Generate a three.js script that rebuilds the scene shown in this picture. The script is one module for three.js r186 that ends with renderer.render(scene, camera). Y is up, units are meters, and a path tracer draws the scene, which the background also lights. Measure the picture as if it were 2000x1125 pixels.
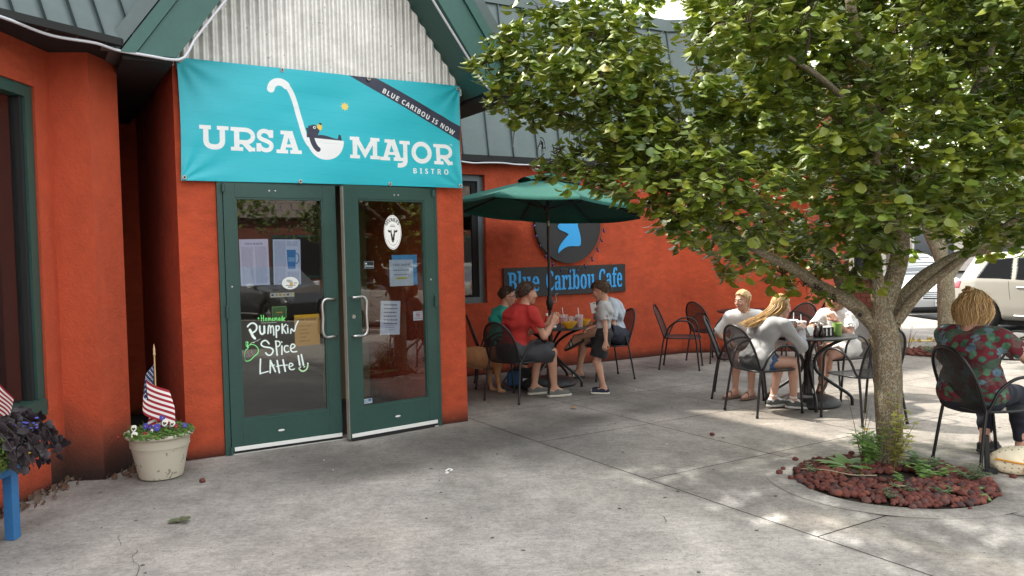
import * as THREE from 'three';
import { RoundedBoxGeometry } from 'three/addons/geometries/RoundedBoxGeometry.js';
import { mergeGeometries, mergeVertices } from 'three/addons/utils/BufferGeometryUtils.js';

// ---------------------------------------------------------------- camera, sky, sun, exposure
const scene = new THREE.Scene();
const camera = new THREE.PerspectiveCamera(39.66, 16 / 9, 0.05, 400);
camera.position.set(0, 1.55, 0);
camera.rotation.order = 'YXZ';
camera.rotation.set(-0.0388, 0, -0.022);

const renderer = new THREE.WebGLRenderer({ antialias: true });
renderer.toneMapping = THREE.LinearToneMapping;
renderer.toneMappingExposure = 3.1;
renderer.shadowMap.enabled = true;
renderer.shadowMap.type = THREE.PCFSoftShadowMap;

function rng(seed) { let a = seed >>> 0; return () => { a = (a + 0x6d2b79f5) | 0; let t = Math.imul(a ^ (a >>> 15), 1 | a); t = (t + Math.imul(t ^ (t >>> 7), 61 | t)) ^ t; return ((t ^ (t >>> 14)) >>> 0) / 4294967296; }; }
function hash3(x, y, z) { let h = Math.imul(x, 374761393) + Math.imul(y, 668265263) + Math.imul(z, 2147483647 ^ 0x5bd1e995); h = Math.imul(h ^ (h >>> 13), 1274126177); return ((h ^ (h >>> 16)) >>> 0) / 4294967296; }
function vnoise(x, y, z) {
  const xi = Math.floor(x), yi = Math.floor(y), zi = Math.floor(z); let u = x - xi, v = y - yi, w = z - zi;
  u = u * u * (3 - 2 * u); v = v * v * (3 - 2 * v); w = w * w * (3 - 2 * w);
  const L = (a, b, t) => a + (b - a) * t;
  return L(L(L(hash3(xi, yi, zi), hash3(xi + 1, yi, zi), u), L(hash3(xi, yi + 1, zi), hash3(xi + 1, yi + 1, zi), u), v),
    L(L(hash3(xi, yi, zi + 1), hash3(xi + 1, yi, zi + 1), u), L(hash3(xi, yi + 1, zi + 1), hash3(xi + 1, yi + 1, zi + 1), u), v), w);
}
const fbm = (x, y, z, o = 4) => { let s = 0, a = 0.5, n = 0; for (let i = 0; i < o; i++) { s += a * vnoise(x, y, z); n += a; a *= 0.5; x *= 2.03; y *= 2.03; z *= 2.03; } return s / n; };

const SUN = new THREE.Vector3(-0.80, 1.03, -0.33).normalize();
function skyTexture() {
  const W = 512, H = 256, d = new Float32Array(W * H * 4);
  for (let j = 0; j < H; j++) for (let i = 0; i < W; i++) {
    const el = ((j + 0.5) / H - 0.5) * Math.PI, az = ((i + 0.5) / W) * Math.PI * 2 - Math.PI;
    const x = Math.cos(el) * Math.cos(az), z = Math.cos(el) * Math.sin(az), y = Math.sin(el);
    const o = (j * W + i) * 4;
    if (y <= 0) { d[o] = 0.34; d[o + 1] = 0.33; d[o + 2] = 0.31; d[o + 3] = 1; continue; }
    const h = Math.pow(1 - y, 2.2);
    let r = 0.60 + 0.30 * h, g = 0.68 + 0.23 * h, b = 0.78 + 0.12 * h;
    const cx = x / (y + 0.25) * 1.3, cz = z / (y + 0.25) * 1.3;
    let c = fbm(cx + 7, cz + 3, 1.7, 5); c = Math.min(1, Math.max(0, (c - 0.36) * 3.6));
    const k = 0.88 * c, cl = 1.0;
    r = r * (1 - k) + cl * k; g = g * (1 - k) + cl * k; b = b * (1 - k) + cl * 0.96 * k;
    const s = Math.max(0, x * SUN.x + y * SUN.y + z * SUN.z), gl = 0.5 * Math.pow(s, 12);
    d[o] = r + gl; d[o + 1] = g + gl * 0.96; d[o + 2] = b + gl * 0.9; d[o + 3] = 1;
  }
  const t = new THREE.DataTexture(d, W, H, THREE.RGBAFormat, THREE.FloatType);
  t.mapping = THREE.EquirectangularReflectionMapping; t.magFilter = t.minFilter = THREE.LinearFilter; t.needsUpdate = true;
  return t;
}
scene.background = skyTexture();
scene.environment = scene.background;
const sun = new THREE.DirectionalLight(new THREE.Color(1, 0.93, 0.82), 3.1);
sun.position.copy(SUN).multiplyScalar(40).add(new THREE.Vector3(2, 0, -8));
sun.target.position.set(2, 0, -8);
sun.castShadow = true; sun.shadow.radius = 5; sun.shadow.mapSize.set(4096, 4096);
Object.assign(sun.shadow.camera, { left: -25, right: 25, top: 25, bottom: -25, near: 1, far: 100 });
scene.add(sun, sun.target);

// ---------------------------------------------------------------- helpers
const V = (x, y, z) => new THREE.Vector3(x, y, z);
const lin = (r, g, b) => new THREE.Color().setRGB(r, g, b);
const srgb = (r, g, b) => new THREE.Color().setRGB(r / 255, g / 255, b / 255, THREE.SRGBColorSpace);
const taken = {};
function numbered(n) { if (!(n in taken)) { taken[n] = 0; return n; } return n + '_' + String(++taken[n]).padStart(3, '0'); }
function tag(o, label, category, group) { o.userData.label = label; o.userData.category = category; if (group) o.userData.group = group; return o; }
function shade(o) { o.traverse((m) => { if (m.isMesh) { m.castShadow = true; m.receiveShadow = true; } }); return o; }
function mesh(name, geo, mat, parent) { const m = new THREE.Mesh(geo, mat); m.name = name; m.castShadow = m.receiveShadow = true; if (parent) parent.add(m); return m; }
function thing(name, label, category, pos = [0, 0, 0], turn = 0, group) { const g = new THREE.Group(); g.name = numbered(name); g.position.set(...pos); g.rotation.y = turn; scene.add(g); return tag(g, label, category, group); }
function single(name, geo, mat, label, category, pos, turn, group) { const m = mesh(numbered(name), geo, mat, scene); if (pos) m.position.set(...pos); if (turn) m.rotation.y = turn; return tag(m, label, category, group); }
function struct(name, geo, mat) { const m = mesh(numbered(name), geo, mat, scene); m.userData.kind = 'structure'; return m; }
function copyOf(o, label, pos, turn, group) { const c = o.clone(); c.name = numbered(o.name.replace(/_\d{3}$/, '')); scene.add(c); c.userData = { ...o.userData, label }; if (group) c.userData.group = group; if (pos) c.position.set(...pos); if (turn !== undefined) c.rotation.set(0, turn, 0); return c; }
const T = (g, x = 0, y = 0, z = 0, rx = 0, ry = 0, rz = 0, s = 1) => g.applyMatrix4(new THREE.Matrix4().compose(V(x, y, z), new THREE.Quaternion().setFromEuler(new THREE.Euler(rx, ry, rz)), Array.isArray(s) ? V(...s) : V(s, s, s)));
function box(w, h, d, x = 0, y = 0, z = 0, r = 0) { const g = r > 0 ? new RoundedBoxGeometry(w, h, d, 2, r) : new THREE.BoxGeometry(w, h, d); g.translate(x, y, z); return uvBox(g); }
// box-projected texture coordinates in metres
function uvBox(g) {
  if (!g.attributes.normal) g.computeVertexNormals();
  const p = g.attributes.position, n = g.attributes.normal, uv = new Float32Array(p.count * 2);
  for (let i = 0; i < p.count; i++) {
    const ax = Math.abs(n.getX(i)), ay = Math.abs(n.getY(i)), az = Math.abs(n.getZ(i));
    if (ay > ax && ay > az) { uv[2 * i] = p.getX(i); uv[2 * i + 1] = p.getZ(i); }
    else if (ax > az) { uv[2 * i] = p.getZ(i); uv[2 * i + 1] = p.getY(i); }
    else { uv[2 * i] = p.getX(i); uv[2 * i + 1] = p.getY(i); }
  }
  g.setAttribute('uv', new THREE.BufferAttribute(uv, 2)); return g;
}
function merge(list) {
  const keep = ['position', 'normal', 'uv', 'color'], all = keep.filter((k) => list.every((g) => g.attributes[k]));
  const out = list.map((g) => { const h = g.index ? g.toNonIndexed() : g.clone(); for (const k of Object.keys(h.attributes)) if (!all.includes(k)) h.deleteAttribute(k); return h; });
  return mergeGeometries(out);
}
function tint(g, c) { const n = g.attributes.position.count, a = new Float32Array(n * 3); for (let i = 0; i < n; i++) { a[3 * i] = c.r; a[3 * i + 1] = c.g; a[3 * i + 2] = c.b; } g.setAttribute('color', new THREE.BufferAttribute(a, 3)); return g; }
function tube(pts, r, seg = 24, rad = 8, closed = false) {
  const c = new THREE.CatmullRomCurve3(pts.map((p) => Array.isArray(p) ? V(...p) : p), closed, 'centripetal');
  const g = new THREE.TubeGeometry(c, seg, 1, rad, closed);
  // radius may change along the tube
  const f = typeof r === 'function' ? r : () => r, P = g.attributes.position, N = g.attributes.normal;
  const q = V(0, 0, 0);
  for (let i = 0; i <= seg; i++) { const t = i / seg, rr = f(t); c.getPointAt(Math.min(1, t), q); for (let j = 0; j <= rad; j++) { const k = i * (rad + 1) + j; P.setXYZ(k, q.x + N.getX(k) * rr, q.y + N.getY(k) * rr, q.z + N.getZ(k) * rr); } }
  return g;
}
function quad(a, b, c, d, uvs) { const g = new THREE.BufferGeometry(); g.setAttribute('position', new THREE.Float32BufferAttribute([...a, ...b, ...c, ...d], 3)); g.setAttribute('uv', new THREE.Float32BufferAttribute(uvs || [0, 0, 1, 0, 1, 1, 0, 1], 2)); g.setIndex([0, 1, 2, 0, 2, 3]); g.computeVertexNormals(); return g; }
function slabShape(pts, depth, holes = [], bevel = 0) { // outline in x,y extruded along z
  const s = new THREE.Shape(pts.map((p) => new THREE.Vector2(p[0], p[1])));
  for (const h of holes) s.holes.push(new THREE.Path(h.map((p) => new THREE.Vector2(p[0], p[1]))));
  return new THREE.ExtrudeGeometry(s, { depth, bevelEnabled: bevel > 0, bevelSize: bevel, bevelThickness: bevel, bevelSegments: 1, curveSegments: 24 });
}
function lathe(pts, seg = 40) { return new THREE.LatheGeometry(pts.map((p) => new THREE.Vector2(p[0], p[1])), seg); }
function jitter(g, amp, freq, seed = 0) { const p = g.attributes.position; for (let i = 0; i < p.count; i++) { const x = p.getX(i), y = p.getY(i), z = p.getZ(i); p.setXYZ(i, x + (fbm(x * freq + seed, y * freq, z * freq, 2) - 0.5) * amp, y + (fbm(x * freq, y * freq + seed + 9, z * freq, 2) - 0.5) * amp, z + (fbm(x * freq, y * freq, z * freq + seed + 17, 2) - 0.5) * amp); } g.computeVertexNormals(); return g; }

// ---------------------------------------------------------------- computed textures
function noiseMap(N, fn, colour = true) { // fn(u, v) -> [r, g, b] 0..1 (sRGB) or a height
  const d = new Uint8Array(N * N * 4);
  for (let j = 0; j < N; j++) for (let i = 0; i < N; i++) { const c = fn(i / N, j / N), o = (j * N + i) * 4; const k = typeof c === 'number' ? [c, c, c] : c; for (let q = 0; q < 3; q++) d[o + q] = Math.max(0, Math.min(255, k[q] * 255)); d[o + 3] = 255; }
  const t = new THREE.DataTexture(d, N, N, THREE.RGBAFormat, THREE.UnsignedByteType);
  t.wrapS = t.wrapT = THREE.RepeatWrapping; t.magFilter = THREE.LinearFilter; t.minFilter = THREE.LinearMipmapLinearFilter; t.generateMipmaps = true;
  if (colour) t.colorSpace = THREE.SRGBColorSpace; t.needsUpdate = true; return t;
}
// tileable fractal noise: wraps with the given whole period
function tnoise(u, v, per, oct, seed) {
  let s = 0, a = 0.5, n = 0, f = per;
  for (let o = 0; o < oct; o++) {
    const x = u * f, y = v * f, xi = Math.floor(x), yi = Math.floor(y); let p = x - xi, q = y - yi; p = p * p * (3 - 2 * p); q = q * q * (3 - 2 * q);
    const m = (k) => ((k % f) + f) % f, h = (i, j) => hash3(m(i), m(j), seed + o * 31);
    const A = h(xi, yi), B = h(xi + 1, yi), C = h(xi, yi + 1), D = h(xi + 1, yi + 1);
    s += a * (A + (B - A) * p + (C - A) * q + (A - B - C + D) * p * q); n += a; a *= 0.55; f *= 2;
  }
  return s / n;
}
function rep(t, x, y = x) { const c = t.clone(); c.repeat.set(x, y); c.needsUpdate = true; return c; }
const TX = {};
TX.concrete = noiseMap(1024, (u, v) => { const a = tnoise(u, v, 5, 6, 11), b = tnoise(u, v, 90, 3, 5), c = tnoise(u, v, 24, 4, 7); const e = tnoise(u, v, 220, 2, 9), br = tnoise(u * 0.9999, (v * 6) % 1, 18, 4, 13); let k = 0.80 + 0.26 * (a - 0.5) + 0.20 * (b - 0.5) + 0.12 * (c - 0.5) + 0.12 * (br - 0.5); if (e > 0.80) k *= 0.66; if (e < 0.17) k *= 1.14; if (b > 0.78) k *= 0.84; return [k, k * 0.985, k * 0.965]; });
TX.concreteBump = noiseMap(512, (u, v) => 0.6 * tnoise(u, v, 40, 4, 21) + 0.4 * tnoise(u, v, 9, 4, 22), false);
TX.stuccoBump = noiseMap(512, (u, v) => { const a = tnoise(u, v, 14, 5, 31), b = tnoise(u, v, 60, 3, 32); return 0.62 * a + 0.38 * b; }, false);
TX.stucco = noiseMap(1024, (u, v) => { const a = tnoise(u, v, 3, 5, 41), b = tnoise(u, v, 70, 3, 42), c = tnoise(u, v, 16, 4, 45); const k = 0.90 + 0.16 * (a - 0.5) + 0.12 * (b - 0.5) + 0.10 * (c - 0.5); const chip = c > 0.76 && b > 0.6 ? 0.10 : 0; return [k + chip, k * (0.97 + 0.06 * (a - 0.5)) + chip, k * 0.96 + chip]; });
TX.paintDirt = noiseMap(512, (u, v) => { const a = tnoise(u, v, 4, 5, 51), b = tnoise(u, v, 50, 3, 52); const k = 0.92 + 0.14 * (a - 0.5) + 0.06 * (b - 0.5); return [k, k, k * 0.99]; });
TX.galv = noiseMap(512, (u, v) => { const a = tnoise(u, v * 0.999, 6, 5, 61), b = tnoise(u, v, 40, 4, 62); let k = 0.9 + 0.16 * (a - 0.5) + 0.12 * (b - 0.5); if (b > 0.80) k *= 0.8; return [k, k * 0.99, k * 0.975]; });
TX.bark = noiseMap(512, (u, v) => { const a = tnoise(u, v, 7, 5, 71), b = tnoise(u, v, 34, 4, 72), c = tnoise(u, v, 13, 5, 73); const q = Math.max(0, Math.min(1, (c - 0.42) * 6)), r = Math.max(0, Math.min(1, (b - 0.40) * 5)); let k = 0.47 + 0.13 * q * r + 0.12 * r + 0.14 * (a - 0.5); return [k * (1.06 - 0.04 * q), k * (0.97 + 0.02 * q), k * (0.82 + 0.08 * q)]; });
TX.barkBump = noiseMap(512, (u, v) => { const b = tnoise(u, v, 34, 4, 72), c = tnoise(u, v, 13, 5, 73); return 0.5 * b + 0.5 * c; }, false);
TX.weave = noiseMap(128, (u, v) => 0.5 + 0.25 * Math.sin(u * Math.PI * 64) + 0.25 * Math.sin(v * Math.PI * 64), false);
TX.cloth = noiseMap(256, (u, v) => { const k = 0.9 + 0.2 * (tnoise(u, v, 60, 2, 81) - 0.5) + 0.12 * (tnoise(u, v, 6, 4, 82) - 0.5); return [k, k, k]; });
TX.hole = (() => { // fine expanded-metal mesh of the chairs: white = metal, black = hole
  const N = 64; return noiseMap(N, (u, v) => { const h = (a, b) => { const x = a - Math.round(a), y = b - Math.round(b); return Math.hypot(x * 1.0, y * 1.0); }; const d = Math.min(h(u * 2, v * 2), h(u * 2 + 0.5, v * 2 + 0.5)); return d < 0.20 ? 0 : 1; }, false); })();
TX.asphalt = noiseMap(512, (u, v) => { const k = 0.8 + 0.5 * (tnoise(u, v, 120, 2, 91) - 0.5) + 0.2 * (tnoise(u, v, 6, 4, 92) - 0.5); return [k, k, k]; });
function canvasTex(w, h, draw) { const c = document.createElement('canvas'); c.width = w; c.height = h; const x = c.getContext('2d'); draw(x, w, h); const t = new THREE.CanvasTexture(c); t.colorSpace = THREE.SRGBColorSpace; t.magFilter = THREE.LinearFilter; t.anisotropy = 8; return t; }

const std = (o) => new THREE.MeshStandardMaterial(o), phys = (o) => new THREE.MeshPhysicalMaterial(o);
const M = {
  stucco: std({ color: lin(0.50, 0.088, 0.034), map: rep(TX.stucco, 0.5), bumpMap: rep(TX.stuccoBump, 1.4), bumpScale: 0.007, roughness: 0.86 }),
  green: std({ color: lin(0.030, 0.085, 0.072), map: rep(TX.paintDirt, 0.9), bumpMap: rep(TX.stuccoBump, 2), bumpScale: 0.0008, roughness: 0.42 }),
  greenTrim: std({ color: lin(0.040, 0.125, 0.108), map: rep(TX.paintDirt, 0.7), bumpMap: rep(TX.stuccoBump, 1.2), bumpScale: 0.0015, roughness: 0.5 }),
  seam: std({ color: lin(0.112, 0.148, 0.148), map: rep(TX.paintDirt, 0.6), roughness: 0.42, metalness: 0.15 }),
  seamDark: std({ color: lin(0.075, 0.105, 0.108), map: rep(TX.paintDirt, 0.6), roughness: 0.45 }),
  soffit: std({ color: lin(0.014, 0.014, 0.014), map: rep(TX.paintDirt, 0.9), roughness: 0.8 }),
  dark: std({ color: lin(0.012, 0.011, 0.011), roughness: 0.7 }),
  galv: std({ color: lin(0.93, 0.925, 0.91), map: rep(TX.galv, 0.8), roughness: 0.4, metalness: 0.2 }),
  steel: std({ color: lin(0.55, 0.55, 0.54), roughness: 0.28, metalness: 1 }),
  alu: std({ color: lin(0.60, 0.60, 0.58), map: rep(TX.galv, 1), roughness: 0.4, metalness: 0.4 }),
  rubber: std({ color: lin(0.012, 0.012, 0.012), roughness: 0.9 }),
  whiteP: std({ color: lin(0.78, 0.78, 0.76), roughness: 0.6 }),
  whitePlastic: std({ color: lin(0.75, 0.76, 0.78), roughness: 0.4 }),
  glass: phys({ color: lin(1, 1, 1), roughness: 0.012, transmission: 1, thickness: 0, ior: 1.64, specularIntensity: 1 }),
  concrete: std({ color: lin(0.57, 0.535, 0.50), map: TX.concrete, bumpMap: rep(TX.concreteBump, 1.5), bumpScale: 0.002, roughness: 0.88, vertexColors: true }),
  pave: std({ color: lin(0.46, 0.43, 0.39), map: rep(TX.concrete, 0.4), bumpMap: TX.concreteBump, bumpScale: 0.003, roughness: 0.9 }),
  asphalt: std({ color: lin(0.085, 0.085, 0.088), map: TX.asphalt, roughness: 0.9 }),
  soil: std({ color: lin(0.075, 0.05, 0.036), map: TX.asphalt, bumpMap: TX.concreteBump, bumpScale: 0.02, roughness: 1 }),
  blackMetal: std({ color: lin(0.014, 0.014, 0.015), roughness: 0.36, metalness: 0.2 }),
  meshMetal: std({ color: lin(0.016, 0.016, 0.018), roughness: 0.5, alphaMap: rep(TX.hole, 62, 62), transparent: true, side: THREE.DoubleSide }),
  bark: std({ color: lin(0.86, 0.81, 0.73), map: rep(TX.bark, 2, 1.6), bumpMap: rep(TX.barkBump, 2, 1.6), bumpScale: 0.014, roughness: 0.95 }),
  twig: std({ color: lin(0.13, 0.085, 0.06), map: rep(TX.bark, 1, 1), roughness: 0.9 }),
};
M.glass.side = THREE.DoubleSide;
// ---------------------------------------------------------------- ground, patio slabs, street
const O = V(-2.342, 0, -6.387), TH = 0.5462, cu = Math.cos(TH), su = Math.sin(TH); // entrance front: origin at the left door post, turned to the right
const toL = (x, z) => [(x - O.x) * cu - (z - O.z) * su, (x - O.x) * su + (z - O.z) * cu];
const toW = (u, n) => [O.x + u * cu + n * su, O.z - u * su + n * cu];
{
  const g = new THREE.PlaneGeometry(700, 700); g.rotateX(-Math.PI / 2); g.translate(0, -0.30, 0); uvBox(g);
  g.translate(0, -0.1, 0); struct('ground', g, std({ color: lin(0.22, 0.215, 0.20), map: TX.asphalt, roughness: 0.95 }));
  const st = new THREE.BoxGeometry(26, 0.1, 240); st.translate(22, -0.28, -20); uvBox(st); struct('street', st, M.asphalt);
  const k = new THREE.BoxGeometry(0.16, 0.3, 240); k.translate(8.98, -0.155, -20); uvBox(k); struct('street_kerb', k, M.pave);
  const w = new THREE.BoxGeometry(12, 0.14, 60); w.translate(2.9, -0.075, -43.3); uvBox(w); struct('sidewalk', w, M.pave);
  const y = new THREE.PlaneGeometry(3.2, 0.2, 32, 2); y.rotateX(-Math.PI / 2); y.translate(7.0, 0.006, -13.28); uvBox(y);
  struct('painted_line', y, std({ color: lin(0.62, 0.47, 0.13), map: noiseMap(128, (u, v) => { const q = tnoise(u, v, 9, 4, 3); return q > 0.5 ? [0.72, 0.66, 0.55] : [1, 1, 1]; }), roughness: 0.9 }));
}
const BED = { x: 2.52, z: -5.31, r: 0.62 }, BED2 = { x: 6.3, z: -11.75, r: 0.62 };
function stainAt(x, z) { // worn and dirty patches of the concrete
  const [u, n] = toL(x, z);
  let k = 0.81 + 0.44 * (fbm(u * 0.55 + 3, n * 0.55, 2, 4) - 0.5) + 0.22 * (fbm(u * 2.6, n * 2.6, 8, 3) - 0.5);
  const blob = (bu, bn, ru, rn, a) => { const d = Math.hypot((u - bu) / ru, (n - bn) / rn) + 0.9 * (fbm(u * 1.7, n * 1.7, 5, 3) - 0.5); if (d < 1) k *= 1 - a * (1 - d * d); };
  blob(1.7, 0.75, 2.1, 0.85, 0.50); blob(2.6, 0.9, 1.1, 1.3, 0.34); blob(4.2, -1.1, 2.9, 2.2, 0.44); blob(6.0, 0.2, 3.0, 2.6, 0.26); blob(2.9, 2.7, 0.8, 1.0, 0.16); blob(4.2, 3.3, 1.0, 0.9, 0.22); blob(-0.6, 0.5, 0.7, 0.35, 0.30); blob(0.9, 2.3, 0.5, 0.3, 0.12); blob(3.2, 4.4, 1.4, 0.8, 0.14);
  if (u < 2.25) { const b = Math.max(0, Math.min(1, (n - 1.0) / 1.2)); k *= 1 + 0.30 * b; }
  if (n > -0.02 && n < 0.12 && u < 2.2) k *= 1.15;
  const scuff = (du, w) => { const q = fbm(u * 9, n * 9, 6, 4); if (q > 0.52) k *= 1 + 1.5 * (q - 0.52) * Math.max(0, 1 - Math.abs(du) / w) * 3; };
  if (n > 1.6 && n < 4.2) scuff(u - 2.36, 0.14); if (u > 2.2 && u < 4) scuff(n - 2.36, 0.16); if (u > 2.2 && u < 4.6 && n > 2.4 && n < 5.5) scuff(0, 1e9 * 0 + 9);
  const warm = fbm(u * 0.8 + 20, n * 0.8, 4, 3);
  return [k * (1 + 0.05 * (warm - 0.45)), k * 0.995, k * (0.985 - 0.08 * (warm - 0.5))];
}
const patio = new THREE.Group(); patio.name = 'patio'; patio.userData.kind = 'structure'; scene.add(patio);
{
  const jb = new THREE.BoxGeometry(24, 0.04, 24); jb.rotateY(TH); jb.translate(1.5, -0.0325, -4); const keep = uvBox(jb);
  const filler = mesh('joint_filler', keep, std({ color: lin(0.10, 0.092, 0.082), map: TX.asphalt, roughness: 1 }), patio);
  filler.position.y = -0.006;
  const us = [-5.2, 2.3, 3.52, 4.74, 5.96, 7.18, 8.4, 9.62, 10.9, 12.6], ns = [-4.0, -2.56, -1.62, -0.26, 1.1, 2.48, 3.86, 5.24, 6.6, 8.0];
  const slabs = [[-5.2, 2.3, -0.2, 8.0]];
  for (let i = 1; i < us.length - 1; i++) for (let j = 0; j < ns.length - 1; j++) slabs.push([us[i], us[i + 1], ns[j], ns[j + 1]]);
  for (const [u0, u1, n0, n1] of slabs) {
    const c = toW((u0 + u1) / 2, (n0 + n1) / 2);
    if (u0 > 0 && (c[1] > 2.5 || c[0] > 9 || c[1] < -14.5)) continue;
    const gap = 0.0045, W = u1 - u0 - 2 * gap, D = n1 - n0 - 2 * gap, nx = Math.ceil(W / 0.085), nz = Math.ceil(D / 0.085);
    const P = [], UV = [], C = [], I = [];
    for (let j = 0; j <= nz; j++) for (let i = 0; i <= nx; i++) {
      const u = u0 + gap + W * i / nx, n = n0 + gap + D * j / nz, [x, z] = toW(u, n), ed = (i === 0 || j === 0 || i === nx || j === nz) ? -0.005 : 0;
      P.push(x, ed + 0.003 * (fbm(x * 1.1, z * 1.1, 3, 2) - 0.5), z); UV.push(x * 0.62, z * 0.62); C.push(...stainAt(x, z));
    }
    const hole = (i, j) => { const u = u0 + gap + W * (i + 0.5) / nx, n = n0 + gap + D * (j + 0.5) / nz, [x, z] = toW(u, n); return Math.hypot(x - BED.x, z - BED.z) < BED.r + 0.06 || Math.hypot(x - BED2.x, z - BED2.z) < 0.6; };
    for (let j = 0; j < nz; j++) for (let i = 0; i < nx; i++) { if (hole(i, j)) continue; const a = j * (nx + 1) + i; I.push(a, a + nx + 1, a + 1, a + 1, a + nx + 1, a + nx + 2); }
    const g = new THREE.BufferGeometry(); g.setAttribute('position', new THREE.Float32BufferAttribute(P, 3)); g.setAttribute('uv', new THREE.Float32BufferAttribute(UV, 2)); g.setAttribute('color', new THREE.Float32BufferAttribute(C, 3)); g.setIndex(I); g.computeVertexNormals();
    mesh('slab', g, M.concrete, patio);
  }
  const R = rng(5), P = [], UV = [], C = [], I = [], n = 96; // concrete collar cast round the planting hole
  for (let k = 0; k < 4; k++) for (let i = 0; i <= n; i++) { const a = i / n * Math.PI * 2, w = 0.03 * (fbm(Math.cos(a) * 3, Math.sin(a) * 3, 1, 3) - 0.5); const r = [BED.r + w, BED.r + 0.012 + w, BED.r + 0.10, BED.r + 0.19 + 0.5 * w][k], y = [-0.05, 0.003, 0.005, 0.0022][k]; const x = BED.x + r * Math.cos(a), z = BED.z + r * Math.sin(a); P.push(x, y, z); UV.push(x * 0.62 + 0.3, z * 0.62); const s = stainAt(x, z).map((q) => q * (k === 3 ? 1.04 : 1.0)); C.push(...s); }
  for (let k = 0; k < 3; k++) for (let i = 0; i < n; i++) { const a = k * (n + 1) + i; I.push(a, a + 1, a + n + 1, a + 1, a + n + 2, a + n + 1); }
  const g = new THREE.BufferGeometry(); g.setAttribute('position', new THREE.Float32BufferAttribute(P, 3)); g.setAttribute('uv', new THREE.Float32BufferAttribute(UV, 2)); g.setAttribute('color', new THREE.Float32BufferAttribute(C, 3)); g.setIndex(I); g.computeVertexNormals();
  mesh('concrete_collar', g, M.concrete, patio);
  for (const pts of [[[-2.30, -4.55], [-2.2, -4.38], [-2.06, -4.28], [-2.04, -4.16], [-1.96, -4.06], [-1.9, -3.9]], [[-1.55, -5.25], [-1.45, -5.18], [-1.3, -5.2], [-1.18, -5.13]], [[0.62, -4.9], [0.7, -4.75], [0.84, -4.7], [0.86, -4.55]]]) { const c = new THREE.CatmullRomCurve3(pts.map((p) => V(p[0], 0.0032, p[1]))), Q = [], J = []; for (let i = 0; i <= 60; i++) { const p = c.getPointAt(i / 60), w = 0.0012 + 0.002 * vnoise(i * 0.7, 3, pts[0][0]), o = 0.02 * (vnoise(i * 0.45, 7, 1) - 0.5); Q.push(p.x - w + o, p.y, p.z, p.x + w + o, p.y, p.z + w); if (i) { const a = 2 * i - 2; J.push(a, a + 2, a + 1, a + 1, a + 2, a + 3); } } const k = new THREE.BufferGeometry(); k.setAttribute('position', new THREE.Float32BufferAttribute(Q, 3)); k.setIndex(J); k.computeVertexNormals(); mesh('crack', k, std({ color: lin(0.09, 0.08, 0.07), roughness: 1, side: THREE.DoubleSide }), patio); }
}

// ---------------------------------------------------------------- the bistro building
const B = thing('bistro_building', 'red stucco bistro with green gabled entrance and grey seamed metal mansard roof', 'building', [O.x, 0, O.z], TH);
TX.wall = noiseMap(1024, (u, v) => { // 8 m wide, 4 m high: faint blotches everywhere, splash dirt near the foot of the wall
  const a = tnoise(u, v, 6, 5, 141), b = tnoise(u, v, 90, 3, 142), c = tnoise(u, v, 28, 4, 145), y = v * 4;
  const st = tnoise(u, (v * 0.2) % 1, 70, 3, 148); let k = 0.92 + 0.20 * (a - 0.5) + 0.14 * (b - 0.5) + 0.10 * (c - 0.5) + 0.09 * (st - 0.5);
  const f = Math.max(0, 1 - y / (0.10 + 0.55 * a * a)); k *= 1 - 0.62 * f * f; const g = 0.35 * f;
  const chip = b > 0.78 && c > 0.62 ? 0.12 : 0;
  return [k + chip, k * (1 + g * 0.3) + chip, k * (1 + g * 0.5) + chip];
});
const wallMap = TX.wall.clone(); wallMap.repeat.set(1 / 8, 1 / 4); wallMap.needsUpdate = true;
M.wall = std({ color: lin(0.53, 0.078, 0.027), map: wallMap, bumpMap: rep(TX.stuccoBump, 1.3), bumpScale: 0.010, roughness: 0.92 });
const dirtMap = noiseMap(512, (u, v) => { const a = tnoise(u, v, 3, 5, 151), b = tnoise(u, v, 40, 3, 152), y = v * 4; let k = 0.92 + 0.12 * (a - 0.5) + 0.1 * (b - 0.5); const f = Math.max(0, 1 - y / (0.16 + 0.62 * a)); k *= 1 - 0.8 * f; return [k, k * (1 + 0.5 * f), k * (1 + 0.9 * f)]; }); dirtMap.repeat.set(0.5, 0.25);
M.wallDirty = std({ color: M.wall.color, map: dirtMap, bumpMap: rep(TX.stuccoBump, 1.3), bumpScale: 0.008, roughness: 0.85 });
function planPrism(pts, y0, y1, bevel = 0) { // outline in local (u, n)
  const g = slabShape(pts.map((p) => [p[0], -p[1]]), y1 - y0); g.rotateX(-Math.PI / 2); g.translate(0, y0, 0); return uvBox(g.toNonIndexed ? g : g);
}
const wl = (pts) => pts.map((p) => toL(p[0], p[1]));
const part = (n, g, m, p = B) => mesh(n, g, m, p);

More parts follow.
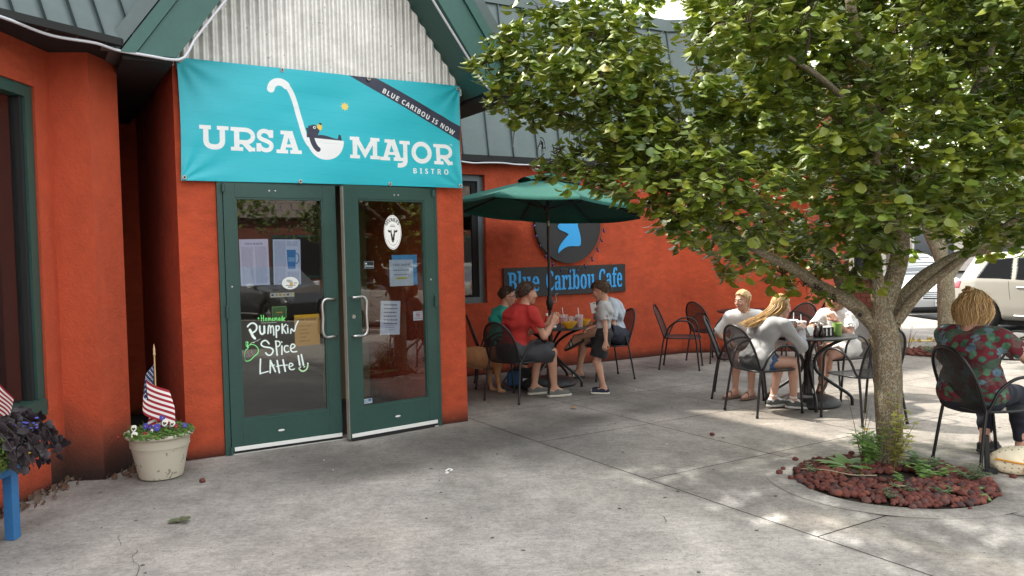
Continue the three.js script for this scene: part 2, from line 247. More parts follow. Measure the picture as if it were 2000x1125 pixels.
// left wing: wall with its tall window, corner pier, and recess beside the entrance
part('wall', planPrism(wl([[-3.25, -3.4], [-3.25, -5.535], [-3.6, -5.535], [-3.6, -3.4]]), 0, 0.56), M.wall);
part('wall', planPrism(wl([[-3.25, 3.5], [-3.25, -3.4], [-3.6, -3.4], [-3.6, 3.5]]), 0, 3.4), M.wall);
part('wall', planPrism(wl([[-3.25, -3.4], [-3.25, -5.535], [-3.6, -5.535], [-3.6, -3.4]]), 2.79, 3.4), M.wall);
part('pier', planPrism(wl([[-3.25, -5.535], [-3.25, -5.72], [-2.985, -5.742], [-2.955, -6.1], [-4.2, -8.4], [-4.6, -8.2], [-3.6, -5.6]]), 0, 3.4), M.wallDirty);
part('wall', planPrism([[-2.4, -2.6], [-2.4, -2.4], [-0.1, -2.4], [-0.1, -2.6]], 0, 3.4), M.wall);
part('upper_storey', planPrism(wl([[-3.7, 3.5], [-3.7, -5.7], [-4.35, -7.0], [-9, -7.0], [-9, 3.5]]), 3.3, 8.3), M.seamDark);
part('upper_storey', planPrism(wl([[-4.4, -7.003], [-5.2, -8.6], [-9, -9], [-9, -7.003]]), 3.3, 7.0), M.seamDark);
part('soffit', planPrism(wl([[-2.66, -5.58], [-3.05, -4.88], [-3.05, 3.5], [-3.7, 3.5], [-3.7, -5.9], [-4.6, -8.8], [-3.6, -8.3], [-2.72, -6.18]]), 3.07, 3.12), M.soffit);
{ // window
  const w = part('window', planPrism(wl([[-3.27, -5.455], [-3.27, -5.535], [-3.36, -5.535], [-3.36, -5.455]]), 0.56, 2.79), M.green);
  mesh('frame', planPrism(wl([[-3.27, -3.4], [-3.27, -5.455], [-3.36, -5.455], [-3.36, -3.4]]), 2.71, 2.79), M.green, w);
  mesh('frame', planPrism(wl([[-3.25, -3.4], [-3.235, -5.5], [-3.37, -5.5], [-3.37, -3.4]]), 0.53, 0.64), M.green, w);
  mesh('frame', planPrism(wl([[-3.29, -5.42], [-3.29, -5.455], [-3.35, -5.455], [-3.35, -5.42]]), 0.64, 2.71), M.rubber, w);
  mesh('pane', planPrism(wl([[-3.325, -3.4], [-3.325, -5.44], [-3.327, -5.44], [-3.327, -3.4]]), 0.63, 2.72), phys({ roughness: 0.02, transmission: 1, thickness: 0, ior: 1.33, side: THREE.DoubleSide }), w);
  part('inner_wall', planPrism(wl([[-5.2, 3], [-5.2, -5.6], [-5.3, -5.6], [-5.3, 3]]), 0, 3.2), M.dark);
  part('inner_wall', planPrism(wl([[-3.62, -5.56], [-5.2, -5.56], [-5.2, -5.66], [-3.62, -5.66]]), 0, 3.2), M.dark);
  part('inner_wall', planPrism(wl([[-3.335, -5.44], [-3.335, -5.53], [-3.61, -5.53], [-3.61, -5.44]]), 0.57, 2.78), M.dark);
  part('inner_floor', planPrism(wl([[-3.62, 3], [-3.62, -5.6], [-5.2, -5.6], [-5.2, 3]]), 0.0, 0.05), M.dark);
}
// grey seamed panels of the left mansard
function panels(pts, up, y1, step, name, seamH = 0.028) { // pts: [s -> bottom point] world pairs with bottom heights
  for (let i = 0; i < pts.length - 1; i++) {
    const [a, b] = [pts[i], pts[i + 1]], la = (y1 - a[1]), lb = (y1 - b[1]);
    if (la < 0.05 || lb < 0.05) continue;
    const A2 = [a[0] + up[0] * la, y1, a[2] + up[1] * la], B2 = [b[0] + up[0] * lb, y1, b[2] + up[1] * lb];
    const loc = (p) => { const q = toL(p[0], p[2]); return [q[0], p[1], q[1]]; };
    const q = quad(loc(a), loc(b), loc(B2), loc(A2), [0, a[1], step, b[1], step, y1, 0, y1]);
    part(name, q, M.seam);
    const s = V(...loc(a)), e = V(...loc(A2)), L = s.distanceTo(e); const sg = new THREE.BoxGeometry(0.012, L, seamH * 2); uvBox(sg);
    const m = part('seam', sg, M.seamDark); m.position.copy(s).lerp(e, 0.5); const mx = new THREE.Matrix4(), yv = e.clone().sub(s).normalize(), xv = V(...loc(b)).sub(s).normalize(), zv = xv.clone().cross(yv).normalize(); xv.copy(yv).cross(zv); mx.makeBasis(xv, yv, zv); m.quaternion.setFromRotationMatrix(mx);
  }
}
{
  const pts = [], d = [0.49, -0.872];
  for (let s = -0.9; s <= 1.3; s += 0.2) pts.push([-2.68 + d[0] * s, s > 0 ? 3.07 + 1.435 * 0.87 * s - 0.04 : 3.07, -5.60 + d[1] * s]);
  panels(pts, [-0.34, -0.10], 5.6, 0.2, 'roof_panel');
  const p2 = []; for (let z = -4.81; z < 4; z += 0.4) p2.push([-3.12, 3.07, z]); p2.reverse(); panels(p2, [-0.30, 0], 5.0, 0.4, 'roof_panel');
}
// entrance: side walls, piers, inner room
const H = 3.4;
part('wall', planPrism([[-0.29, 0], [-0.001, 0], [-0.001, -0.2], [-0.29, -0.2]], 0, 2.21), M.wall);
part('wall', planPrism([[1.938, 0], [2.218, 0], [2.218, -0.2], [1.938, -0.2]], 0, 2.21), M.wall);
part('wall', planPrism([[-0.29, -0.003], [2.218, -0.003], [2.218, -0.2], [-0.29, -0.2]], 2.21, 3.2), M.wall);
part('wall', planPrism([[-0.29, -0.2], [-0.09, -0.2], [-0.09, -2.62], [-0.29, -2.62]], 0, H), M.wall);
part('wall', planPrism([[2.018, -0.2], [2.218, -0.2], [2.218, -2.62], [2.018, -2.62]], 0, H), M.wall);
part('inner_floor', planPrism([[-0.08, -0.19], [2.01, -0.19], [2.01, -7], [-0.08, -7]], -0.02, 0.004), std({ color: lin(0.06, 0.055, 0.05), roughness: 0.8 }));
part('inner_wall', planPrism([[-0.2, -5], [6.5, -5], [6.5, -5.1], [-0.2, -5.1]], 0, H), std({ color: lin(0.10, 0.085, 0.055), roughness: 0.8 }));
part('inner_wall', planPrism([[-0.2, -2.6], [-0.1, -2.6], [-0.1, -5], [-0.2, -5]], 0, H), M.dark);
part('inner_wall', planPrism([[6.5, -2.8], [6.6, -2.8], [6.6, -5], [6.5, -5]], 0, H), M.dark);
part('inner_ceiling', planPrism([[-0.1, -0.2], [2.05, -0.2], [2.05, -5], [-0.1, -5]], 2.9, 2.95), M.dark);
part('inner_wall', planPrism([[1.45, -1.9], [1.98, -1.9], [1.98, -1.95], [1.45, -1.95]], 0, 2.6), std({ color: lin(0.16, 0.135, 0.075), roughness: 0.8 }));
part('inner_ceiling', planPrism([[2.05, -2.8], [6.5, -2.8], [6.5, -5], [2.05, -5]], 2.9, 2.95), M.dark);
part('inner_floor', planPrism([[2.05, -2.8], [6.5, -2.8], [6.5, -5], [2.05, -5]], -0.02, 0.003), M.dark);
// gable: corrugated sheet, roof body, fascia boards, flashing
{
  const P = [], UV = [], I = []; let k = 0; const per = 0.0735;
  for (let u = -0.265; u <= 2.2181; u += per / 12, k++) {
    const yt = Math.max(2.22, Math.min(3.03 + 1.435 * (u + 0.45), 3.03 + 1.435 * (2.39 - u))), w = 0.5 + 0.5 * Math.sin(u / per * Math.PI * 2), n = 0.006 + 0.026 * (w * w * (3 - 2 * w));
    for (const y of [3.06, Math.max(3.061, yt)]) { P.push(u, y, n); UV.push(u, y); }
    if (k) { const a = 2 * k - 2; I.push(a, a + 2, a + 3, a, a + 3, a + 1); }
  }
  const g = new THREE.BufferGeometry(); g.setAttribute('position', new THREE.Float32BufferAttribute(P, 3)); g.setAttribute('uv', new THREE.Float32BufferAttribute(UV, 2)); g.setIndex(I); g.computeVertexNormals();
  const sheet = part('gable_sheet', g, M.galv);
  const R = rng(8), sc = []; for (let i = 0; i < 60; i++) { const u = Math.round((-0.2 + R() * 2.3) / per) * per + per * 0.25, y = 3.0 + R() * 0.9; if (y < Math.min(3.03 + 1.435 * (u + 0.3), 3.03 + 1.435 * (2.2 - u))) { const s = new THREE.SphereGeometry(0.005, 6, 4); s.translate(u, y, 0.028); sc.push(s); } }
  const scr = mesh('screw', merge(sc), M.soffit, sheet); scr.userData.kind = 'stuff';
  const line = (u0, up) => 3.033 + 1.435 * (up ? u0 : 0);
  const ch = (off) => [[-0.70 + off, 3.033], [0.97, 3.033 + 1.435 * (1.67 - off)], [2.64 - off, 3.033]]; // chevron lines, symmetric about u = 0.97
  const chev = (o1, o2, n0, n1) => { const a = ch(o1), b = ch(o2); const g = slabShape([...a, ...b.reverse()], n1 - n0); g.translate(0, 0, n0); return uvBox(g); };
  part('roof', chev(0.03, 0.365, -2.9, 0.445), M.greenTrim);
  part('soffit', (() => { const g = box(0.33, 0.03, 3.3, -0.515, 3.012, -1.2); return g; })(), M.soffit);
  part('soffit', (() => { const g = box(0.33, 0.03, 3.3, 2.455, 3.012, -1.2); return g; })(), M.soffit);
  part('fascia', chev(0.105, 0.368, 0.446, 0.485), M.greenTrim);
  part('fascia_trim', chev(0.0, 0.10, 0.446, 0.505), M.greenTrim);
  part('flashing', (() => { const a = ch(-0.115), b = ch(-0.003); const g = slabShape([[a[0][0], 3.05], a[1], [a[2][0], 3.05], [b[2][0], 3.05], b[1], [b[0][0], 3.05]], 0.09); g.translate(0, 0, 0.40); return uvBox(g); })(), M.seam);
  const fl = [[-0.93, 3.25], [-0.86, 3.22], [0.12, 4.62], [0.05, 4.65]]; const fg = slabShape(fl, 0.03); fg.translate(0, 0, 0.36); part('flashing', uvBox(fg), M.seam);
  part('roof', (() => { const g = slabShape([[-0.66, 3.06], [0.97, 5.40], [2.6, 3.06], [2.7, 3.06], [0.97, 5.50], [-0.76, 3.06]], 3.2); g.translate(0, 0, -2.85); return uvBox(g); })(), M.seam);
  part('frieze_board', box(0.06, 0.05, 0.02, -0.31, 3.11, 0.012), M.whiteP);
}
// recessed wing on the right: wall with window, mansard, coping
{
  const g = slabShape([[2.0, 0], [7.36, 0], [7.36, 2.95], [2.0, 2.95]], 0.25, [[[2.5, 0.95], [3.9, 0.95], [3.9, 2.64], [2.5, 2.64]]]); g.translate(0, 0, -2.79); part('wall', uvBox(g), M.wall);
  const seg = (a, b, y0, y1, mat) => { const la = toL(...a), lb = toL(...b), dx = lb[0] - la[0], dz = lb[1] - la[1], L = Math.hypot(dx, dz), nx = dz / L * 0.25, nz = -dx / L * 0.25; return planPrism([la, lb, [lb[0] + nx, lb[1] + nz], [la[0] + nx, la[1] + nz]], y0, y1); };
  part('wall', seg([2.604, -12.372], [4.55, -12.26], 0, 2.95), M.wall);
  part('wall', seg([4.55, -12.262], [6.25, -14.98], 0, 4.2), M.wall);
  // window frame
  const w = part('window', uvBox((() => { const q = slabShape([[2.5, 0.95], [3.9, 0.95], [3.9, 2.64], [2.5, 2.64]], 0.06, [[[2.58, 1.03], [3.82, 1.03], [3.82, 2.56], [2.58, 2.56]]]); q.translate(0, 0, -2.66); return q; })()), std({ color: lin(0.10, 0.135, 0.15), roughness: 0.4 }));
  mesh('frame', uvBox((() => { const q = slabShape([[2.583, 1.033], [3.817, 1.033], [3.817, 2.557], [2.583, 2.557]], 0.03, [[[2.65, 1.06], [3.74, 1.06], [3.74, 2.50], [2.65, 2.50]]]); q.translate(0, 0, -2.655); return q; })()), M.rubber, w);
  mesh('pane', box(1.2, 1.5, 0.004, 3.2, 1.79, -2.645), M.glass, w);
  // mansard
  const c0 = toW(2.0, -2.42), c1 = [2.66, -12.2], c2 = [4.7, -12.11]; const pts = [], lerp = (a, b, t) => [a[0] + (b[0] - a[0]) * t, 2.88, a[1] + (b[1] - a[1]) * t];
  for (let i = 0; i <= 14; i++) pts.push(lerp(c0, c1, i / 14)); panels(pts, [-0.085, -0.155], 5.12, 0.39, 'roof_panel');
  const p2 = []; for (let i = 0; i <= 5; i++) p2.push(lerp(c1, c2, i / 5)); panels(p2, [-0.085, -0.155], 5.12, 0.41, 'roof_panel');
  const cop = (a, b, y0, y1, f, bk) => { const la = toL(...a), lb = toL(...b), dx = lb[0] - la[0], dz = lb[1] - la[1], L = Math.hypot(dx, dz), nx = -dz / L, nz = dx / L; return planPrism([[la[0] + nx * f, la[1] + nz * f], [lb[0] + nx * f, lb[1] + nz * f], [lb[0] - nx * bk, lb[1] - nz * bk], [la[0] - nx * bk, la[1] - nz * bk]], y0, y1); };
  const top = (p) => [p[0] - 0.085 * 2.24, p[1] - 0.155 * 2.24];
  part('coping', cop(top(c0), top(c1), 4.98, 5.16, 0.06, 0.5), M.seam); part('coping', cop(top(c1), top(c2), 4.98, 5.158, 0.06, 0.5), M.seam);
  part('coping', cop(top(c0), top(c1), 4.94, 4.98, 0.02, 0.3), M.soffit); part('coping', cop(top(c1), top(c2), 4.94, 4.979, 0.02, 0.3), M.soffit);
  part('roof_edge', cop(c0, c1, 2.80, 2.88, 0.0, 0.3), M.soffit); part('roof_edge', cop(c1, c2, 2.80, 2.879, 0.0, 0.3), M.soffit);
  part('roof', planPrism(wl([toW(1.0, -2.9), [2.4, -12.6], [4.6, -12.5], [5, -17], [-6, -17], [-8, -8.5], toW(-3, -3.0)]), 4.7, 4.8), M.soffit);
  part('back_wall', planPrism(wl([[-9.2, -8.6], [-9, -8.6], [-5.8, -17], [-6, -17.2]]), 0, 4.7), M.dark); part('back_wall', planPrism(wl([[-6, -17], [6.2, -15], [6.2, -15.2], [-6, -17.2]]), 0, 4.7), M.dark);
}
// ---------------------------------------------------------------- entrance doors
{
  const W = 1.937;
  const fr = part('door_frame', merge([box(0.045, 2.21, 0.11, 0.0225, 1.105, -0.03, 0.004), box(0.045, 2.21, 0.11, W - 0.0225, 1.105, -0.03, 0.004), box(W - 0.09, 0.03, 0.11, W / 2, 2.205, -0.03, 0.003)]), M.green);
  mesh('threshold', box(W - 0.09, 0.012, 0.14, W / 2, 0.007, -0.02, 0.003), M.alu, fr);
  const stroke = (x, pts, w, c) => { x.strokeStyle = c; x.lineWidth = w; x.lineCap = 'round'; x.lineJoin = 'round'; x.beginPath(); x.moveTo(pts[0][0], pts[0][1]); if (pts.length > 3) { for (let i = 1; i < pts.length - 1; i++) { const m = [(pts[i][0] + pts[i + 1][0]) / 2, (pts[i][1] + pts[i + 1][1]) / 2]; x.quadraticCurveTo(pts[i][0], pts[i][1], m[0], m[1]); } x.lineTo(pts[pts.length - 1][0], pts[pts.length - 1][1]); } else for (const p of pts.slice(1)) x.lineTo(p[0], p[1]); x.stroke(); };
  const chalk = canvasTex(1301, 1125, (x) => { // hand lettering in white and green marker
    const w = (p, k = 20) => { stroke(x, p, k + 5, 'rgba(205,235,222,0.5)'); stroke(x, p, k - 3, '#eef7f2'); };
    w([[280, 495], [255, 470], [215, 380]], 34); w([[185, 335], [205, 300], [260, 280], [310, 320], [300, 390], [240, 425]], 22);
    w([[345, 330], [345, 400], [365, 440], [395, 435], [405, 400], [405, 330]], 24); w([[405, 330], [410, 420]], 24);
    w([[455, 430], [460, 330], [475, 315], [490, 340], [492, 420]], 18); w([[492, 350], [510, 315], [530, 340], [535, 450]], 18);
    w([[570, 480], [565, 330]], 20); w([[570, 330], [605, 318], [612, 360], [590, 390], [570, 385]], 18);
    w([[650, 425], [648, 300]], 20); w([[700, 305], [655, 355], [700, 425]], 18); w([[725, 350], [727, 420]], 18); w([[722, 320], [724, 322]], 18);
    w([[768, 425], [765, 340], [820, 420], [835, 320], [870, 260]], 18);
    w([[470, 570], [440, 520], [385, 530], [355, 580], [400, 615], [490, 620], [535, 660], [500, 725], [455, 730], [425, 695]], 20);
    w([[580, 725], [560, 535]], 22); w([[560, 535], [600, 530], [625, 560], [610, 600], [575, 610]], 18); w([[645, 715], [645, 600]], 20); w([[640, 545], [646, 549]], 16);
    w([[730, 600], [700, 590], [675, 620], [680, 670], [710, 690], [740, 675]], 18); w([[765, 640], [830, 620], [820, 580], [785, 570], [762, 610], [770, 670], [800, 685], [850, 675]], 18);
    w([[355, 780], [350, 900], [352, 982]], 20); w([[352, 978], [400, 965], [460, 948]], 16); w([[485, 965], [488, 800]], 20); w([[488, 800], [555, 950]], 22); w([[480, 880], [545, 860]], 12);
    w([[580, 800], [610, 965]], 22); w([[660, 790], [692, 945]], 22); w([[570, 880], [640, 865], [725, 862]], 14); w([[740, 890], [800, 870], [795, 845], [760, 830], [740, 870], [750, 915], [780, 930], [818, 915]], 16);
    w([[872, 735], [893, 860]], 24); w([[915, 720], [945, 860]], 24); w([[895, 893], [905, 888]], 14); w([[950, 888], [962, 885]], 14);
    stroke(x, [[880, 905], [900, 940], [950, 950], [1000, 910], [1010, 840]], 20, '#bfe8b4'); stroke(x, [[1010, 840], [1000, 835]], 14, '#eef7f2');
    const G = '#86f08f'; stroke(x, [[185, 640], [120, 670], [95, 740], [130, 800], [190, 812], [240, 780], [265, 745], [325, 700], [330, 640], [290, 590], [230, 575], [190, 600]], 12, G); stroke(x, [[190, 625], [160, 590], [155, 545], [195, 545], [180, 575], [195, 620]], 14, G); stroke(x, [[215, 580], [250, 540], [280, 560], [250, 550]], 7, '#bfe8b4'); stroke(x, [[265, 550], [310, 520], [325, 540], [310, 525], [355, 502]], 6, '#c5cfc5');
    for (const d of [0, 38, 85]) stroke(x, [[150 + d, 680 - d * 0.3], [150 + d, 725 - d * 0.3], [175 + d, 752 - d * 0.3], [210 + d * 0.8, 750 - d * 0.4]], 6, '#a58a90');
    const h = (p) => stroke(x, p, 9, '#7df07f'); h([[362, 175], [372, 262]]); h([[395, 178], [398, 260]]); h([[365, 222], [398, 215]]); h([[430, 215], [415, 235], [425, 258], [445, 240], [430, 215]]); h([[460, 258], [460, 215], [472, 215], [475, 255], [478, 220], [492, 215], [497, 255]]); h([[510, 240], [530, 232], [522, 215], [508, 235], [515, 256], [533, 250]]); h([[545, 255], [546, 213], [558, 215], [560, 250], [564, 215], [575, 213], [580, 252]]); h([[612, 213], [596, 225], [600, 252], [615, 245], [613, 210], [618, 252]]); h([[640, 215], [628, 235], [638, 255], [650, 240], [652, 170], [652, 255]]); h([[662, 238], [682, 228], [672, 212], [660, 236], [668, 256], [685, 248]]);
    h([[320, 222], [340, 222]]); h([[330, 212], [330, 234]]); h([[672, 216], [690, 216]]); stroke(x, [[365, 285], [470, 282], [570, 277]], 4, '#d8efe0');
  });
  const decal = (t, o = {}) => std({ map: t, transparent: true, roughness: 0.6, side: THREE.DoubleSide, ...o });
  const plane = (w, h, x, y, z) => { const g = new THREE.PlaneGeometry(w, h); g.translate(x, y, z); return g; };
  function leaf(w, stL, stR, label) { // built from the hinge at x = 0 to w; y up
    const d = part('door', merge([box(stL, 2.185, 0.045, stL / 2, 1.1, 0, 0.003), box(stR, 2.185, 0.045, w - stR / 2, 1.1, 0, 0.003), box(w - stL - stR, 0.115, 0.043, (stL + w - stR) / 2, 2.135, 0, 0.002), box(w - stL - stR, 0.265, 0.043, (stL + w - stR) / 2, 0.1425, 0, 0.002)]), M.green);
    if (label) d.userData.label = label;
    const gx0 = stL, gx1 = w - stR; const b = 0.014;
    mesh('glazing_bead', merge([box(b, 1.8, 0.034, gx0 + b / 2, 1.176, 0), box(b, 1.8, 0.034, gx1 - b / 2, 1.176, 0), box(gx1 - gx0 - 2 * b, b, 0.034, (gx0 + gx1) / 2, 2.07, 0), box(gx1 - gx0 - 2 * b, b, 0.034, (gx0 + gx1) / 2, 0.283, 0)]), M.green, d);
    mesh('pane', box(gx1 - gx0 - 2 * b, 1.775, 0.005, (gx0 + gx1) / 2, 1.1765, 0), M.glass, d);
    return d;
  }
  const bolts = (d, xs, y) => { for (const x of xs) { const s = new THREE.SphereGeometry(0.0085, 10, 6); s.scale(1, 1, 0.5); s.translate(x, y, 0.023); mesh('bolt', s, M.alu, d); } };
  const handle = (d, x0, dir, yT, yB) => {
    const g = tube([[x0, yT, 0.022], [x0, yT, 0.05], [x0 + dir * 0.03, yT, 0.062], [x0 + dir * 0.09, yT, 0.064], [x0 + dir * 0.115, yT - 0.03, 0.064], [x0 + dir * 0.115, (yT + yB) / 2, 0.064], [x0 + dir * 0.115, yB + 0.03, 0.064], [x0 + dir * 0.09, yB, 0.064], [x0 + dir * 0.03, yB, 0.062], [x0, yB, 0.05], [x0, yB, 0.022]], 0.0125, 60, 12);
    mesh('handle', g, M.steel, d);
  };
  const kick = (d, x0, x1) => { mesh('kick_strip', box(x1 - x0, 0.032, 0.008, (x0 + x1) / 2, 0.048, 0.027, 0.002), M.whiteP, d); mesh('sweep', box(x1 - x0, 0.03, 0.012, (x0 + x1) / 2, 0.016, 0.026), M.rubber, d); };
  const hinges = (d, xs) => { for (const [y, h] of [[2.15, 0.06], [1.16, 0.10], [0.04, 0.06]]) { const c = new THREE.CylinderGeometry(0.013, 0.013, h, 12); c.translate(xs, y, 0.03); mesh('hinge', c, M.green, d); } };
  const oval = (d, x, y) => { const c = new THREE.CylinderGeometry(1, 1, 0.002, 32); c.rotateX(Math.PI / 2); c.scale(0.027, 0.0085, 1); c.translate(x, y, 0.0235); mesh('badge', c, M.whiteP, d); };
  // left leaf, closed
  const L = leaf(0.925, 0.092, 0.112); L.position.set(0.047, 0, 0.012);
  bolts(L, [0.365, 0.415], 2.135); bolts(L, [0.045], 1.36); handle(L, 0.885, -1, 1.225, 0.905); kick(L, 0.02, 0.92); hinges(L, 0.0); oval(L, 0.40, 0.155);
  { const g = new THREE.BufferGeometry(), q = [[0.1024 - 0.047, 1.236], [0.8859 - 0.047, 1.198], [0.8636 - 0.047, 0.4935], [0.0797 - 0.047, 0.573]]; const P = [], U = [], I = [], N = 8; for (let j = 0; j <= N; j++) for (let i = 0; i <= N; i++) { const a = i / N, b = j / N, k = (z) => (q[0][z] * (1 - a) + q[1][z] * a) * (1 - b) + (q[3][z] * (1 - a) + q[2][z] * a) * b; P.push(Math.min(0.80, Math.max(0.108, k(0))), k(1), 0.0045); U.push(a, 1 - b); }
    for (let j = 0; j < N; j++) for (let i = 0; i < N; i++) { const a = j * (N + 1) + i; I.push(a, a + N + 1, a + 1, a + 1, a + N + 1, a + N + 2); } g.setAttribute('position', new THREE.Float32BufferAttribute(P, 3)); g.setAttribute('uv', new THREE.Float32BufferAttribute(U, 2)); g.setIndex(I); g.computeVertexNormals(); mesh('lettering', g, decal(chalk), L).userData.label = 'white and green marker lettering with a pumpkin drawing'; }
  // right leaf, ajar
  const Rg = leaf(0.90, 0.128, 0.095, 'right entrance door standing ajar'); // x = 0 is its free edge
  Rg.geometry.translate(-0.90, 0, 0); for (const c of Rg.children) c.geometry.translate(-0.90, 0, 0);
  Rg.position.set(1.89, 0, 0.012); Rg.rotation.y = 0.129;
  bolts(Rg, [-0.405, -0.365], 2.12); bolts(Rg, [-0.045], 1.36); handle(Rg, -0.852, 1, 1.235, 0.905); kick(Rg, -0.885, -0.01); hinges(Rg, 0.0); oval(Rg, -0.43, 0.155);
  mesh('edge_strip', box(0.007, 2.16, 0.05, -0.9035, 1.1, 0.0, 0.002), std({ color: lin(0.34, 0.32, 0.28), map: rep(TX.galv, 2), roughness: 0.6 }), Rg);
  { const c = new THREE.CylinderGeometry(0.017, 0.019, 0.012, 20); c.rotateX(Math.PI / 2); c.translate(-0.838, 1.07, 0.026); mesh('lock', c, M.steel, Rg); }
  part('door_closer', box(0.22, 0.03, 0.05, 1.6, 2.165, -0.06), M.green);
  // stickers on the glass
  const ovalGeo = (rx, ry, x, y, z) => { const s = new THREE.CircleGeometry(1, 40); s.scale(rx, ry, 1); s.translate(x, y, z); return s; };
  const cow = canvasTex(420, 600, (x, w, h) => {
    x.fillStyle = '#f7f6f3'; x.fillRect(0, 0, w, h); x.strokeStyle = '#1c1a1a'; x.lineWidth = 5; x.beginPath(); x.ellipse(w / 2, h / 2, w / 2 - 16, h / 2 - 18, 0, 0, 7); x.stroke();
    x.fillStyle = '#171515'; x.font = 'bold 88px sans-serif'; x.textAlign = 'center'; 'MOOMERS'.split('').forEach((c, i) => { const a = -1.0 + i * 0.333; x.save(); x.translate(w / 2 + Math.sin(a) * 142, 232 - Math.cos(a) * 120); x.rotate(a * 0.8); x.fillText(c, 0, 0); if (i < 3) { x.fillStyle = '#f7f6f3'; for (let k = 0; k < 4; k++) { x.beginPath(); x.ellipse((k % 2) * 26 - 14, -46 + k * 14, 7, 5, k, 0, 7); x.fill(); } x.fillStyle = '#171515'; } x.restore(); });
    for (let i = 0; i < 9; i++) x.fillRect(164 + i * 10, 170, 6, 8); for (let i = 0; i < 9; i++) x.fillRect(148 + i * 14, 190, 10, 14);
    x.beginPath(); x.moveTo(150, 275); x.quadraticCurveTo(100, 245, 92, 275); x.quadraticCurveTo(110, 315, 165, 300); x.fill(); x.beginPath(); x.moveTo(270, 275); x.quadraticCurveTo(320, 245, 328, 275); x.quadraticCurveTo(310, 315, 255, 300); x.fill();
    x.beginPath(); x.moveTo(160, 262); x.quadraticCurveTo(210, 235, 260, 262); x.quadraticCurveTo(270, 330, 248, 390); x.quadraticCurveTo(250, 460, 210, 480); x.quadraticCurveTo(170, 460, 172, 390); x.quadraticCurveTo(150, 330, 160, 262); x.fill();
    x.fillStyle = '#f7f6f3'; x.beginPath(); x.moveTo(182, 250); x.quadraticCurveTo(210, 215, 240, 250); x.quadraticCurveTo(242, 310, 222, 340); x.lineTo(212, 400); x.lineTo(200, 340); x.quadraticCurveTo(178, 310, 182, 250); x.fill(); x.fillRect(190, 440, 8, 8); x.fillRect(224, 440, 8, 8);
    x.fillStyle = '#171515'; for (let i = 0; i < 22; i++) { const a = 0.95 - i * 0.0864; if (i % 6 === 5) continue; x.save(); x.translate(w / 2 - Math.sin(a) * 150, 300 + Math.cos(a) * 232); x.rotate(a); x.fillRect(0, -11, 7, 11); x.restore(); }
  });
  mesh('sticker', ovalGeo(0.088, 0.153, -0.42, 1.792, 0.0042), std({ map: cow, roughness: 0.5 }), Rg).userData.label = 'white oval ice cream sticker with a cow head';
  mesh('sticker', plane(0.10, 0.07, -0.665, 1.508, 0.0042), std({ roughness: 0.5, map: canvasTex(200, 140, (x) => { x.fillStyle = '#15181a'; x.fillRect(0, 0, 200, 140); x.strokeStyle = '#8fa3a8'; x.lineWidth = 4; x.strokeRect(12, 14, 176, 112); x.fillStyle = '#b9c8cc'; x.font = 'bold 34px sans-serif'; x.fillRect(26, 34, 34, 24); x.font = 'bold 40px sans-serif'; x.fillText('STRONG!', 18, 106); }) }), Rg).userData.label = 'small dark sticker';
  mesh('sticker', plane(0.085, 0.042, -0.715, 0.325, 0.0042), std({ roughness: 0.5, map: canvasTex(200, 100, (x) => { x.fillStyle = '#9fb0bb'; x.fillRect(0, 0, 200, 100); x.fillStyle = '#2c4a78'; x.fillRect(110, 12, 76, 40); x.fillStyle = '#5f7388'; x.fillRect(14, 20, 80, 10); x.fillRect(14, 44, 80, 8); x.fillRect(14, 66, 170, 10); }) }), Rg);
  mesh('sticker', ovalGeo(0.07, 0.052, 0.566 - 0.047, 1.373, 0.0042), std({ roughness: 0.5, map: canvasTex(260, 200, (x, w, h) => { x.fillStyle = '#d9dcd8'; x.fillRect(0, 0, w, h); x.fillStyle = '#c99b35'; x.beginPath(); x.arc(145, 105, 28, 0, 7); x.fill(); x.fillStyle = '#9da6a6'; x.beginPath(); x.ellipse(120, 70, 50, 24, 0.3, 0, 7); x.fill(); x.fillStyle = '#4c4a42'; x.fillRect(60, 130, 150, 12); x.fillRect(185, 95, 50, 12); x.fillRect(92, 156, 72, 14); }) }), L);
  // papers taped inside the glass: things of their own
  const paper = (name, label, cat, u, y, w, h, tex, rz = 0, right = false, grp) => { const g = new THREE.BoxGeometry(w, h, 0.0006); const m = std({ map: tex, color: lin(0.55, 0.56, 0.58), roughness: 0.85 }); const o = single(name, g, m, label, cat, null, 0, grp); const n = right ? -0.006 : 0.007; let lu, ln; if (right) { const c = Math.cos(0.129), s = Math.sin(0.129); lu = 1.89 - (1.89 - u) * c + n * s; ln = 0.012 + (1.89 - u) * s + n * c; } else { lu = u; ln = 0.012 - n; } const [X, Z] = toW(lu, ln); o.position.set(X, y, Z); o.rotation.order = 'YXZ'; o.rotation.set(0, TH + (right ? 0.129 : 0), rz); return o; };
  const lines = (x, x0, x1, y0, y1, st, c, R) => { x.fillStyle = c; for (let y = y0; y < y1; y += st) { let q = x0; while (q < x1 - 8) { const l = 6 + R() * 26; x.fillRect(q, y, Math.min(l, x1 - q), st * 0.34); q += l + 5; } } };
  paper('menu_sheet', 'printed menu sheet taped in the left door, nearest the hinge', 'poster', 0.283, 1.553, 0.232, 0.378, canvasTex(256, 416, (x, w, h) => { x.fillStyle = '#b8c6de'; x.fillRect(0, 0, w, h); x.fillStyle = '#2d4f86'; x.font = 'bold 24px serif'; x.fillText('URSA MAJOR', 46, 50); x.font = '15px sans-serif'; const R = rng(3); lines(x, 18, 118, 70, 400, 9, '#6d7da0', R); lines(x, 136, 240, 70, 400, 9, '#6d7da0', R); }), 0.01, false, 'menu sheets on the left door');
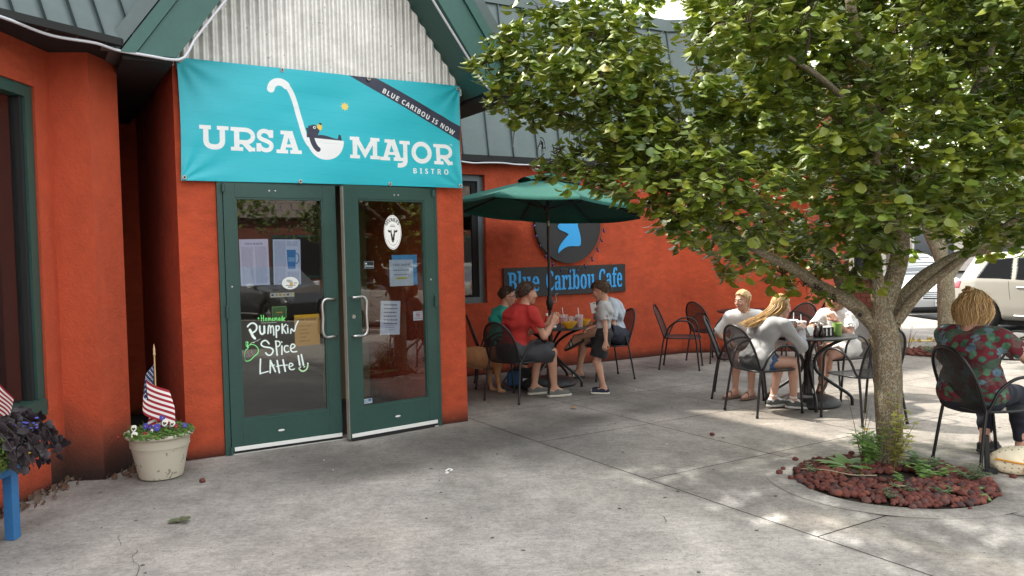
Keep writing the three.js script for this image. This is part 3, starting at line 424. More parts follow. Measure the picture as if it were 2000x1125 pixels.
  paper('menu_sheet', 'printed menu sheet with a blue mug picture taped in the left door', 'poster', 0.548, 1.55, 0.228, 0.376, canvasTex(256, 416, (x, w, h) => { x.fillStyle = '#b8c6de'; x.fillRect(0, 0, w, h); const R = rng(4); lines(x, 14, 118, 20, 400, 9, '#6d7da0', R); lines(x, 130, 240, 300, 400, 9, '#6d7da0', R); lines(x, 130, 240, 20, 60, 9, '#6d7da0', R); x.fillStyle = '#2f78b4'; x.beginPath(); x.moveTo(126, 96); x.lineTo(212, 96); x.lineTo(206, 272); x.lineTo(134, 272); x.fill(); x.strokeStyle = '#2f78b4'; x.lineWidth = 9; x.beginPath(); x.moveTo(210, 130); x.quadraticCurveTo(244, 128, 240, 180); x.quadraticCurveTo(238, 222, 208, 222); x.stroke(); x.fillStyle = '#6fa4d0'; x.fillRect(140, 166, 60, 40); }), -0.012, false, 'menu sheets on the left door');
  paper('hiring_notice', 'yellow hiring notice taped in the left door above the lettering', 'poster', 0.70, 0.972, 0.215, 0.262, canvasTex(300, 380, (x, w, h) => { x.fillStyle = '#c89d52'; x.fillRect(0, 0, w, h); x.fillStyle = '#e2b423'; x.fillRect(0, 0, w, 36); x.fillStyle = '#5a4524'; x.font = 'bold 34px sans-serif'; x.fillText('NOW HIRING!', 34, 76); x.font = '28px sans-serif'; ['• WAIT STAFF', '• COOKS', '• SUPPORT', '   STAFF', '• BARISTAS'].forEach((s, i) => x.fillText(s, 42, 150 + i * 46)); }));
  paper('green_notice', 'small green notice low in the left door window', 'poster', 0.47, 1.135, 0.125, 0.10, canvasTex(160, 128, (x) => { x.fillStyle = '#3f6a35'; x.fillRect(0, 0, 160, 128); x.strokeStyle = '#7ea66a'; x.lineWidth = 5; x.strokeRect(6, 6, 148, 116); x.fillStyle = '#b9923f'; x.fillRect(48, 60, 64, 14); }));
  paper('paper_strip', 'pale strip of small card logos in the left door window', 'poster', 0.50, 1.277, 0.20, 0.036, canvasTex(256, 48, (x) => { x.fillStyle = '#b7b9a6'; x.fillRect(0, 0, 256, 48); const c = ['#2c3f6e', '#8f9a8a', '#a98b3c', '#b3a23f', '#31508e', '#c6ba60']; c.forEach((k, i) => { x.fillStyle = k; x.fillRect(12 + i * 41, 12, 24, 22); }); }));
  paper('hours_sheet', 'white opening hours sheet with a yellow line in the right door', 'poster', 1.89 - 0.335, 1.43, 0.245, 0.235, canvasTex(320, 300, (x, w, h) => { x.fillStyle = '#b4c3d2'; x.fillRect(0, 0, w, h); x.fillStyle = '#48566b'; x.font = 'bold 34px serif'; x.fillText('URSA MAJOR', 50, 70); lines(x, 48, 262, 114, 140, 30, '#5b687c', rng(7)); lines(x, 56, 256, 164, 190, 30, '#5b687c', rng(8)); x.fillStyle = '#b9bd2a'; x.fillRect(84, 200, 150, 22); lines(x, 92, 228, 207, 220, 26, '#6d7420', rng(9)); }), 0.0, true);
  paper('blue_sheet', 'blue card showing behind the opening hours sheet', 'poster', 1.89 - 0.30, 1.455, 0.26, 0.27, canvasTex(64, 64, (x) => { x.fillStyle = '#3f8fc4'; x.fillRect(0, 0, 64, 64); }), 0.0, true).translateZ(-0.0016);
  paper('notice_sheet', 'white typed notice hung low in the right door', 'poster', 1.89 - 0.463, 1.035, 0.20, 0.30, canvasTex(240, 360, (x, w, h) => { x.fillStyle = '#b9c3d3'; x.fillRect(0, 0, w, h); x.fillStyle = '#3c4658'; lines(x, 40, 205, 36, 240, 40, '#4a5568', rng(10)); lines(x, 60, 190, 262, 320, 20, '#7c879c', rng(6)); }), -0.06, true);
  paper('no_smoking_sign', 'small white no smoking card beside the right door hinge', 'sign', 1.89 - 0.175, 1.035, 0.10, 0.085, canvasTex(200, 170, (x) => { x.fillStyle = '#cbd3dc'; x.fillRect(0, 0, 200, 170); x.strokeStyle = '#b53a48'; x.lineWidth = 9; x.beginPath(); x.arc(100, 68, 42, 0, 7); x.stroke(); x.fillStyle = '#3a3a40'; x.fillRect(70, 62, 60, 12); x.beginPath(); x.moveTo(72, 40); x.lineTo(128, 98); x.stroke(); x.fillStyle = '#b06a74'; x.fillRect(20, 132, 160, 10); }), 0.0, true);
}

// ---------------------------------------------------------------- banner and wall signs
{
  const tex = canvasTex(1600, 615, (x, W, Hh) => {
    x.fillStyle = '#2cc0d0'; x.fillRect(0, 0, W, Hh);
    const wht = '#f6f8f8', nav = '#33364a';
    x.fillStyle = nav; x.beginPath(); x.moveTo(900, 0); x.lineTo(1062, 0); x.lineTo(1600, 242); x.lineTo(1600, 330); x.fill();
    x.save(); x.translate(1092, 78); x.rotate(0.443); x.fillStyle = wht; x.font = 'bold 40px sans-serif'; const s = 'BLUE CARIBOU IS NOW'; let q = 0, tw = 0; for (const c of s) tw += x.measureText(c).width; for (const c of s) { x.fillText(c, q, 0); q += x.measureText(c).width + (512 - tw) / 18; } x.restore();
    // slab letters, drawn with straight strokes and serifs: unit height h, stem t
    const h = 122, t = 27, sf = 20; x.fillStyle = wht; x.strokeStyle = wht; x.lineCap = 'butt'; x.lineJoin = 'miter';
    const bar = (a, b, w, hh) => x.fillRect(a, b, w, hh);
    const U = (l, b, w) => { bar(l, b - h, 58, sf); bar(l + w - 58, b - h, 58, sf); x.lineWidth = t; x.beginPath(); x.moveTo(l + 32, b - h + 4); x.lineTo(l + 32, b - 46); x.quadraticCurveTo(l + 34, b - t / 2, l + w / 2, b - t / 2); x.quadraticCurveTo(l + w - 34, b - t / 2, l + w - 32, b - 46); x.lineTo(l + w - 32, b - h + 4); x.stroke(); };
    const Rr = (l, b, w) => { bar(l, b - h, 50, sf); bar(l, b - sf, 62, sf); bar(l + w - 34, b - sf, 36, sf); x.lineWidth = t; x.beginPath(); x.moveTo(l + 30, b - h + 2); x.lineTo(l + 30, b - 4); x.stroke(); x.lineWidth = 23; x.beginPath(); x.moveTo(l + 20, b - h + 11.5); x.lineTo(l + w - 52, b - h + 11.5); x.bezierCurveTo(l + w + 6, b - h + 10, l + w + 6, b - 44, l + w - 52, b - 46); x.lineTo(l + 30, b - 46); x.stroke(); x.lineWidth = t; x.beginPath(); x.moveTo(l + w - 58, b - 48); x.lineTo(l + w - 16, b - 4); x.stroke(); };
    const S = (l, b, w) => { x.lineWidth = 23; x.beginPath(); x.moveTo(l + w - 13, b - h + 44); x.bezierCurveTo(l + w - 18, b - h - 2, l + 14, b - h + 2, l + 14, b - h + 36); x.bezierCurveTo(l + 16, b - h + 66, l + w - 12, b - h + 54, l + w - 12, b - 34); x.bezierCurveTo(l + w - 14, b - 0, l + 16, b - 2, l + 12, b - 46); x.stroke(); bar(l + w - 23, b - h + 3, 22, 42); bar(l, b - 46, 22, 44); };
    const A = (l, b, w) => { bar(l, b - sf, 62, sf); bar(l + w - 62, b - sf, 62, sf); x.lineWidth = t; x.beginPath(); x.moveTo(l + 30, b - 4); x.lineTo(l + w / 2 - 6, b - h + 2); x.stroke(); x.lineWidth = t + 4; x.beginPath(); x.moveTo(l + w - 28, b - 4); x.lineTo(l + w / 2 + 4, b - h + 2); x.stroke(); bar(l + w / 2 - 44, b - h, 66, sf); bar(l + 42, b - 50, w - 84, 17); };
    const Mm = (l, b, w) => { bar(l, b - h, 56, sf); bar(l + w - 56, b - h, 56, sf); bar(l, b - sf, 58, sf); bar(l + w - 58, b - sf, 58, sf); x.lineWidth = t; x.beginPath(); x.moveTo(l + 29, b - 2); x.lineTo(l + 29, b - h + 2); x.moveTo(l + w - 29, b - 2); x.lineTo(l + w - 29, b - h + 2); x.stroke(); x.lineWidth = t - 2; x.beginPath(); x.moveTo(l + 34, b - h + 4); x.lineTo(l + w / 2, b - 26); x.lineTo(l + w - 34, b - h + 4); x.stroke(); };
    const J = (l, b, w) => { bar(l + w - 66, b - h, 66, sf); x.lineWidth = t; x.beginPath(); x.moveTo(l + w - 30, b - h + 2); x.lineTo(l + w - 30, b - 8); x.quadraticCurveTo(l + w - 32, b + 26, l + 4, b + 22); x.stroke(); };
    const Oo = (l, b, w) => { x.lineWidth = t; x.beginPath(); x.ellipse(l + w / 2, b - h / 2, w / 2 - t / 2, h / 2 - t / 2 + 4, 0, 0, 7); x.stroke(); };
    U(93, 452, 146); Rr(249, 453, 122); S(380, 454, 90); A(484, 456, 136); Mm(892, 466, 178); A(1072, 469, 146); J(1176, 472, 84); Oo(1270, 474, 130); Rr(1414, 478, 122);
    x.fillStyle = wht; x.font = 'bold 44px sans-serif'; q = 1273; for (const c of 'BISTRO') { x.fillText(c, q, 538); q += x.measureText(c).width + 16; } x.font = '14px sans-serif'; x.fillText('TM', 1524, 362);
    // ladle
    x.lineCap = 'round'; x.lineWidth = 40; x.beginPath(); x.moveTo(462, 116); x.bezierCurveTo(470, 70, 520, 64, 545, 92); x.stroke();
    x.lineWidth = 28; x.beginPath(); x.moveTo(515, 78); x.bezierCurveTo(580, 90, 592, 190, 618, 280); x.bezierCurveTo(630, 330, 640, 370, 662, 400); x.stroke();
    x.beginPath(); x.moveTo(640, 360); x.lineTo(858, 372); x.bezierCurveTo(856, 440, 810, 482, 750, 482); x.bezierCurveTo(690, 480, 655, 430, 640, 360); x.fill();
    // reclining bear, star
    x.fillStyle = nav; x.beginPath(); x.moveTo(650, 362); x.bezierCurveTo(648, 330, 656, 318, 662, 310); x.bezierCurveTo(672, 290, 694, 286, 706, 296); x.lineTo(722, 322); x.lineTo(712, 348); x.bezierCurveTo(740, 340, 770, 352, 800, 360); x.lineTo(824, 364); x.lineTo(828, 340); x.quadraticCurveTo(838, 334, 842, 346); x.lineTo(846, 371); x.fill();
    x.beginPath(); x.arc(656, 318, 9, 0, 7); x.arc(666, 304, 7, 0, 7); x.fill();
    x.strokeStyle = nav; x.lineWidth = 28; x.beginPath(); x.moveTo(676, 352); x.bezierCurveTo(680, 390, 695, 415, 710, 426); x.stroke();
    x.fillStyle = '#f2cf5c'; x.beginPath(); x.moveTo(706, 298); x.quadraticCurveTo(716, 280, 734, 286); x.quadraticCurveTo(742, 300, 730, 320); x.quadraticCurveTo(712, 318, 706, 298); x.fill(); x.fillStyle = nav; x.beginPath(); x.ellipse(728, 284, 9, 6, 0.3, 0, 7); x.fill();
    x.fillStyle = wht; x.beginPath(); x.arc(694, 306, 8, 0, 7); x.fill(); x.fillStyle = nav; x.beginPath(); x.arc(695, 306, 4, 0, 7); x.fill();
    x.fillStyle = '#f2d56a'; x.beginPath(); for (let i = 0; i < 16; i++) { const a = i / 16 * Math.PI * 2, r = i % 2 ? 15 : 27; x.lineTo(871 + Math.cos(a) * r, 177 + Math.sin(a) * r); } x.fill();
    for (let i = 0; i < 1400; i++) { x.fillStyle = `rgba(${i % 2 ? '255,255,255' : '0,60,80'},0.02)`; x.fillRect((i * 977) % 1600, (i * 449) % 615, 60 + (i % 50), 2); }
  });
  const Wb = 2.455, Hb = 0.945, nx = 120, ny = 48, g = new THREE.PlaneGeometry(Wb, Hb, nx, ny), p = g.attributes.position;
  const corner = [[-1, 1], [1, 1], [-1, -1], [1, -1]];
  for (let i = 0; i < p.count; i++) {
    const a = p.getX(i) / Wb * 2, b = p.getY(i) / Hb * 2; let z = 0.007 * Math.sin(a * 2.4 + b * 1.2 + 1) + 0.005 * Math.sin(a * 6 - b * 3) + 0.018 * (fbm(a * 2 + 4, b * 2, 3, 3) - 0.5) * (1 - b * b * 0.5);
    for (const [cx, cy] of corner) { const dx = (a - cx) * Wb / 2, dy = (b - cy) * Hb / 2, d = Math.hypot(dx, dy), an = Math.atan2(dy, dx); z += 0.012 * Math.sin(an * 11) * Math.exp(-d * 4.5) * Math.min(1, d * 12); }
    const tie = Math.min(1, Math.abs(a + 0.38) * 4, Math.abs(a - 0.27) * 4, (1 - Math.abs(a)) * 6); if (b > 0.6) z += 0.006 * tie * Math.sin((b - 0.6) / 0.4 * 1.6);
    if (a > 0.96) z += 0.012 * (a - 0.96) / 0.04 * Math.sin(b * 5) * (1 - b * b);
    p.setZ(i, z); p.setX(i, p.getX(i) - 0.012 * (1 - b * b) * Math.sign(a) * Math.pow(Math.abs(a), 8)); p.setY(i, p.getY(i) - 0.006 * (1 - a * a) * b);
  }
  g.computeVertexNormals();
  const [bx, bz] = toW(0.965, 0.050);
  const ban = thing('bistro_banner', 'turquoise vinyl banner lettered for the bistro, hung over the entrance doors', 'banner', [bx, 2.672, bz], TH); ban.rotation.order = 'YXZ'; ban.rotation.z = 0.001;
  mesh('cloth', g, std({ map: tex, color: lin(0.92, 0.92, 0.92), roughness: 0.42, bumpMap: rep(TX.weave, 30, 12), bumpScale: 0.0003, side: THREE.DoubleSide }), ban);
  const gr = new THREE.TorusGeometry(0.012, 0.006, 8, 16), nail = new THREE.CylinderGeometry(0.005, 0.005, 0.012, 8); nail.rotateX(Math.PI / 2);
  for (const [u, v] of [[-1.205, 0.445], [-0.42, 0.452], [0.33, 0.452], [1.20, 0.445], [-1.205, -0.45], [-0.30, -0.455], [0.5, -0.455], [1.20, -0.45]]) { const m = mesh('grommet', gr, M.alu, ban); m.position.set(u, v, 0.014); mesh('nail', nail, M.rubber, m); }
}
{
  // round emblem sign and long name sign on the recessed wall
  const onWall = (u, n) => toW(u, n);
  const [cx, cz] = onWall(5.2, -2.50);
  const s = thing('round_emblem_sign', 'round black sign with a blue caribou head on the red wall', 'sign', [cx, 2.0, cz], TH);
  const c = new THREE.CylinderGeometry(0.555, 0.555, 0.05, 64); c.rotateX(Math.PI / 2); mesh('board', uvBox(c), std({ color: lin(0.018, 0.018, 0.02), map: TX.paintDirt, roughness: 0.6 }), s);
  // caribou head outline cut from sheet (metres about the centre)
  const sh = new THREE.Shape(); sh.moveTo(-0.185, -0.435); sh.bezierCurveTo(-0.20, -0.35, -0.10, -0.26, 0.0, -0.175); sh.bezierCurveTo(-0.06, -0.12, -0.16, -0.13, -0.185, -0.07); sh.bezierCurveTo(-0.19, -0.02, -0.10, -0.01, -0.01, 0.02); sh.bezierCurveTo(0.0, 0.06, -0.03, 0.08, -0.12, 0.14); sh.bezierCurveTo(-0.22, 0.20, -0.26, 0.30, -0.24, 0.40); sh.bezierCurveTo(-0.20, 0.30, -0.14, 0.24, -0.06, 0.22); sh.bezierCurveTo(-0.08, 0.30, -0.06, 0.36, -0.02, 0.42); sh.bezierCurveTo(-0.01, 0.32, 0.02, 0.22, 0.06, 0.13); sh.bezierCurveTo(0.12, 0.22, 0.20, 0.30, 0.30, 0.36); sh.bezierCurveTo(0.26, 0.24, 0.20, 0.16, 0.13, 0.10); sh.bezierCurveTo(0.20, 0.09, 0.23, 0.05, 0.19, 0.01); sh.bezierCurveTo(0.15, -0.01, 0.15, -0.04, 0.165, -0.08); sh.bezierCurveTo(0.20, -0.18, 0.22, -0.26, 0.195, -0.33); sh.bezierCurveTo(0.10, -0.36, -0.02, -0.28, -0.185, -0.435);
  const cg = new THREE.ExtrudeGeometry(sh, { depth: 0.008, bevelEnabled: false, curveSegments: 12 }); cg.translate(-0.01, 0.02, 0.026); mesh('caribou_head', cg, std({ color: lin(0.025, 0.36, 0.78), roughness: 0.5 }), s);
  const [nx, nz] = onWall(5.185, -2.525);
  const b = thing('name_sign', 'long black board lettered in ragged blue type on the red wall', 'sign', [nx, 1.205, nz], TH); b.rotation.order = 'YXZ'; b.rotation.z = 0.004;
  mesh('board', box(2.09, 0.405, 0.024, 0, 0, 0, 0.004), std({ color: lin(0.02, 0.019, 0.019), map: TX.paintDirt, roughness: 0.62 }), b);
  const lt = canvasTex(1700, 330, (x, W, h) => { x.clearRect(0, 0, W, h); x.fillStyle = '#2f9fe6'; x.strokeStyle = '#2f9fe6'; x.lineWidth = 3; x.lineJoin = 'round'; const put = (s, l, w) => { x.save(); x.font = 'bold 250px serif'; const k = w / x.measureText(s).width; x.translate(l, 272); x.scale(k, 1.25); x.fillText(s, 0, 0); x.strokeText(s, 0, 0); x.restore(); }; put('Blue', 40, 425); put('Caribou', 545, 700); put('Cafe', 1295, 365); const R = rng(12); x.globalCompositeOperation = 'destination-out'; for (let i = 0; i < 900; i++) { x.globalAlpha = 0.75; x.beginPath(); x.arc(R() * W, R() * h, 1.5 + R() * 3.2, 0, 7); x.fill(); } });
  const lg = new THREE.PlaneGeometry(2.07, 0.39); lg.translate(0, 0, 0.0155); mesh('lettering', lg, std({ map: lt, transparent: true, roughness: 0.6 }), b);
  // purple bulbs strung round the emblem
  const [sx, sz] = onWall(5.2, -2.47);
  const st = thing('bulb_string', 'string of small dark violet bulbs round the emblem sign', 'string lights', [sx, 2.0, sz], TH);
  const pts = [], blue = phys({ color: lin(0.02, 0.015, 0.13), roughness: 0.12, clearcoat: 0.6 }); for (let i = 0; i <= 40; i++) { const a = i / 40 * Math.PI * 2 + Math.PI / 2, sag = Math.max(0, -Math.sin(a) - 0.55); pts.push([Math.cos(a) * 0.575, Math.sin(a) * 0.575 - sag * 0.16, 0.01 + 0.02 * sag]); }
  mesh('cord', tube(pts, 0.004, 160, 6), std({ color: lin(0.03, 0.06, 0.04), roughness: 0.6 }), st);
  const bg = new THREE.SphereGeometry(0.014, 10, 8); bg.scale(1, 2.1, 1); const sg = new THREE.CylinderGeometry(0.009, 0.009, 0.02, 8); sg.translate(0, 0.03, 0);
  for (let i = 0; i < 26; i++) { const a = i / 26 * Math.PI * 2 + 0.06, sag = Math.max(0, -Math.sin(a) - 0.55); const m = mesh('bulb', bg, blue, st); m.position.set(Math.cos(a) * 0.60, Math.sin(a) * 0.60 - sag * 0.17, 0.03); m.rotation.z = a < Math.PI ? a - Math.PI / 2 + 0.6 * Math.cos(i * 3) : 0.3 * Math.cos(i * 2.1) + 0.5 * Math.cos(a); mesh('socket', sg, M.rubber, m); }
}
// rope lights along the eaves
{
  const rope = std({ color: lin(0.62, 0.62, 0.66), roughness: 0.3 });
  const l = (u, y, n) => { const [x, z] = toW(u, n); return [x, y, z]; };
  single('rope_light', tube([[-3.13, 3.06, 2], [-3.06, 3.05, -1], [-3.05, 3.06, -3.4], [-3.045, 3.04, -4.5], [-3.02, 3.06, -4.95], [-2.93, 3.04, -5.2], [-2.76, 3.05, -5.45], l(-0.72, 3.04, 0.50), l(-0.50, 3.022, 0.50), l(-0.36, 3.015, 0.49), l(-0.29, 3.03, 0.49), l(-0.20, 3.18, 0.47), l(0.1, 3.60, 0.465), l(0.55, 4.26, 0.465), l(0.97, 4.86, 0.465)], 0.0105, 220, 8), rope, 'white rope light along the left eave and up the left gable edge', 'rope light');
  single('rope_light', tube([l(0.97, 4.87, 0.45), l(1.4, 4.27, 0.452), l(1.75, 3.74, 0.452), l(2.05, 3.33, 0.452), l(2.22, 3.09, 0.46), l(2.28, 3.03, 0.50), l(2.42, 3.02, 0.512), l(2.70, 3.02, 0.50), l(2.9, 3.06, 0.3), l(3.4, 3.02, -0.9), l(4.2, 3.0, -2.3)], 0.0105, 160, 8), rope, 'white rope light down the right gable edge', 'rope light');
  const p = []; for (let i = 0; i <= 30; i++) { const t = i / 30; p.push(l(2.6 + t * 4.6, 2.795 - 0.02 * Math.abs(Math.sin(t * 19)) + 0.006 * Math.sin(t * 50), -2.405)); }
  single('rope_light', tube(p, 0.0105, 200, 8), rope, 'white rope light under the recessed wing eave', 'rope light');
}
// ---------------------------------------------------------------- brick building beyond the bistro
{
  const b = thing('brick_building', 'red brick building corner beyond the far end of the bistro', 'building', [6.2, 0, -15.0], -0.12);
  const bm = [lin(0.20, 0.058, 0.036), lin(0.26, 0.085, 0.052), lin(0.15, 0.05, 0.036)].map((c) => std({ color: c, map: rep(TX.stucco, 3), bumpMap: rep(TX.stuccoBump, 4), bumpScale: 0.004, roughness: 0.9 }));
  mesh('wall', box(0.95, 5.2, 0.3, 0.475, 2.6, -0.17), std({ color: lin(0.34, 0.31, 0.28), map: rep(TX.stucco, 2), roughness: 0.95 }), b);
  mesh('footing', box(0.98, 0.22, 0.06, 0.48, 0.08, -0.005), M.pave, b);
  const R = rng(77), lists = [[], [], []], winU = [0.12, 0.78], winY = [1.05, 2.6];
  for (let r = 0; r < 60; r++) { const y = 0.24 + r * 0.0815, off = (r % 2) * 0.11; for (let u = -off; u < 0.95; u += 0.22) { const a = Math.max(0.002, u + 0.005), e = Math.min(0.948, u + 0.215); if (e - a < 0.03 || (e > winU[0] && a < winU[1] && y + 0.07 > winY[0] && y < winY[1])) continue; lists[Math.floor(R() * R() * 3)].push(box(e - a, 0.071, 0.03, (a + e) / 2, y + 0.036, R() * 0.004)); } }
  lists.forEach((l, i) => { const m = mesh('brick', merge(l), bm[i], b); m.userData.kind = 'stuff'; });
  const w = mesh('window', uvBox((() => { const g = slabShape([[winU[0], winY[0]], [winU[1], winY[0]], [winU[1], winY[1]], [winU[0], winY[1]]], 0.07, [[[winU[0] + 0.09, winY[0] + 0.09], [winU[1] - 0.09, winY[0] + 0.09], [winU[1] - 0.09, winY[1] - 0.09], [winU[0] + 0.09, winY[1] - 0.09]]]); g.translate(0, 0, -0.03); return g; })()), M.whiteP, b);
  mesh('pane', box(0.5, 1.4, 0.006, 0.45, 1.82, -0.0155), std({ color: lin(0.015, 0.016, 0.018), roughness: 0.06 }), w);
  mesh('sill', box(0.72, 0.06, 0.1, 0.45, 1.02, 0.03), M.pave, w);
}

// ---------------------------------------------------------------- chairs
function chairProto() {
  const c = new THREE.Group(); c.name = 'patio_chair';
  const r = 0.0115, R = M.blackMetal;
  // hoop back leaning to the rear
  const hoop = []; for (let i = 0; i <= 16; i++) { const t = i / 16, a = Math.PI * t, x = -Math.cos(a) * 0.215 * (0.98 + 0.12 * Math.sin(a)); const y = 0.43 + 0.43 * Math.pow(Math.sin(a), 0.62); hoop.push([x, y, -0.20 - 0.30 * (y - 0.43) - 0.03 * Math.sin(a)]); }
  mesh('back_frame', tube(hoop, r, 56, 8), R, c);
  // curved perforated back
  { const P = [], U = [], I = [], nx = 14, ny = 12; for (let j = 0; j <= ny; j++) for (let i = 0; i <= nx; i++) { const y = 0.432 + (0.425) * j / ny, s = Math.pow((y - 0.43) / 0.43, 1 / 0.62), a = Math.asin(Math.min(1, Math.max(0, s))), hw = Math.max(0.02, Math.cos(a) * 0.215 * (0.98 + 0.12 * Math.sin(a))), k = i / nx * 2 - 1, x = hw * k; P.push(x, y, -0.20 - 0.30 * (y - 0.43) - 0.03 * Math.sin(a) - 0.035 * (1 - k * k) * Math.cos(a)); U.push(x + 0.5, y); }
    for (let j = 0; j < ny; j++) for (let i = 0; i < nx; i++) { const a = j * (nx + 1) + i; I.push(a, a + 1, a + nx + 1, a + 1, a + nx + 2, a + nx + 1); } const g = new THREE.BufferGeometry(); g.setAttribute('position', new THREE.Float32BufferAttribute(P, 3)); g.setAttribute('uv', new THREE.Float32BufferAttribute(U, 2)); g.setIndex(I); g.computeVertexNormals(); mesh('backrest', g, M.meshMetal, c); }
  { const P = [], U = [], I = [], n = 14; for (let j = 0; j <= n; j++) for (let i = 0; i <= n; i++) { const k = i / n * 2 - 1, l = j / n * 2 - 1, q = Math.pow(Math.pow(Math.abs(k), 4) + Math.pow(Math.abs(l), 4), 0.25) / Math.max(Math.abs(k), Math.abs(l), 1e-6); const x = 0.235 * k / (q || 1), z = 0.235 * l / (q || 1); P.push(x, 0.432 - 0.018 * (1 - k * k) * (1 - l * l) - (l > 0.75 ? 0.05 * (l - 0.75) : 0), z + 0.015); U.push(x + 0.5, z + 0.5); }
    for (let j = 0; j < n; j++) for (let i = 0; i < n; i++) { const a = j * (n + 1) + i; I.push(a, a + n + 1, a + 1, a + 1, a + n + 1, a + n + 2); } const g = new THREE.BufferGeometry(); g.setAttribute('position', new THREE.Float32BufferAttribute(P, 3)); g.setAttribute('uv', new THREE.Float32BufferAttribute(U, 2)); g.setIndex(I); g.computeVertexNormals(); mesh('seat', g, M.meshMetal, c);
    const rim = []; for (let i = 0; i < 40; i++) { const a = i / 40 * Math.PI * 2, k = Math.cos(a), l = Math.sin(a), q = Math.pow(Math.pow(Math.abs(k), 4) + Math.pow(Math.abs(l), 4), 0.25); rim.push([0.237 * k / q, 0.424 - (l / q > 0.75 ? 0.05 * (l / q - 0.75) : 0), 0.237 * l / q + 0.015]); } mesh('seat_frame', tube(rim, 0.009, 80, 7, true), R, c); }
  const foot = new THREE.CylinderGeometry(0.014, 0.014, 0.02, 10); foot.translate(0, 0.01, 0);
  for (const s of [-1, 1]) {
    const l = mesh('leg', tube([[s * 0.213, 0.44, -0.20], [s * 0.222, 0.30, -0.225], [s * 0.24, 0.012, -0.27]], r, 12, 8), R, c); const f = mesh('foot', foot, M.rubber, l); f.position.set(s * 0.24, 0, -0.27);
    const m = mesh('leg', tube([[s * 0.262, 0.50, 0.20], [s * 0.258, 0.43, 0.215], [s * 0.248, 0.012, 0.255]], r, 12, 8), R, c); const e = mesh('foot', foot, M.rubber, m); e.position.set(s * 0.248, 0, 0.255);
    mesh('armrest', tube([[s * 0.262, 0.49, 0.2], [s * 0.268, 0.58, 0.185], [s * 0.272, 0.645, 0.13], [s * 0.274, 0.662, 0.05], [s * 0.268, 0.645, -0.04], [s * 0.25, 0.57, -0.13], [s * 0.232, 0.47, -0.175], [s * 0.218, 0.425, -0.195]], r, 48, 8), R, c);
  }
  return c;
}
const chair0 = chairProto(); let chairUsed = false;
const faceTurn = (dx, dz) => Math.atan2(dx, dz);
function placeChair(x, z, dx, dz, label, group) {
  const c = chairUsed ? chair0.clone() : chair0; chairUsed = true;
  c.name = numbered('patio_chair'); c.position.set(x, 0, z); c.rotation.set(0, faceTurn(dx, dz), 0); scene.add(c); tag(c, label, 'chair', group || 'black mesh patio chairs'); return c;
}
placeChair(0.03, -8.68, 0.63, -0.78, 'black mesh patio chair under the man in the red shirt');
placeChair(-0.20, -9.62, 1, -0.08, 'black mesh patio chair under the boy in the teal shirt');
placeChair(1.17, -10.02, -0.95, 0.3, 'black mesh patio chair under the seated person holding a phone');
placeChair(2.27, -10.75, 0.95, 0.31, 'empty black chair by the red wall, leftmost of the empty chairs');
placeChair(2.85, -11.42, 0.86, -0.5, 'empty black chair second from the left by the red wall');
placeChair(4.12, -11.35, -0.9, -0.2, 'empty black chair beyond the hooded girl, at the back table');
placeChair(3.78, -10.85, -0.25, -0.95, 'empty black chair with low arms between the two tables by the wall');
placeChair(2.42, -8.55, 0.95, 0.3, 'black mesh patio chair under the blonde girl with a braid');
placeChair(2.41, -7.69, 0.925, -0.38, 'black mesh patio chair under the girl in the grey hooded jacket');
placeChair(3.45, -8.42, -0.9, 0.42, 'black mesh patio chair under the woman in white');
placeChair(3.16, -7.20, -0.30, -0.95, 'empty black chair pulled up to the table, partly behind the tree trunk');
placeChair(3.375, -5.63, 0.99, -0.14, 'black mesh patio chair under the woman in the floral top');
placeChair(5.12, -8.05, 0.93, 0.36, 'empty black chair at the right edge beyond the woman in the floral top');

// ---------------------------------------------------------------- tables and umbrella
function tableProto() {
  const t = new THREE.Group(); t.name = 'patio_table';
  const top = lathe([[0, 0.688], [0.44, 0.688], [0.452, 0.684], [0.457, 0.692], [0.455, 0.702], [0.448, 0.706], [0, 0.706]], 64); mesh('tabletop', uvBox(top), std({ color: lin(0.022, 0.022, 0.023), roughness: 0.42, bumpMap: rep(TX.hole, 40), bumpScale: 0.001 }), t);
  const p = new THREE.CylinderGeometry(0.028, 0.028, 0.66, 20); p.translate(0, 0.36, 0); mesh('post', p, M.blackMetal, t);
  for (let k = 0; k < 4; k++) { const a = k * Math.PI / 2 + 0.55, c = Math.cos(a), s = Math.sin(a), q = (r, y) => [c * r, y, s * r]; mesh('leg', tube([q(0.40, 0.684), q(0.32, 0.655), q(0.16, 0.57), q(0.075, 0.49), q(0.055, 0.42), q(0.075, 0.345), q(0.18, 0.25), q(0.37, 0.115), q(0.405, 0.075), q(0.41, 0.0)], 0.0165, 64, 10), M.blackMetal, t); }
  return t;
}
function baseProto(name, label, x, z, grp) { const b = thing(name, label, 'umbrella base', [x, 0, z], 0, grp); mesh('disc', lathe([[0, 0.005], [0.295, 0.005], [0.305, 0.02], [0.295, 0.05], [0.25, 0.075], [0.23, 0.085], [0.12, 0.10], [0, 0.105]], 48), std({ color: lin(0.022, 0.022, 0.023), roughness: 0.5, bumpMap: rep(TX.stuccoBump, 4), bumpScale: 0.003 }), b); mesh('sleeve', lathe([[0.05, 0.10], [0.062, 0.11], [0.055, 0.14], [0.047, 0.42], [0.04, 0.45], [0.03, 0.46]], 24), M.blackMetal, b); return b; }
const t0 = tableProto();
t0.name = numbered('patio_table'); t0.position.set(0.45, 0, -9.6); scene.add(t0); tag(t0, 'round black metal table under the teal umbrella', 'table', 'round black patio tables');
copyOf(t0, 'round black metal table between the hooded girl and the woman in white', [2.965, 0, -7.99], 0.35);
copyOf(t0, 'round black metal table against the red wall with empty chairs', [3.42, 0, -11.5], 0.8);
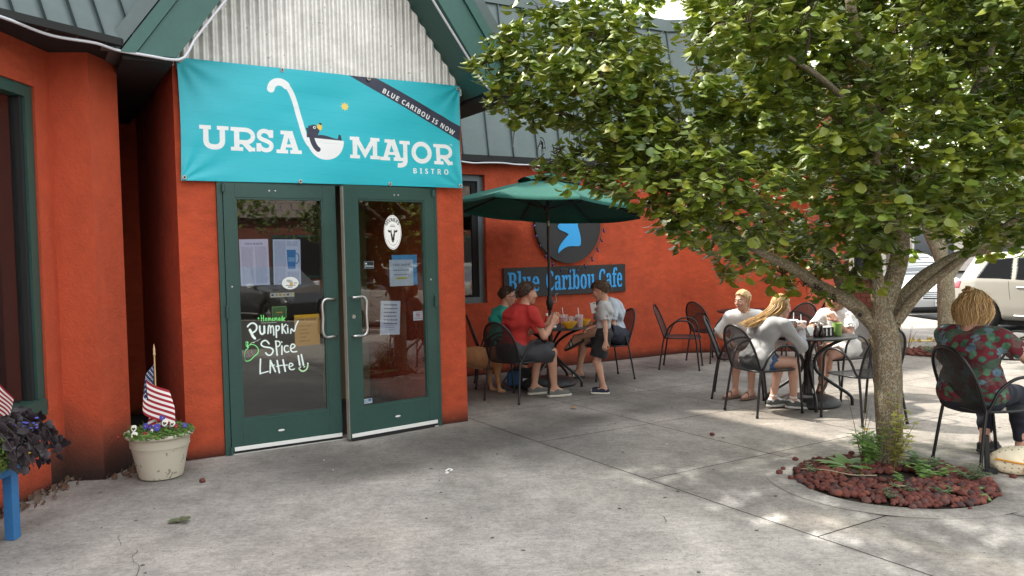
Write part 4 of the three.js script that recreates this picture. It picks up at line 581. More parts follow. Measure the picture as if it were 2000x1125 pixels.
copyOf(t0, 'round black metal table at the far right beyond the tree', [6.35, 0, -8.4], 0.2);
copyOf(t0, 'round black metal table in front of the woman in the floral top', [4.45, 0, -5.55], 0.7);
baseProto('umbrella_base', 'heavy black umbrella base under the teal umbrella', 0.45, -9.6, 'umbrella bases');
baseProto('umbrella_base', 'heavy black umbrella base under the table of the woman in white', 2.965, -7.99, 'umbrella bases');
const teal = phys({ color: lin(0.003, 0.105, 0.078), roughness: 0.85, map: TX.cloth, sheen: 0.05, side: THREE.DoubleSide });
function makeUmbrella(x, z, turn, label) {
  const u = thing('patio_umbrella', label, 'umbrella', [x, 0, z], turn, 'teal market umbrellas'); u.rotation.order = 'YXZ';
  const N = 8, Rr = 1.20, yR = 2.12, yT = 2.50; const canopy = [], vent = [], val = [];
  const pt = (r, a, k) => { const sag = 0.02 * Math.sin(Math.PI * k) * (r / Rr), rr = r * Math.cos(Math.PI / N) / Math.cos((k - 0.5) * 2 * Math.PI / N); return [Math.cos(a) * rr, yT - (yT - yR) * Math.pow(r / Rr, 1.12) - sag, Math.sin(a) * rr]; };
  for (let s = 0; s < N; s++) for (let seg = 0; seg < 2; seg++) {
    const P = [], U = [], I = [], nr = seg ? 3 : 10, na = 8, r0 = seg ? 0.02 : 0.30, r1 = seg ? 0.40 : Rr, lift = seg ? 0.045 : 0;
    for (let j = 0; j <= nr; j++) for (let i = 0; i <= na; i++) { const r = r0 + (r1 - r0) * j / nr, k = i / na, a = (s + k) / N * Math.PI * 2, p = pt(r, a, k); p[1] += lift - (seg ? 0.05 * j / nr * (0.6 - 1.0 * Math.sin(Math.PI * k)) : 0); P.push(...p); U.push(Math.cos(a) * r, Math.sin(a) * r); }
    if (!seg) for (let i = 0; i <= na; i++) { const k = i / na, a = (s + k) / N * Math.PI * 2, p = pt(Rr, a, k); P.push(p[0] * 1.004, p[1] - 0.035, p[2] * 1.004); U.push(Math.cos(a) * 1.3, Math.sin(a) * 1.3); }
    const rows = seg ? nr : nr + 1; for (let j = 0; j < rows; j++) for (let i = 0; i < na; i++) { const a = j * (na + 1) + i; I.push(a, a + 1, a + na + 1, a + 1, a + na + 2, a + na + 1); }
    const g = new THREE.BufferGeometry(); g.setAttribute('position', new THREE.Float32BufferAttribute(P, 3)); g.setAttribute('uv', new THREE.Float32BufferAttribute(U, 2)); g.setIndex(I); g.computeVertexNormals(); (seg ? vent : canopy).push(g);
  }
  for (const g of canopy) mesh('canopy_panel', g, teal, u);
  mesh('vent', merge(vent), teal, u);
  const pole = new THREE.CylinderGeometry(0.019, 0.019, 2.35, 16); pole.translate(0, 1.29, 0); mesh('pole', pole, M.blackMetal, u);
  const crank = mesh('crank_housing', lathe([[0.02, 0.90], [0.034, 0.91], [0.034, 0.955], [0.043, 0.965], [0.043, 1.02], [0.034, 1.03], [0.03, 1.07], [0.02, 1.08]], 20), M.blackMetal, u);
  mesh('crank_handle', tube([[0.03, 1.0, 0.02], [0.07, 1.0, 0.03], [0.075, 1.0, 0.03], [0.07, 1.09, 0.03], [0.1, 1.1, 0.03]], 0.007, 20, 6), std({ color: lin(0.3, 0.28, 0.26), roughness: 0.5 }), crank);
  const hub = new THREE.CylinderGeometry(0.04, 0.035, 0.06, 16); hub.translate(0, 2.12, 0); mesh('hub', hub, M.blackMetal, u);
  const tip = new THREE.SphereGeometry(0.03, 12, 8); tip.translate(0, yT + 0.05, 0); mesh('finial', tip, M.blackMetal, u);
  const cl = box(0.022, 0.06, 0.004, 0, 1.94, 0.02); mesh('pole_clip', cl, M.steel, u);
  for (let s = 0; s < N; s++) { const a = s / N * Math.PI * 2, c = Math.cos(a), n = Math.sin(a); mesh('rib', tube([[c * 0.03, yT - 0.03, n * 0.03], [c * Rr * 0.5, yT - (yT - yR) * 0.46 - 0.02, n * Rr * 0.5], [c * Rr, yR - 0.02, n * Rr]], 0.008, 10, 6), M.blackMetal, u); mesh('strut', tube([[c * 0.04, 2.12, n * 0.04], [c * 0.62, yT - (yT - yR) * 0.47 - 0.025, n * 0.62]], 0.006, 6, 6), M.blackMetal, u); }
  return u;
}
const umb = makeUmbrella(0.45, -9.6, 0.25, 'teal market umbrella open over the family table'); { const q = new THREE.Quaternion().setFromEuler(new THREE.Euler(-0.045, 0, -0.085)), c = V(0, 2.3, 0), o = c.clone().sub(c.clone().applyQuaternion(q)); for (const m of umb.children) if (/canopy|vent|rib|strut|finial|hub/.test(m.name)) { m.quaternion.copy(q); m.position.copy(o); } }
copyOf(umb, 'teal market umbrella glimpsed through the tree at far right', [6.35, 0, -8.4], 0.9);
baseProto('umbrella_base', 'heavy black umbrella base at the far right table', 6.35, -8.4, 'umbrella bases');

// ---------------------------------------------------------------- what stands on the tables
const TY = 0.708;
const cupMat = phys({ color: lin(0.92, 0.92, 0.92), roughness: 0.15, transmission: 0.85, thickness: 0 });
const straw = (x, y, h, dx) => tube([[x, y, 0], [x + dx, y + h, 0.01]], 0.0045, 4, 8);
function cup(name, label, x, z, fill, h, rr, lid, dx, grp) {
  const c = thing(name, label, 'cup', [x, TY, z], 0, grp);
  mesh('wall', lathe([[0, 0.001], [rr * 0.76, 0.001], [rr, h], [rr * 1.05, h + 0.003], [rr * 0.97, h + 0.003], [rr * 0.73, 0.006]], 28), cupMat, c);
  if (fill) mesh('drink', lathe([[0, 0.006], [rr * 0.715, 0.006], [rr * 0.90, h * 0.8], [0, h * 0.8]], 24), std({ color: fill, roughness: 0.5 }), c);
  if (lid) mesh('lid', lathe([[0, h + 0.012], [rr * 0.9, h + 0.012], [rr * 1.07, h + 0.006], [rr * 1.07, h], [rr, h]], 28), M.whitePlastic, c);
  if (dx !== null) mesh('straw', straw(0, h * 0.3, h * 1.25, dx), M.whitePlastic, c);
  return c;
}
const pink = lin(0.46, 0.13, 0.16);
cup('smoothie_cup', 'pink smoothie in a clear cup with straw, by the red-shirted man\'s hands', 0.60, -9.28, pink, 0.155, 0.047, false, -0.02);
cup('smoothie_cup', 'pink smoothie in a clear cup with straw, beside the yellow bowl', 0.78, -9.32, pink, 0.15, 0.047, false, -0.015);
cup('empty_cup', 'empty clear tumbler between the two pink smoothies', 0.70, -9.36, null, 0.125, 0.045, false, null);
const bowlG = lathe([[0, 0.006], [0.04, 0.004], [0.045, 0.0], [0.05, 0.012], [0.085, 0.05], [0.098, 0.078], [0.094, 0.08], [0.08, 0.052], [0.045, 0.018], [0, 0.014]], 40);
const yel = phys({ color: lin(0.75, 0.38, 0.02), roughness: 0.25, clearcoat: 0.5 });
single('yellow_bowl', bowlG, yel, 'yellow ceramic bowl at the near edge of the family table', 'bowl', [0.655, TY, -9.245]);
single('yellow_bowl', bowlG, yel, 'yellow ceramic bowl at the right back of the family table', 'bowl', [0.84, TY, -9.55]);
single('crumpled_napkin', jitter(new THREE.SphereGeometry(0.05, 18, 12), 0.05, 22).applyMatrix4(new THREE.Matrix4().makeScale(1.5, 0.5, 1)), M.whiteP, 'crumpled white napkin at the table edge by the red-shirted man', 'napkin', [0.43, TY + 0.018, -9.19]);
{ const k = thing('ketchup_bottle', 'red ketchup bottle standing by the umbrella pole', 'bottle', [0.40, TY, -9.33]); mesh('body', lathe([[0, 0], [0.028, 0], [0.03, 0.01], [0.028, 0.10], [0.016, 0.135], [0.012, 0.15], [0, 0.15]], 20), phys({ color: lin(0.45, 0.015, 0.012), roughness: 0.2, clearcoat: 0.6 }), k); mesh('cap', lathe([[0.013, 0.148], [0.014, 0.175], [0, 0.178]], 16), M.whiteP, k);
  const n = thing('napkin_holder', 'white napkin holder with upright napkins on the family table', 'napkin holder', [0.47, TY, -9.36]); mesh('napkins', merge([box(0.07, 0.13, 0.012, 0, 0.065, 0), box(0.07, 0.125, 0.01, 0.004, 0.0625, 0.016), box(0.068, 0.12, 0.01, -0.003, 0.06, -0.016)]), M.whiteP, n); mesh('tray', box(0.085, 0.02, 0.055, 0, 0.01, 0, 0.004), std({ color: lin(0.02, 0.02, 0.02), roughness: 0.5 }), n);
  single('white_plate', lathe([[0, 0.006], [0.07, 0.004], [0.11, 0.018], [0.112, 0.021], [0.07, 0.009], [0, 0.009]], 40), M.whitePlastic, 'white plate on the family table before the red-shirted man', 'plate', [0.36, TY, -9.24]); }
// second table
const X2 = 2.965, Z2 = -7.99;
cup('drink_cup', 'white lidded cup with straw before the hooded girl', X2 - 0.19, Z2 + 0.10, lin(0.6, 0.3, 0.25), 0.15, 0.05, true, 0.005);
cup('drink_cup', 'pale pink drink with straw next to the condiment caddy', X2 - 0.13, Z2 + 0.17, lin(0.55, 0.22, 0.18), 0.14, 0.045, true, -0.01);
cup('drink_cup', 'short milky drink at the left of the second table', X2 - 0.27, Z2 + 0.13, lin(0.62, 0.34, 0.2), 0.11, 0.045, false, null);
{ const c = thing('condiment_bottles', 'pair of dark sauce bottles on the second table', 'bottles', [X2 + 0.0, TY, Z2 + 0.27]); const bg = lathe([[0, 0], [0.024, 0], [0.026, 0.008], [0.026, 0.055], [0.014, 0.085], [0.012, 0.12], [0, 0.122]], 18); for (const dx of [-0.027, 0.027]) { const m = mesh('bottle', bg, phys({ color: lin(0.018, 0.006, 0.005), roughness: 0.12 }), c); m.position.x = dx; const k = mesh('cap', lathe([[0.013, 0.115], [0.013, 0.135], [0, 0.137]], 14), M.steel, m); }
  const b = thing('sugar_caddy', 'black sugar caddy with white packets on the second table', 'caddy', [X2 + 0.10, TY, Z2 + 0.2], 0.2); mesh('box', merge([box(0.11, 0.09, 0.005, 0, 0.045, 0.04), box(0.11, 0.09, 0.005, 0, 0.045, -0.04), box(0.005, 0.09, 0.075, 0.0525, 0.045, 0), box(0.005, 0.09, 0.075, -0.0525, 0.045, 0), box(0.1, 0.004, 0.074, 0, 0.003, 0)]), M.blackMetal, b); for (let i = 0; i < 6; i++) { const m = mesh('packet', box(0.006, 0.085, 0.06, -0.038 + i * 0.015, 0.056, 0), M.whiteP, b); } for (const dx of [-0.022, 0.022]) mesh('label', box(0.016, 0.07, 0.001, dx, 0.045, 0.0432), M.whiteP, b);
  const g = thing('green_cup', 'pale green paper cup before the woman in white', 'cup', [X2 + 0.225, TY, Z2 + 0.16]); mesh('wall', lathe([[0, 0.001], [0.036, 0.001], [0.048, 0.12], [0.051, 0.123], [0.047, 0.123], [0.035, 0.006]], 28), std({ color: lin(0.30, 0.48, 0.13), roughness: 0.6 }), g); mesh('drink', lathe([[0, 0.1], [0.045, 0.1]], 20), std({ color: lin(0.5, 0.55, 0.3), roughness: 0.5 }), g);
  const p = thing('plate_of_food', 'white plate with yellow food before the hooded girl', 'plate', [X2 - 0.33, TY, Z2 + 0.20]); mesh('plate', lathe([[0, 0.006], [0.07, 0.004], [0.11, 0.018], [0.112, 0.021], [0.07, 0.009], [0, 0.009]], 40), M.whitePlastic, p); mesh('food', jitter(new THREE.SphereGeometry(0.05, 20, 14), 0.04, 25, 4).applyMatrix4(new THREE.Matrix4().makeScale(1.1, 0.7, 0.9).setPosition(0, 0.04, 0)), std({ color: lin(0.72, 0.42, 0.05), roughness: 0.6 }), p);
  const q = thing('open_menu', 'black menu folder lying open on the second table', 'menu', [X2 + 0.17, TY, Z2 - 0.05], 0.5); mesh('cover', merge([T(box(0.15, 0.004, 0.22, 0, 0, 0), -0.08, 0.006, 0, 0, 0, 0.03), T(box(0.15, 0.004, 0.22, 0, 0, 0), 0.08, 0.008, 0, 0, 0, -0.05)]), M.rubber, q);
  const nf = thing('folded_napkin', 'white folded napkin standing on the second table', 'napkin', [X2 - 0.045, TY, Z2 + 0.13], 0.6); mesh('sheet', merge([T(box(0.11, 0.003, 0.1), 0, 0.05, 0.03, 1.0, 0, 0), T(box(0.11, 0.003, 0.1), 0, 0.05, -0.03, -1.0, 0, 0)]), M.whiteP, nf);
  const b3 = thing('salt_shaker', 'glass salt shaker on the second table', 'shaker', [X2 + 0.04, TY, Z2 + 0.12]); mesh('body', lathe([[0, 0], [0.02, 0], [0.022, 0.01], [0.018, 0.07], [0, 0.07]], 16), cupMat, b3); mesh('cap', lathe([[0.018, 0.07], [0.018, 0.085], [0.008, 0.095], [0, 0.096]], 16), M.steel, b3); }
// ---------------------------------------------------------------- planter, flower pot, flags
function stripesMap() { return canvasTex(512, 288, (x, w, h) => { for (let i = 0; i < 13; i++) { x.fillStyle = i % 2 ? '#ece7e2' : '#9c1c2e'; x.fillRect(0, i * h / 13, w, h / 13 + 1); } x.fillStyle = '#20294f'; x.fillRect(0, 0, w * 0.4, h * 7 / 13); x.fillStyle = '#f2f0ee'; for (let r = 0; r < 9; r++) for (let c = 0; c < (r % 2 ? 5 : 6); c++) { const px = (c + (r % 2 ? 1 : 0.5)) * w * 0.4 / 6, py = (r + 0.5) * h * 7 / 13 / 9 + 1; x.beginPath(); for (let k = 0; k < 10; k++) { const a = -Math.PI / 2 + k * Math.PI / 5, q = k % 2 ? 3.4 : 8; x.lineTo(px + Math.cos(a) * q, py + Math.sin(a) * q); } x.fill(); } }); }
const flagMat = std({ map: stripesMap(), roughness: 0.8, side: THREE.DoubleSide });
// cloth hanging from the staff: fn(s along the hoist-to-fly, t from top to bottom) -> point
function clothMesh(fn, nx = 26, ny = 18) { const P = [], U = [], I = []; for (let j = 0; j <= ny; j++) for (let i = 0; i <= nx; i++) { P.push(...fn(i / nx, j / ny)); U.push(i / nx, 1 - j / ny); } for (let j = 0; j < ny; j++) for (let i = 0; i < nx; i++) { const a = j * (nx + 1) + i; I.push(a, a + nx + 1, a + 1, a + 1, a + nx + 1, a + nx + 2); } const g = new THREE.BufferGeometry(); g.setAttribute('position', new THREE.Float32BufferAttribute(P, 3)); g.setAttribute('uv', new THREE.Float32BufferAttribute(U, 2)); g.setIndex(I); g.computeVertexNormals(); return g; }
const PX = -2.60, PZ = -5.80;
{
  const p = thing('flower_pot', 'cream round plastic flower pot beside the entrance', 'flower pot', [PX, 0, PZ]);
  mesh('bowl', lathe([[0, 0.004], [0.143, 0.004], [0.150, 0.012], [0.166, 0.09], [0.190, 0.20], [0.198, 0.232], [0.204, 0.236], [0.206, 0.292], [0.214, 0.297], [0.228, 0.305], [0.234, 0.316], [0.231, 0.328], [0.218, 0.334], [0.204, 0.332], [0.198, 0.30], [0.19, 0.29], [0, 0.285]], 64), std({ color: lin(0.55, 0.50, 0.42), map: noiseMap(256, (u, v) => { const a = tnoise(u, v, 5, 4, 7), b = tnoise(u, v, 40, 3, 8); const k = 0.96 + 0.06 * (a - 0.5) - (b > 0.76 ? 0.3 : 0) - (v < 0.08 ? 0.25 * a : 0); return [k, k, k * 0.98]; }), roughness: 0.55 }), p);
  const s = new THREE.CylinderGeometry(0.195, 0.195, 0.03, 32); s.translate(0, 0.29, 0); mesh('soil', s, M.soil, p);
  const R = rng(21), leafG = (() => { const g = new THREE.SphereGeometry(1, 7, 5); g.scale(0.012, 0.003, 0.019); return g; })();
  const pl = thing('pansy_plant', 'pansies with white and purple flowers filling the cream pot', 'plant', [PX, 0.30, PZ]);
  const stems = []; for (let i = 0; i < 130; i++) { const a = R() * 6.28, r = Math.sqrt(R()) * 0.17, l = 0.03 + R() * 0.07, d = 0.02 + R() * 0.05; stems.push(tube([[Math.cos(a) * r, 0, Math.sin(a) * r], [Math.cos(a) * (r + d * 0.5), l * 0.7, Math.sin(a) * (r + d * 0.5)], [Math.cos(a) * (r + d), l, Math.sin(a) * (r + d)]], 0.0016, 4, 4)); }
  mesh('stems', merge(stems), std({ color: lin(0.10, 0.19, 0.04), roughness: 0.8 }), pl);
  const lm = phys({ color: lin(0.115, 0.22, 0.035), roughness: 0.6, transmission: 0.25, thickness: 0, side: THREE.DoubleSide });
  const inst = new THREE.InstancedMesh(leafG, lm, 1300), m4 = new THREE.Matrix4(); for (let i = 0; i < 1300; i++) { const a = R() * 6.28, r = Math.sqrt(R()) * 0.235, h = 0.012 + (1 - (r / 0.26) ** 2) * 0.06 * R() + R() * 0.02; m4.compose(V(Math.cos(a) * r, h, Math.sin(a) * r), new THREE.Quaternion().setFromEuler(new THREE.Euler(R() * 1.4 - 0.7, R() * 6.28, R() * 1.4 - 0.7)), V(1, 1, 1).multiplyScalar(0.6 + R() * 0.8)); inst.setMatrixAt(i, m4); inst.setColorAt(i, new THREE.Color().setRGB(0.7 + R() * 0.5, 0.75 + R() * 0.4, 0.6 + R() * 0.4)); } inst.name = 'foliage'; inst.userData.kind = 'stuff'; inst.castShadow = inst.receiveShadow = true; pl.add(inst);
  const petal = (w, l) => { const g = new THREE.SphereGeometry(1, 10, 6); g.scale(w, l, 0.002); g.translate(0, l * 0.8, 0); return g; };
  const mats = { w: std({ color: lin(0.80, 0.79, 0.70), roughness: 0.7 }), b: std({ color: lin(0.055, 0.05, 0.32), roughness: 0.7 }), r: std({ color: lin(0.20, 0.012, 0.02), roughness: 0.7 }), k: std({ color: lin(0.012, 0.008, 0.012), roughness: 0.7 }), y: std({ color: lin(0.8, 0.5, 0.05), roughness: 0.7 }) };
  const bloom = (x, y, z, c, sc, yaw) => { const f = new THREE.Group(); const m = mesh('flower', merge([T(petal(0.014, 0.013), 0, 0, 0, 0, 0, 0.55), T(petal(0.014, 0.013), 0, 0, 0, 0, 0, -0.55), T(petal(0.013, 0.011), 0, 0, 0.002, 0, 0, 1.7), T(petal(0.013, 0.011), 0, 0, 0.002, 0, 0, -1.7), T(petal(0.017, 0.013), 0, 0, 0.003, 0, 0, Math.PI)]), mats[c], pl); m.position.set(x, y, z); m.rotation.set(-0.25, yaw, R() * 0.4 - 0.2); m.scale.setScalar(sc); if (c === 'w') { mesh('blotch', merge([T(petal(0.006, 0.007), 0, 0, 0.005, 0, 0, 1.9), T(petal(0.006, 0.007), 0, 0, 0.005, 0, 0, -1.9), T(petal(0.007, 0.007), 0, -0.002, 0.0055, 0, 0, Math.PI)]), mats.k, m); } mesh('eye', (() => { const g = new THREE.SphereGeometry(0.003, 8, 6); g.translate(0, -0.001, 0.006); return g; })(), mats.y, m); };
  bloom(-0.125, 0.085, 0.13, 'w', 1.05, 0); bloom(-0.095, 0.05, 0.19, 'w', 1.05, 0.2); bloom(0.085, 0.115, 0.10, 'w', 1.1, 0.1); bloom(0.135, 0.105, 0.09, 'w', 1.0, -0.1); bloom(0.02, 0.07, 0.17, 'w', 0.8, -0.5); bloom(0.045, 0.09, 0.14, 'b', 1.2, 0.3); bloom(0.0, 0.088, 0.14, 'b', 1.0, -0.4); bloom(-0.05, 0.095, 0.11, 'b', 1.0, 0); bloom(0.06, 0.15, 0.08, 'b', 1.05, 0.4); bloom(-0.02, 0.05, 0.19, 'r', 0.9, 0.1); bloom(0.21, 0.085, 0.06, 'b', 0.8, 0.6); bloom(-0.21, 0.03, 0.09, 'w', 0.8, -0.4); bloom(-0.18, 0.05, 0.1, 'w', 0.6, -0.3); bloom(0.17, 0.09, 0.11, 'r', 0.7, 0.5); bloom(-0.25, 0.02, 0.1, 'r', 0.9, -0.5); bloom(-0.03, 0.1, -0.1, 'b', 1, 0);
  const f = thing('small_flag', 'small stars and stripes flag planted in the cream pot', 'flag', [PX + 0.005, 0.31, PZ + 0.05]);
  const st = new THREE.CylinderGeometry(0.0052, 0.0052, 0.62, 10); st.translate(0, 0.28, 0); mesh('staff', st, std({ color: lin(0.55, 0.36, 0.16), roughness: 0.6 }), f);
  mesh('finial', lathe([[0, 0.585], [0.008, 0.587], [0.0095, 0.60], [0.006, 0.61], [0.0085, 0.622], [0.0055, 0.65], [0, 0.672]], 14), std({ color: lin(0.58, 0.40, 0.20), roughness: 0.5 }), f);
  // draped: the top edge slides down the staff, most of the fly falls to the left, the rest folds to the right behind
  mesh('cloth', clothMesh((s, t) => { // hoist runs along the staff from y .53 to .25; the fly falls in folds
    const drop = s * 0.30, y0 = 0.535 - t * 0.29; const w = 0.035 + 0.105 * Math.min(1, (0.55 - (y0 - drop)) / 0.36); const ph = s * 7.5 + t * 0.8; const x = -Math.sin(ph * 0.84) * w * (0.25 + 0.75 * Math.min(1, s * 2.2)) - 0.012 * s; const z = 0.012 + 0.045 * (1 - Math.cos(ph)) * 0.5 * (s > 0.02 ? 1 : 0) - 0.03 * s; return [x, y0 - drop * 0.95 + 0.02 * Math.sin(s * 9) * s, z]; }, 48, 24), flagMat, f);
}
{ // blue planter stand at the left edge, with its plants
  const s = thing('planter_stand', 'bright blue painted wooden planter stand at the left edge', 'planter', [-2.97, 0, -4.62]);
  const blue = std({ color: lin(0.032, 0.17, 0.42), map: rep(TX.paintDirt, 2), bumpMap: rep(TX.stuccoBump, 3), bumpScale: 0.0015, roughness: 0.55 });
  for (const [x, z] of [[0.066, 0.1], [0.066, 1.3], [-0.24, 0.1], [-0.24, 1.3]]) mesh('leg', box(0.055, 0.50, 0.065, x + 0.014, 0.25, z, 0.004), blue, s);
  mesh('rail', box(0.03, 0.10, 1.3, 0.10, 0.43, 0.7, 0.003), blue, s); mesh('rail', box(0.33, 0.10, 0.03, -0.09, 0.43, 0.045, 0.003), blue, s);
  mesh('trough', merge([box(0.38, 0.16, 0.025, -0.09, 0.52, 0.03, 0.003), box(0.025, 0.16, 1.4, 0.10, 0.52, 0.72, 0.003), box(0.025, 0.16, 1.4, -0.28, 0.52, 0.72, 0.003), box(0.38, 0.02, 1.4, -0.09, 0.45, 0.72)]), blue, s);
  mesh('soil', box(0.35, 0.05, 1.36, -0.09, 0.56, 0.72), M.soil, s);
  const R = rng(31);
  const vine = thing('sweet_potato_vine', 'dark purple sweet potato vine spilling over the blue planter', 'plant', [-2.97, 0.60, -4.62]);
  const sh = new THREE.Shape(); sh.moveTo(0, 0); sh.bezierCurveTo(-0.035, -0.018, -0.062, 0.012, -0.05, 0.045); sh.bezierCurveTo(-0.042, 0.075, -0.015, 0.095, 0, 0.115); sh.bezierCurveTo(0.015, 0.095, 0.042, 0.075, 0.05, 0.045); sh.bezierCurveTo(0.062, 0.012, 0.035, -0.018, 0, 0);
  const lg = new THREE.ShapeGeometry(sh, 5); { const p = lg.attributes.position; for (let i = 0; i < p.count; i++) p.setZ(i, -0.55 * Math.abs(p.getX(i)) - 2.2 * Math.pow(Math.max(0, p.getY(i) - 0.04), 2)); lg.computeVertexNormals(); }
  const vm = [lin(0.022, 0.013, 0.018), lin(0.030, 0.018, 0.023), lin(0.018, 0.011, 0.014), lin(0.036, 0.027, 0.03)].map((c) => std({ color: c, roughness: 0.5, side: THREE.DoubleSide }));
  const stems = [];
  for (let i = 0; i < 26; i++) { const a = -0.5 + R() * 1.9, out = 0.10 + R() * 0.15, fall = R() * 0.24, rise = 0.02 + R() * 0.10; const z0 = -0.02 + R() * 0.35; const c = new THREE.CatmullRomCurve3([V(0.02, 0, z0), V(0.02 + out * 0.4 * Math.cos(a), rise, z0 - out * 0.5 * Math.sin(a)), V(0.05 + out * 0.75 * Math.cos(a), rise * 0.6 - fall * 0.3, z0 - out * 0.8 * Math.sin(a)), V(0.08 + out * Math.cos(a), -fall, z0 - out * Math.sin(a))]); stems.push(new THREE.TubeGeometry(c, 10, 0.003, 5)); for (let k = 1; k < 12; k++) { const q = c.getPointAt(Math.min(1, k / 12 + R() * 0.08)), m = mesh('leaf', lg, vm[Math.floor(R() * 4)], vine); m.position.copy(q).add(V((R() - 0.5) * 0.05, (R() - 0.3) * 0.04, (R() - 0.5) * 0.05)); m.rotation.set(-0.9 + R() * 1.4 - 1.2 * 0, R() * 2.4 - 0.6, Math.PI + (R() - 0.5) * 2.2); m.scale.setScalar(0.30 + R() * 0.34); } }
  mesh('stems', merge(stems), vm[1], vine);
  const lob = thing('lobelia_plant', 'fine green bedding plant with tiny blue flowers in the blue planter', 'plant', [-2.97, 0.58, -4.62]);
  const lf = new THREE.SphereGeometry(1, 5, 4); lf.scale(0.004, 0.0015, 0.012); const li = new THREE.InstancedMesh(lf, phys({ color: lin(0.12, 0.20, 0.03), roughness: 0.7, side: THREE.DoubleSide, transmission: 0.2, thickness: 0 }), 3600), m4 = new THREE.Matrix4();
  for (let i = 0; i < 3600; i++) { const a = R() * 6.28, b = R() * 3.14, r = Math.cbrt(R()); m4.compose(V(0.07 + Math.cos(a) * Math.sin(b) * r * 0.13, -0.04 + Math.cos(b) * r * 0.13, 0.20 + Math.sin(a) * Math.sin(b) * r * 0.26), new THREE.Quaternion().setFromEuler(new THREE.Euler(R() * 3, R() * 6.28, R() * 3)), V(1, 1, 1).multiplyScalar(0.7 + R())); li.setMatrixAt(i, m4); li.setColorAt(i, new THREE.Color().setRGB(0.8 + R() * 0.6, 0.8 + R() * 0.4, 0.7)); } li.name = 'foliage'; li.userData.kind = 'stuff'; lob.add(li);
  const fg = new THREE.SphereGeometry(0.007, 8, 5); fg.scale(1, 0.5, 1); const fb = std({ color: lin(0.09, 0.10, 0.5), roughness: 0.7 }), fy = std({ color: lin(0.6, 0.36, 0.03), roughness: 0.7 });
  for (let i = 0; i < 34; i++) { const m = mesh('flower', fg, i % 4 ? fb : fy, lob); const a = R() * 2.2 - 0.5; m.position.set(0.06 + Math.cos(a) * (0.10 + R() * 0.09), (i % 4 ? 0.0 : -0.1) + R() * 0.10, 0.16 - Math.sin(a) * (0.1 + R() * 0.16)); m.scale.setScalar(0.8 + R() * 0.8); }
  const ger = thing('red_geranium', 'red geranium head at the left edge of the blue planter', 'plant', [-2.97, 0.58, -4.62]); const pg = new THREE.SphereGeometry(0.011, 7, 5); pg.scale(1, 0.6, 1); const pet = []; for (let i = 0; i < 46; i++) { const a = R() * 6.28, b = R() * 1.9; pet.push(T(pg.clone(), 0.05 + Math.cos(a) * Math.sin(b) * 0.035, 0.12 + Math.cos(b) * 0.03, 0.245 + Math.sin(a) * Math.sin(b) * 0.035, R() * 2, 0, R() * 2)); } mesh('flower', merge(pet), std({ color: lin(0.65, 0.015, 0.012), roughness: 0.6 }), ger); mesh('stem', tube([[0.0, -0.05, 0.24], [0.04, 0.05, 0.24], [0.05, 0.12, 0.245]], 0.003, 8, 5), std({ color: lin(0.1, 0.2, 0.05), roughness: 0.8 }), ger);
  const f = thing('planter_flag', 'stars and stripes flag hanging at the left edge above the dark vine', 'flag', [-3.16, 0.6, -4.62]); const st = new THREE.CylinderGeometry(0.006, 0.006, 0.8, 10); st.translate(0, 0.3, 0.05); mesh('staff', st, std({ color: lin(0.5, 0.33, 0.15), roughness: 0.6 }), f);
  mesh('cloth', clothMesh((s, t) => [0.03 + s * 0.235 - t * 0.055 + 0.012 * Math.sin(s * 9), 0.60 - t * 0.25 - s * 0.40 + 0.1 * s * t, 0.05 + 0.03 * Math.sin(s * 10 + t * 2) * s], 30, 16), flagMat, f);
}

// ---------------------------------------------------------------- trees
const leafVariant = (bend, fold, wid) => { // pointed pear leaf folded along its rib, tip curling down; length along +y
  const P = [], I = [], rows = [[0, 0], [0.16, 0.80], [0.42, 1.0], [0.68, 0.76], [0.87, 0.32], [1, 0]];
  for (const [t, w] of rows) { const y = t * 0.078, hw = w * wid, dz = -bend * y * y / 0.078 - (t > 0.8 ? 0.006 * (t - 0.8) * 5 : 0); if (w === 0) P.push(0, y, dz); else P.push(-hw, y, dz + hw * fold, 0, y, dz, hw, y, dz + hw * fold * 1.3); }
  const r = [1, 4, 7, 10]; I.push(0, 2, 1, 0, 3, 2); for (let k = 0; k < 3; k++) { const a = r[k], b = r[k + 1]; I.push(a, a + 1, b, a + 1, b + 1, b, a + 1, a + 2, b + 1, a + 2, b + 2, b + 1); } I.push(10, 11, 13, 11, 12, 13);
  const g = new THREE.BufferGeometry(); g.setAttribute('position', new THREE.Float32BufferAttribute(P, 3)); g.setIndex(I); g.computeVertexNormals(); return g;
};
const leafShapes = [leafVariant(0.12, 0.22, 0.0325), leafVariant(0.42, 0.10, 0.030), leafVariant(-0.12, 0.5, 0.033)], leafShape = leafShapes[0];
function limb(pts, r0, r1, seg = 26, rad = 10, bump = 0.1) {
  const g = tube(pts, (t) => (r0 + (r1 - r0) * t) * (1 + bump * (vnoise(t * 9, r0 * 50, 3) - 0.5)), seg, rad); const uv = g.attributes.uv, L = new THREE.CatmullRomCurve3(pts.map((p) => V(...p))).getLength(); const k = Math.max(1, Math.round(r0 * 2 * Math.PI / 0.35)); for (let i = 0; i < uv.count; i++) uv.setXY(i, uv.getY(i) * k, uv.getX(i) * L * 2.2); return g;
}
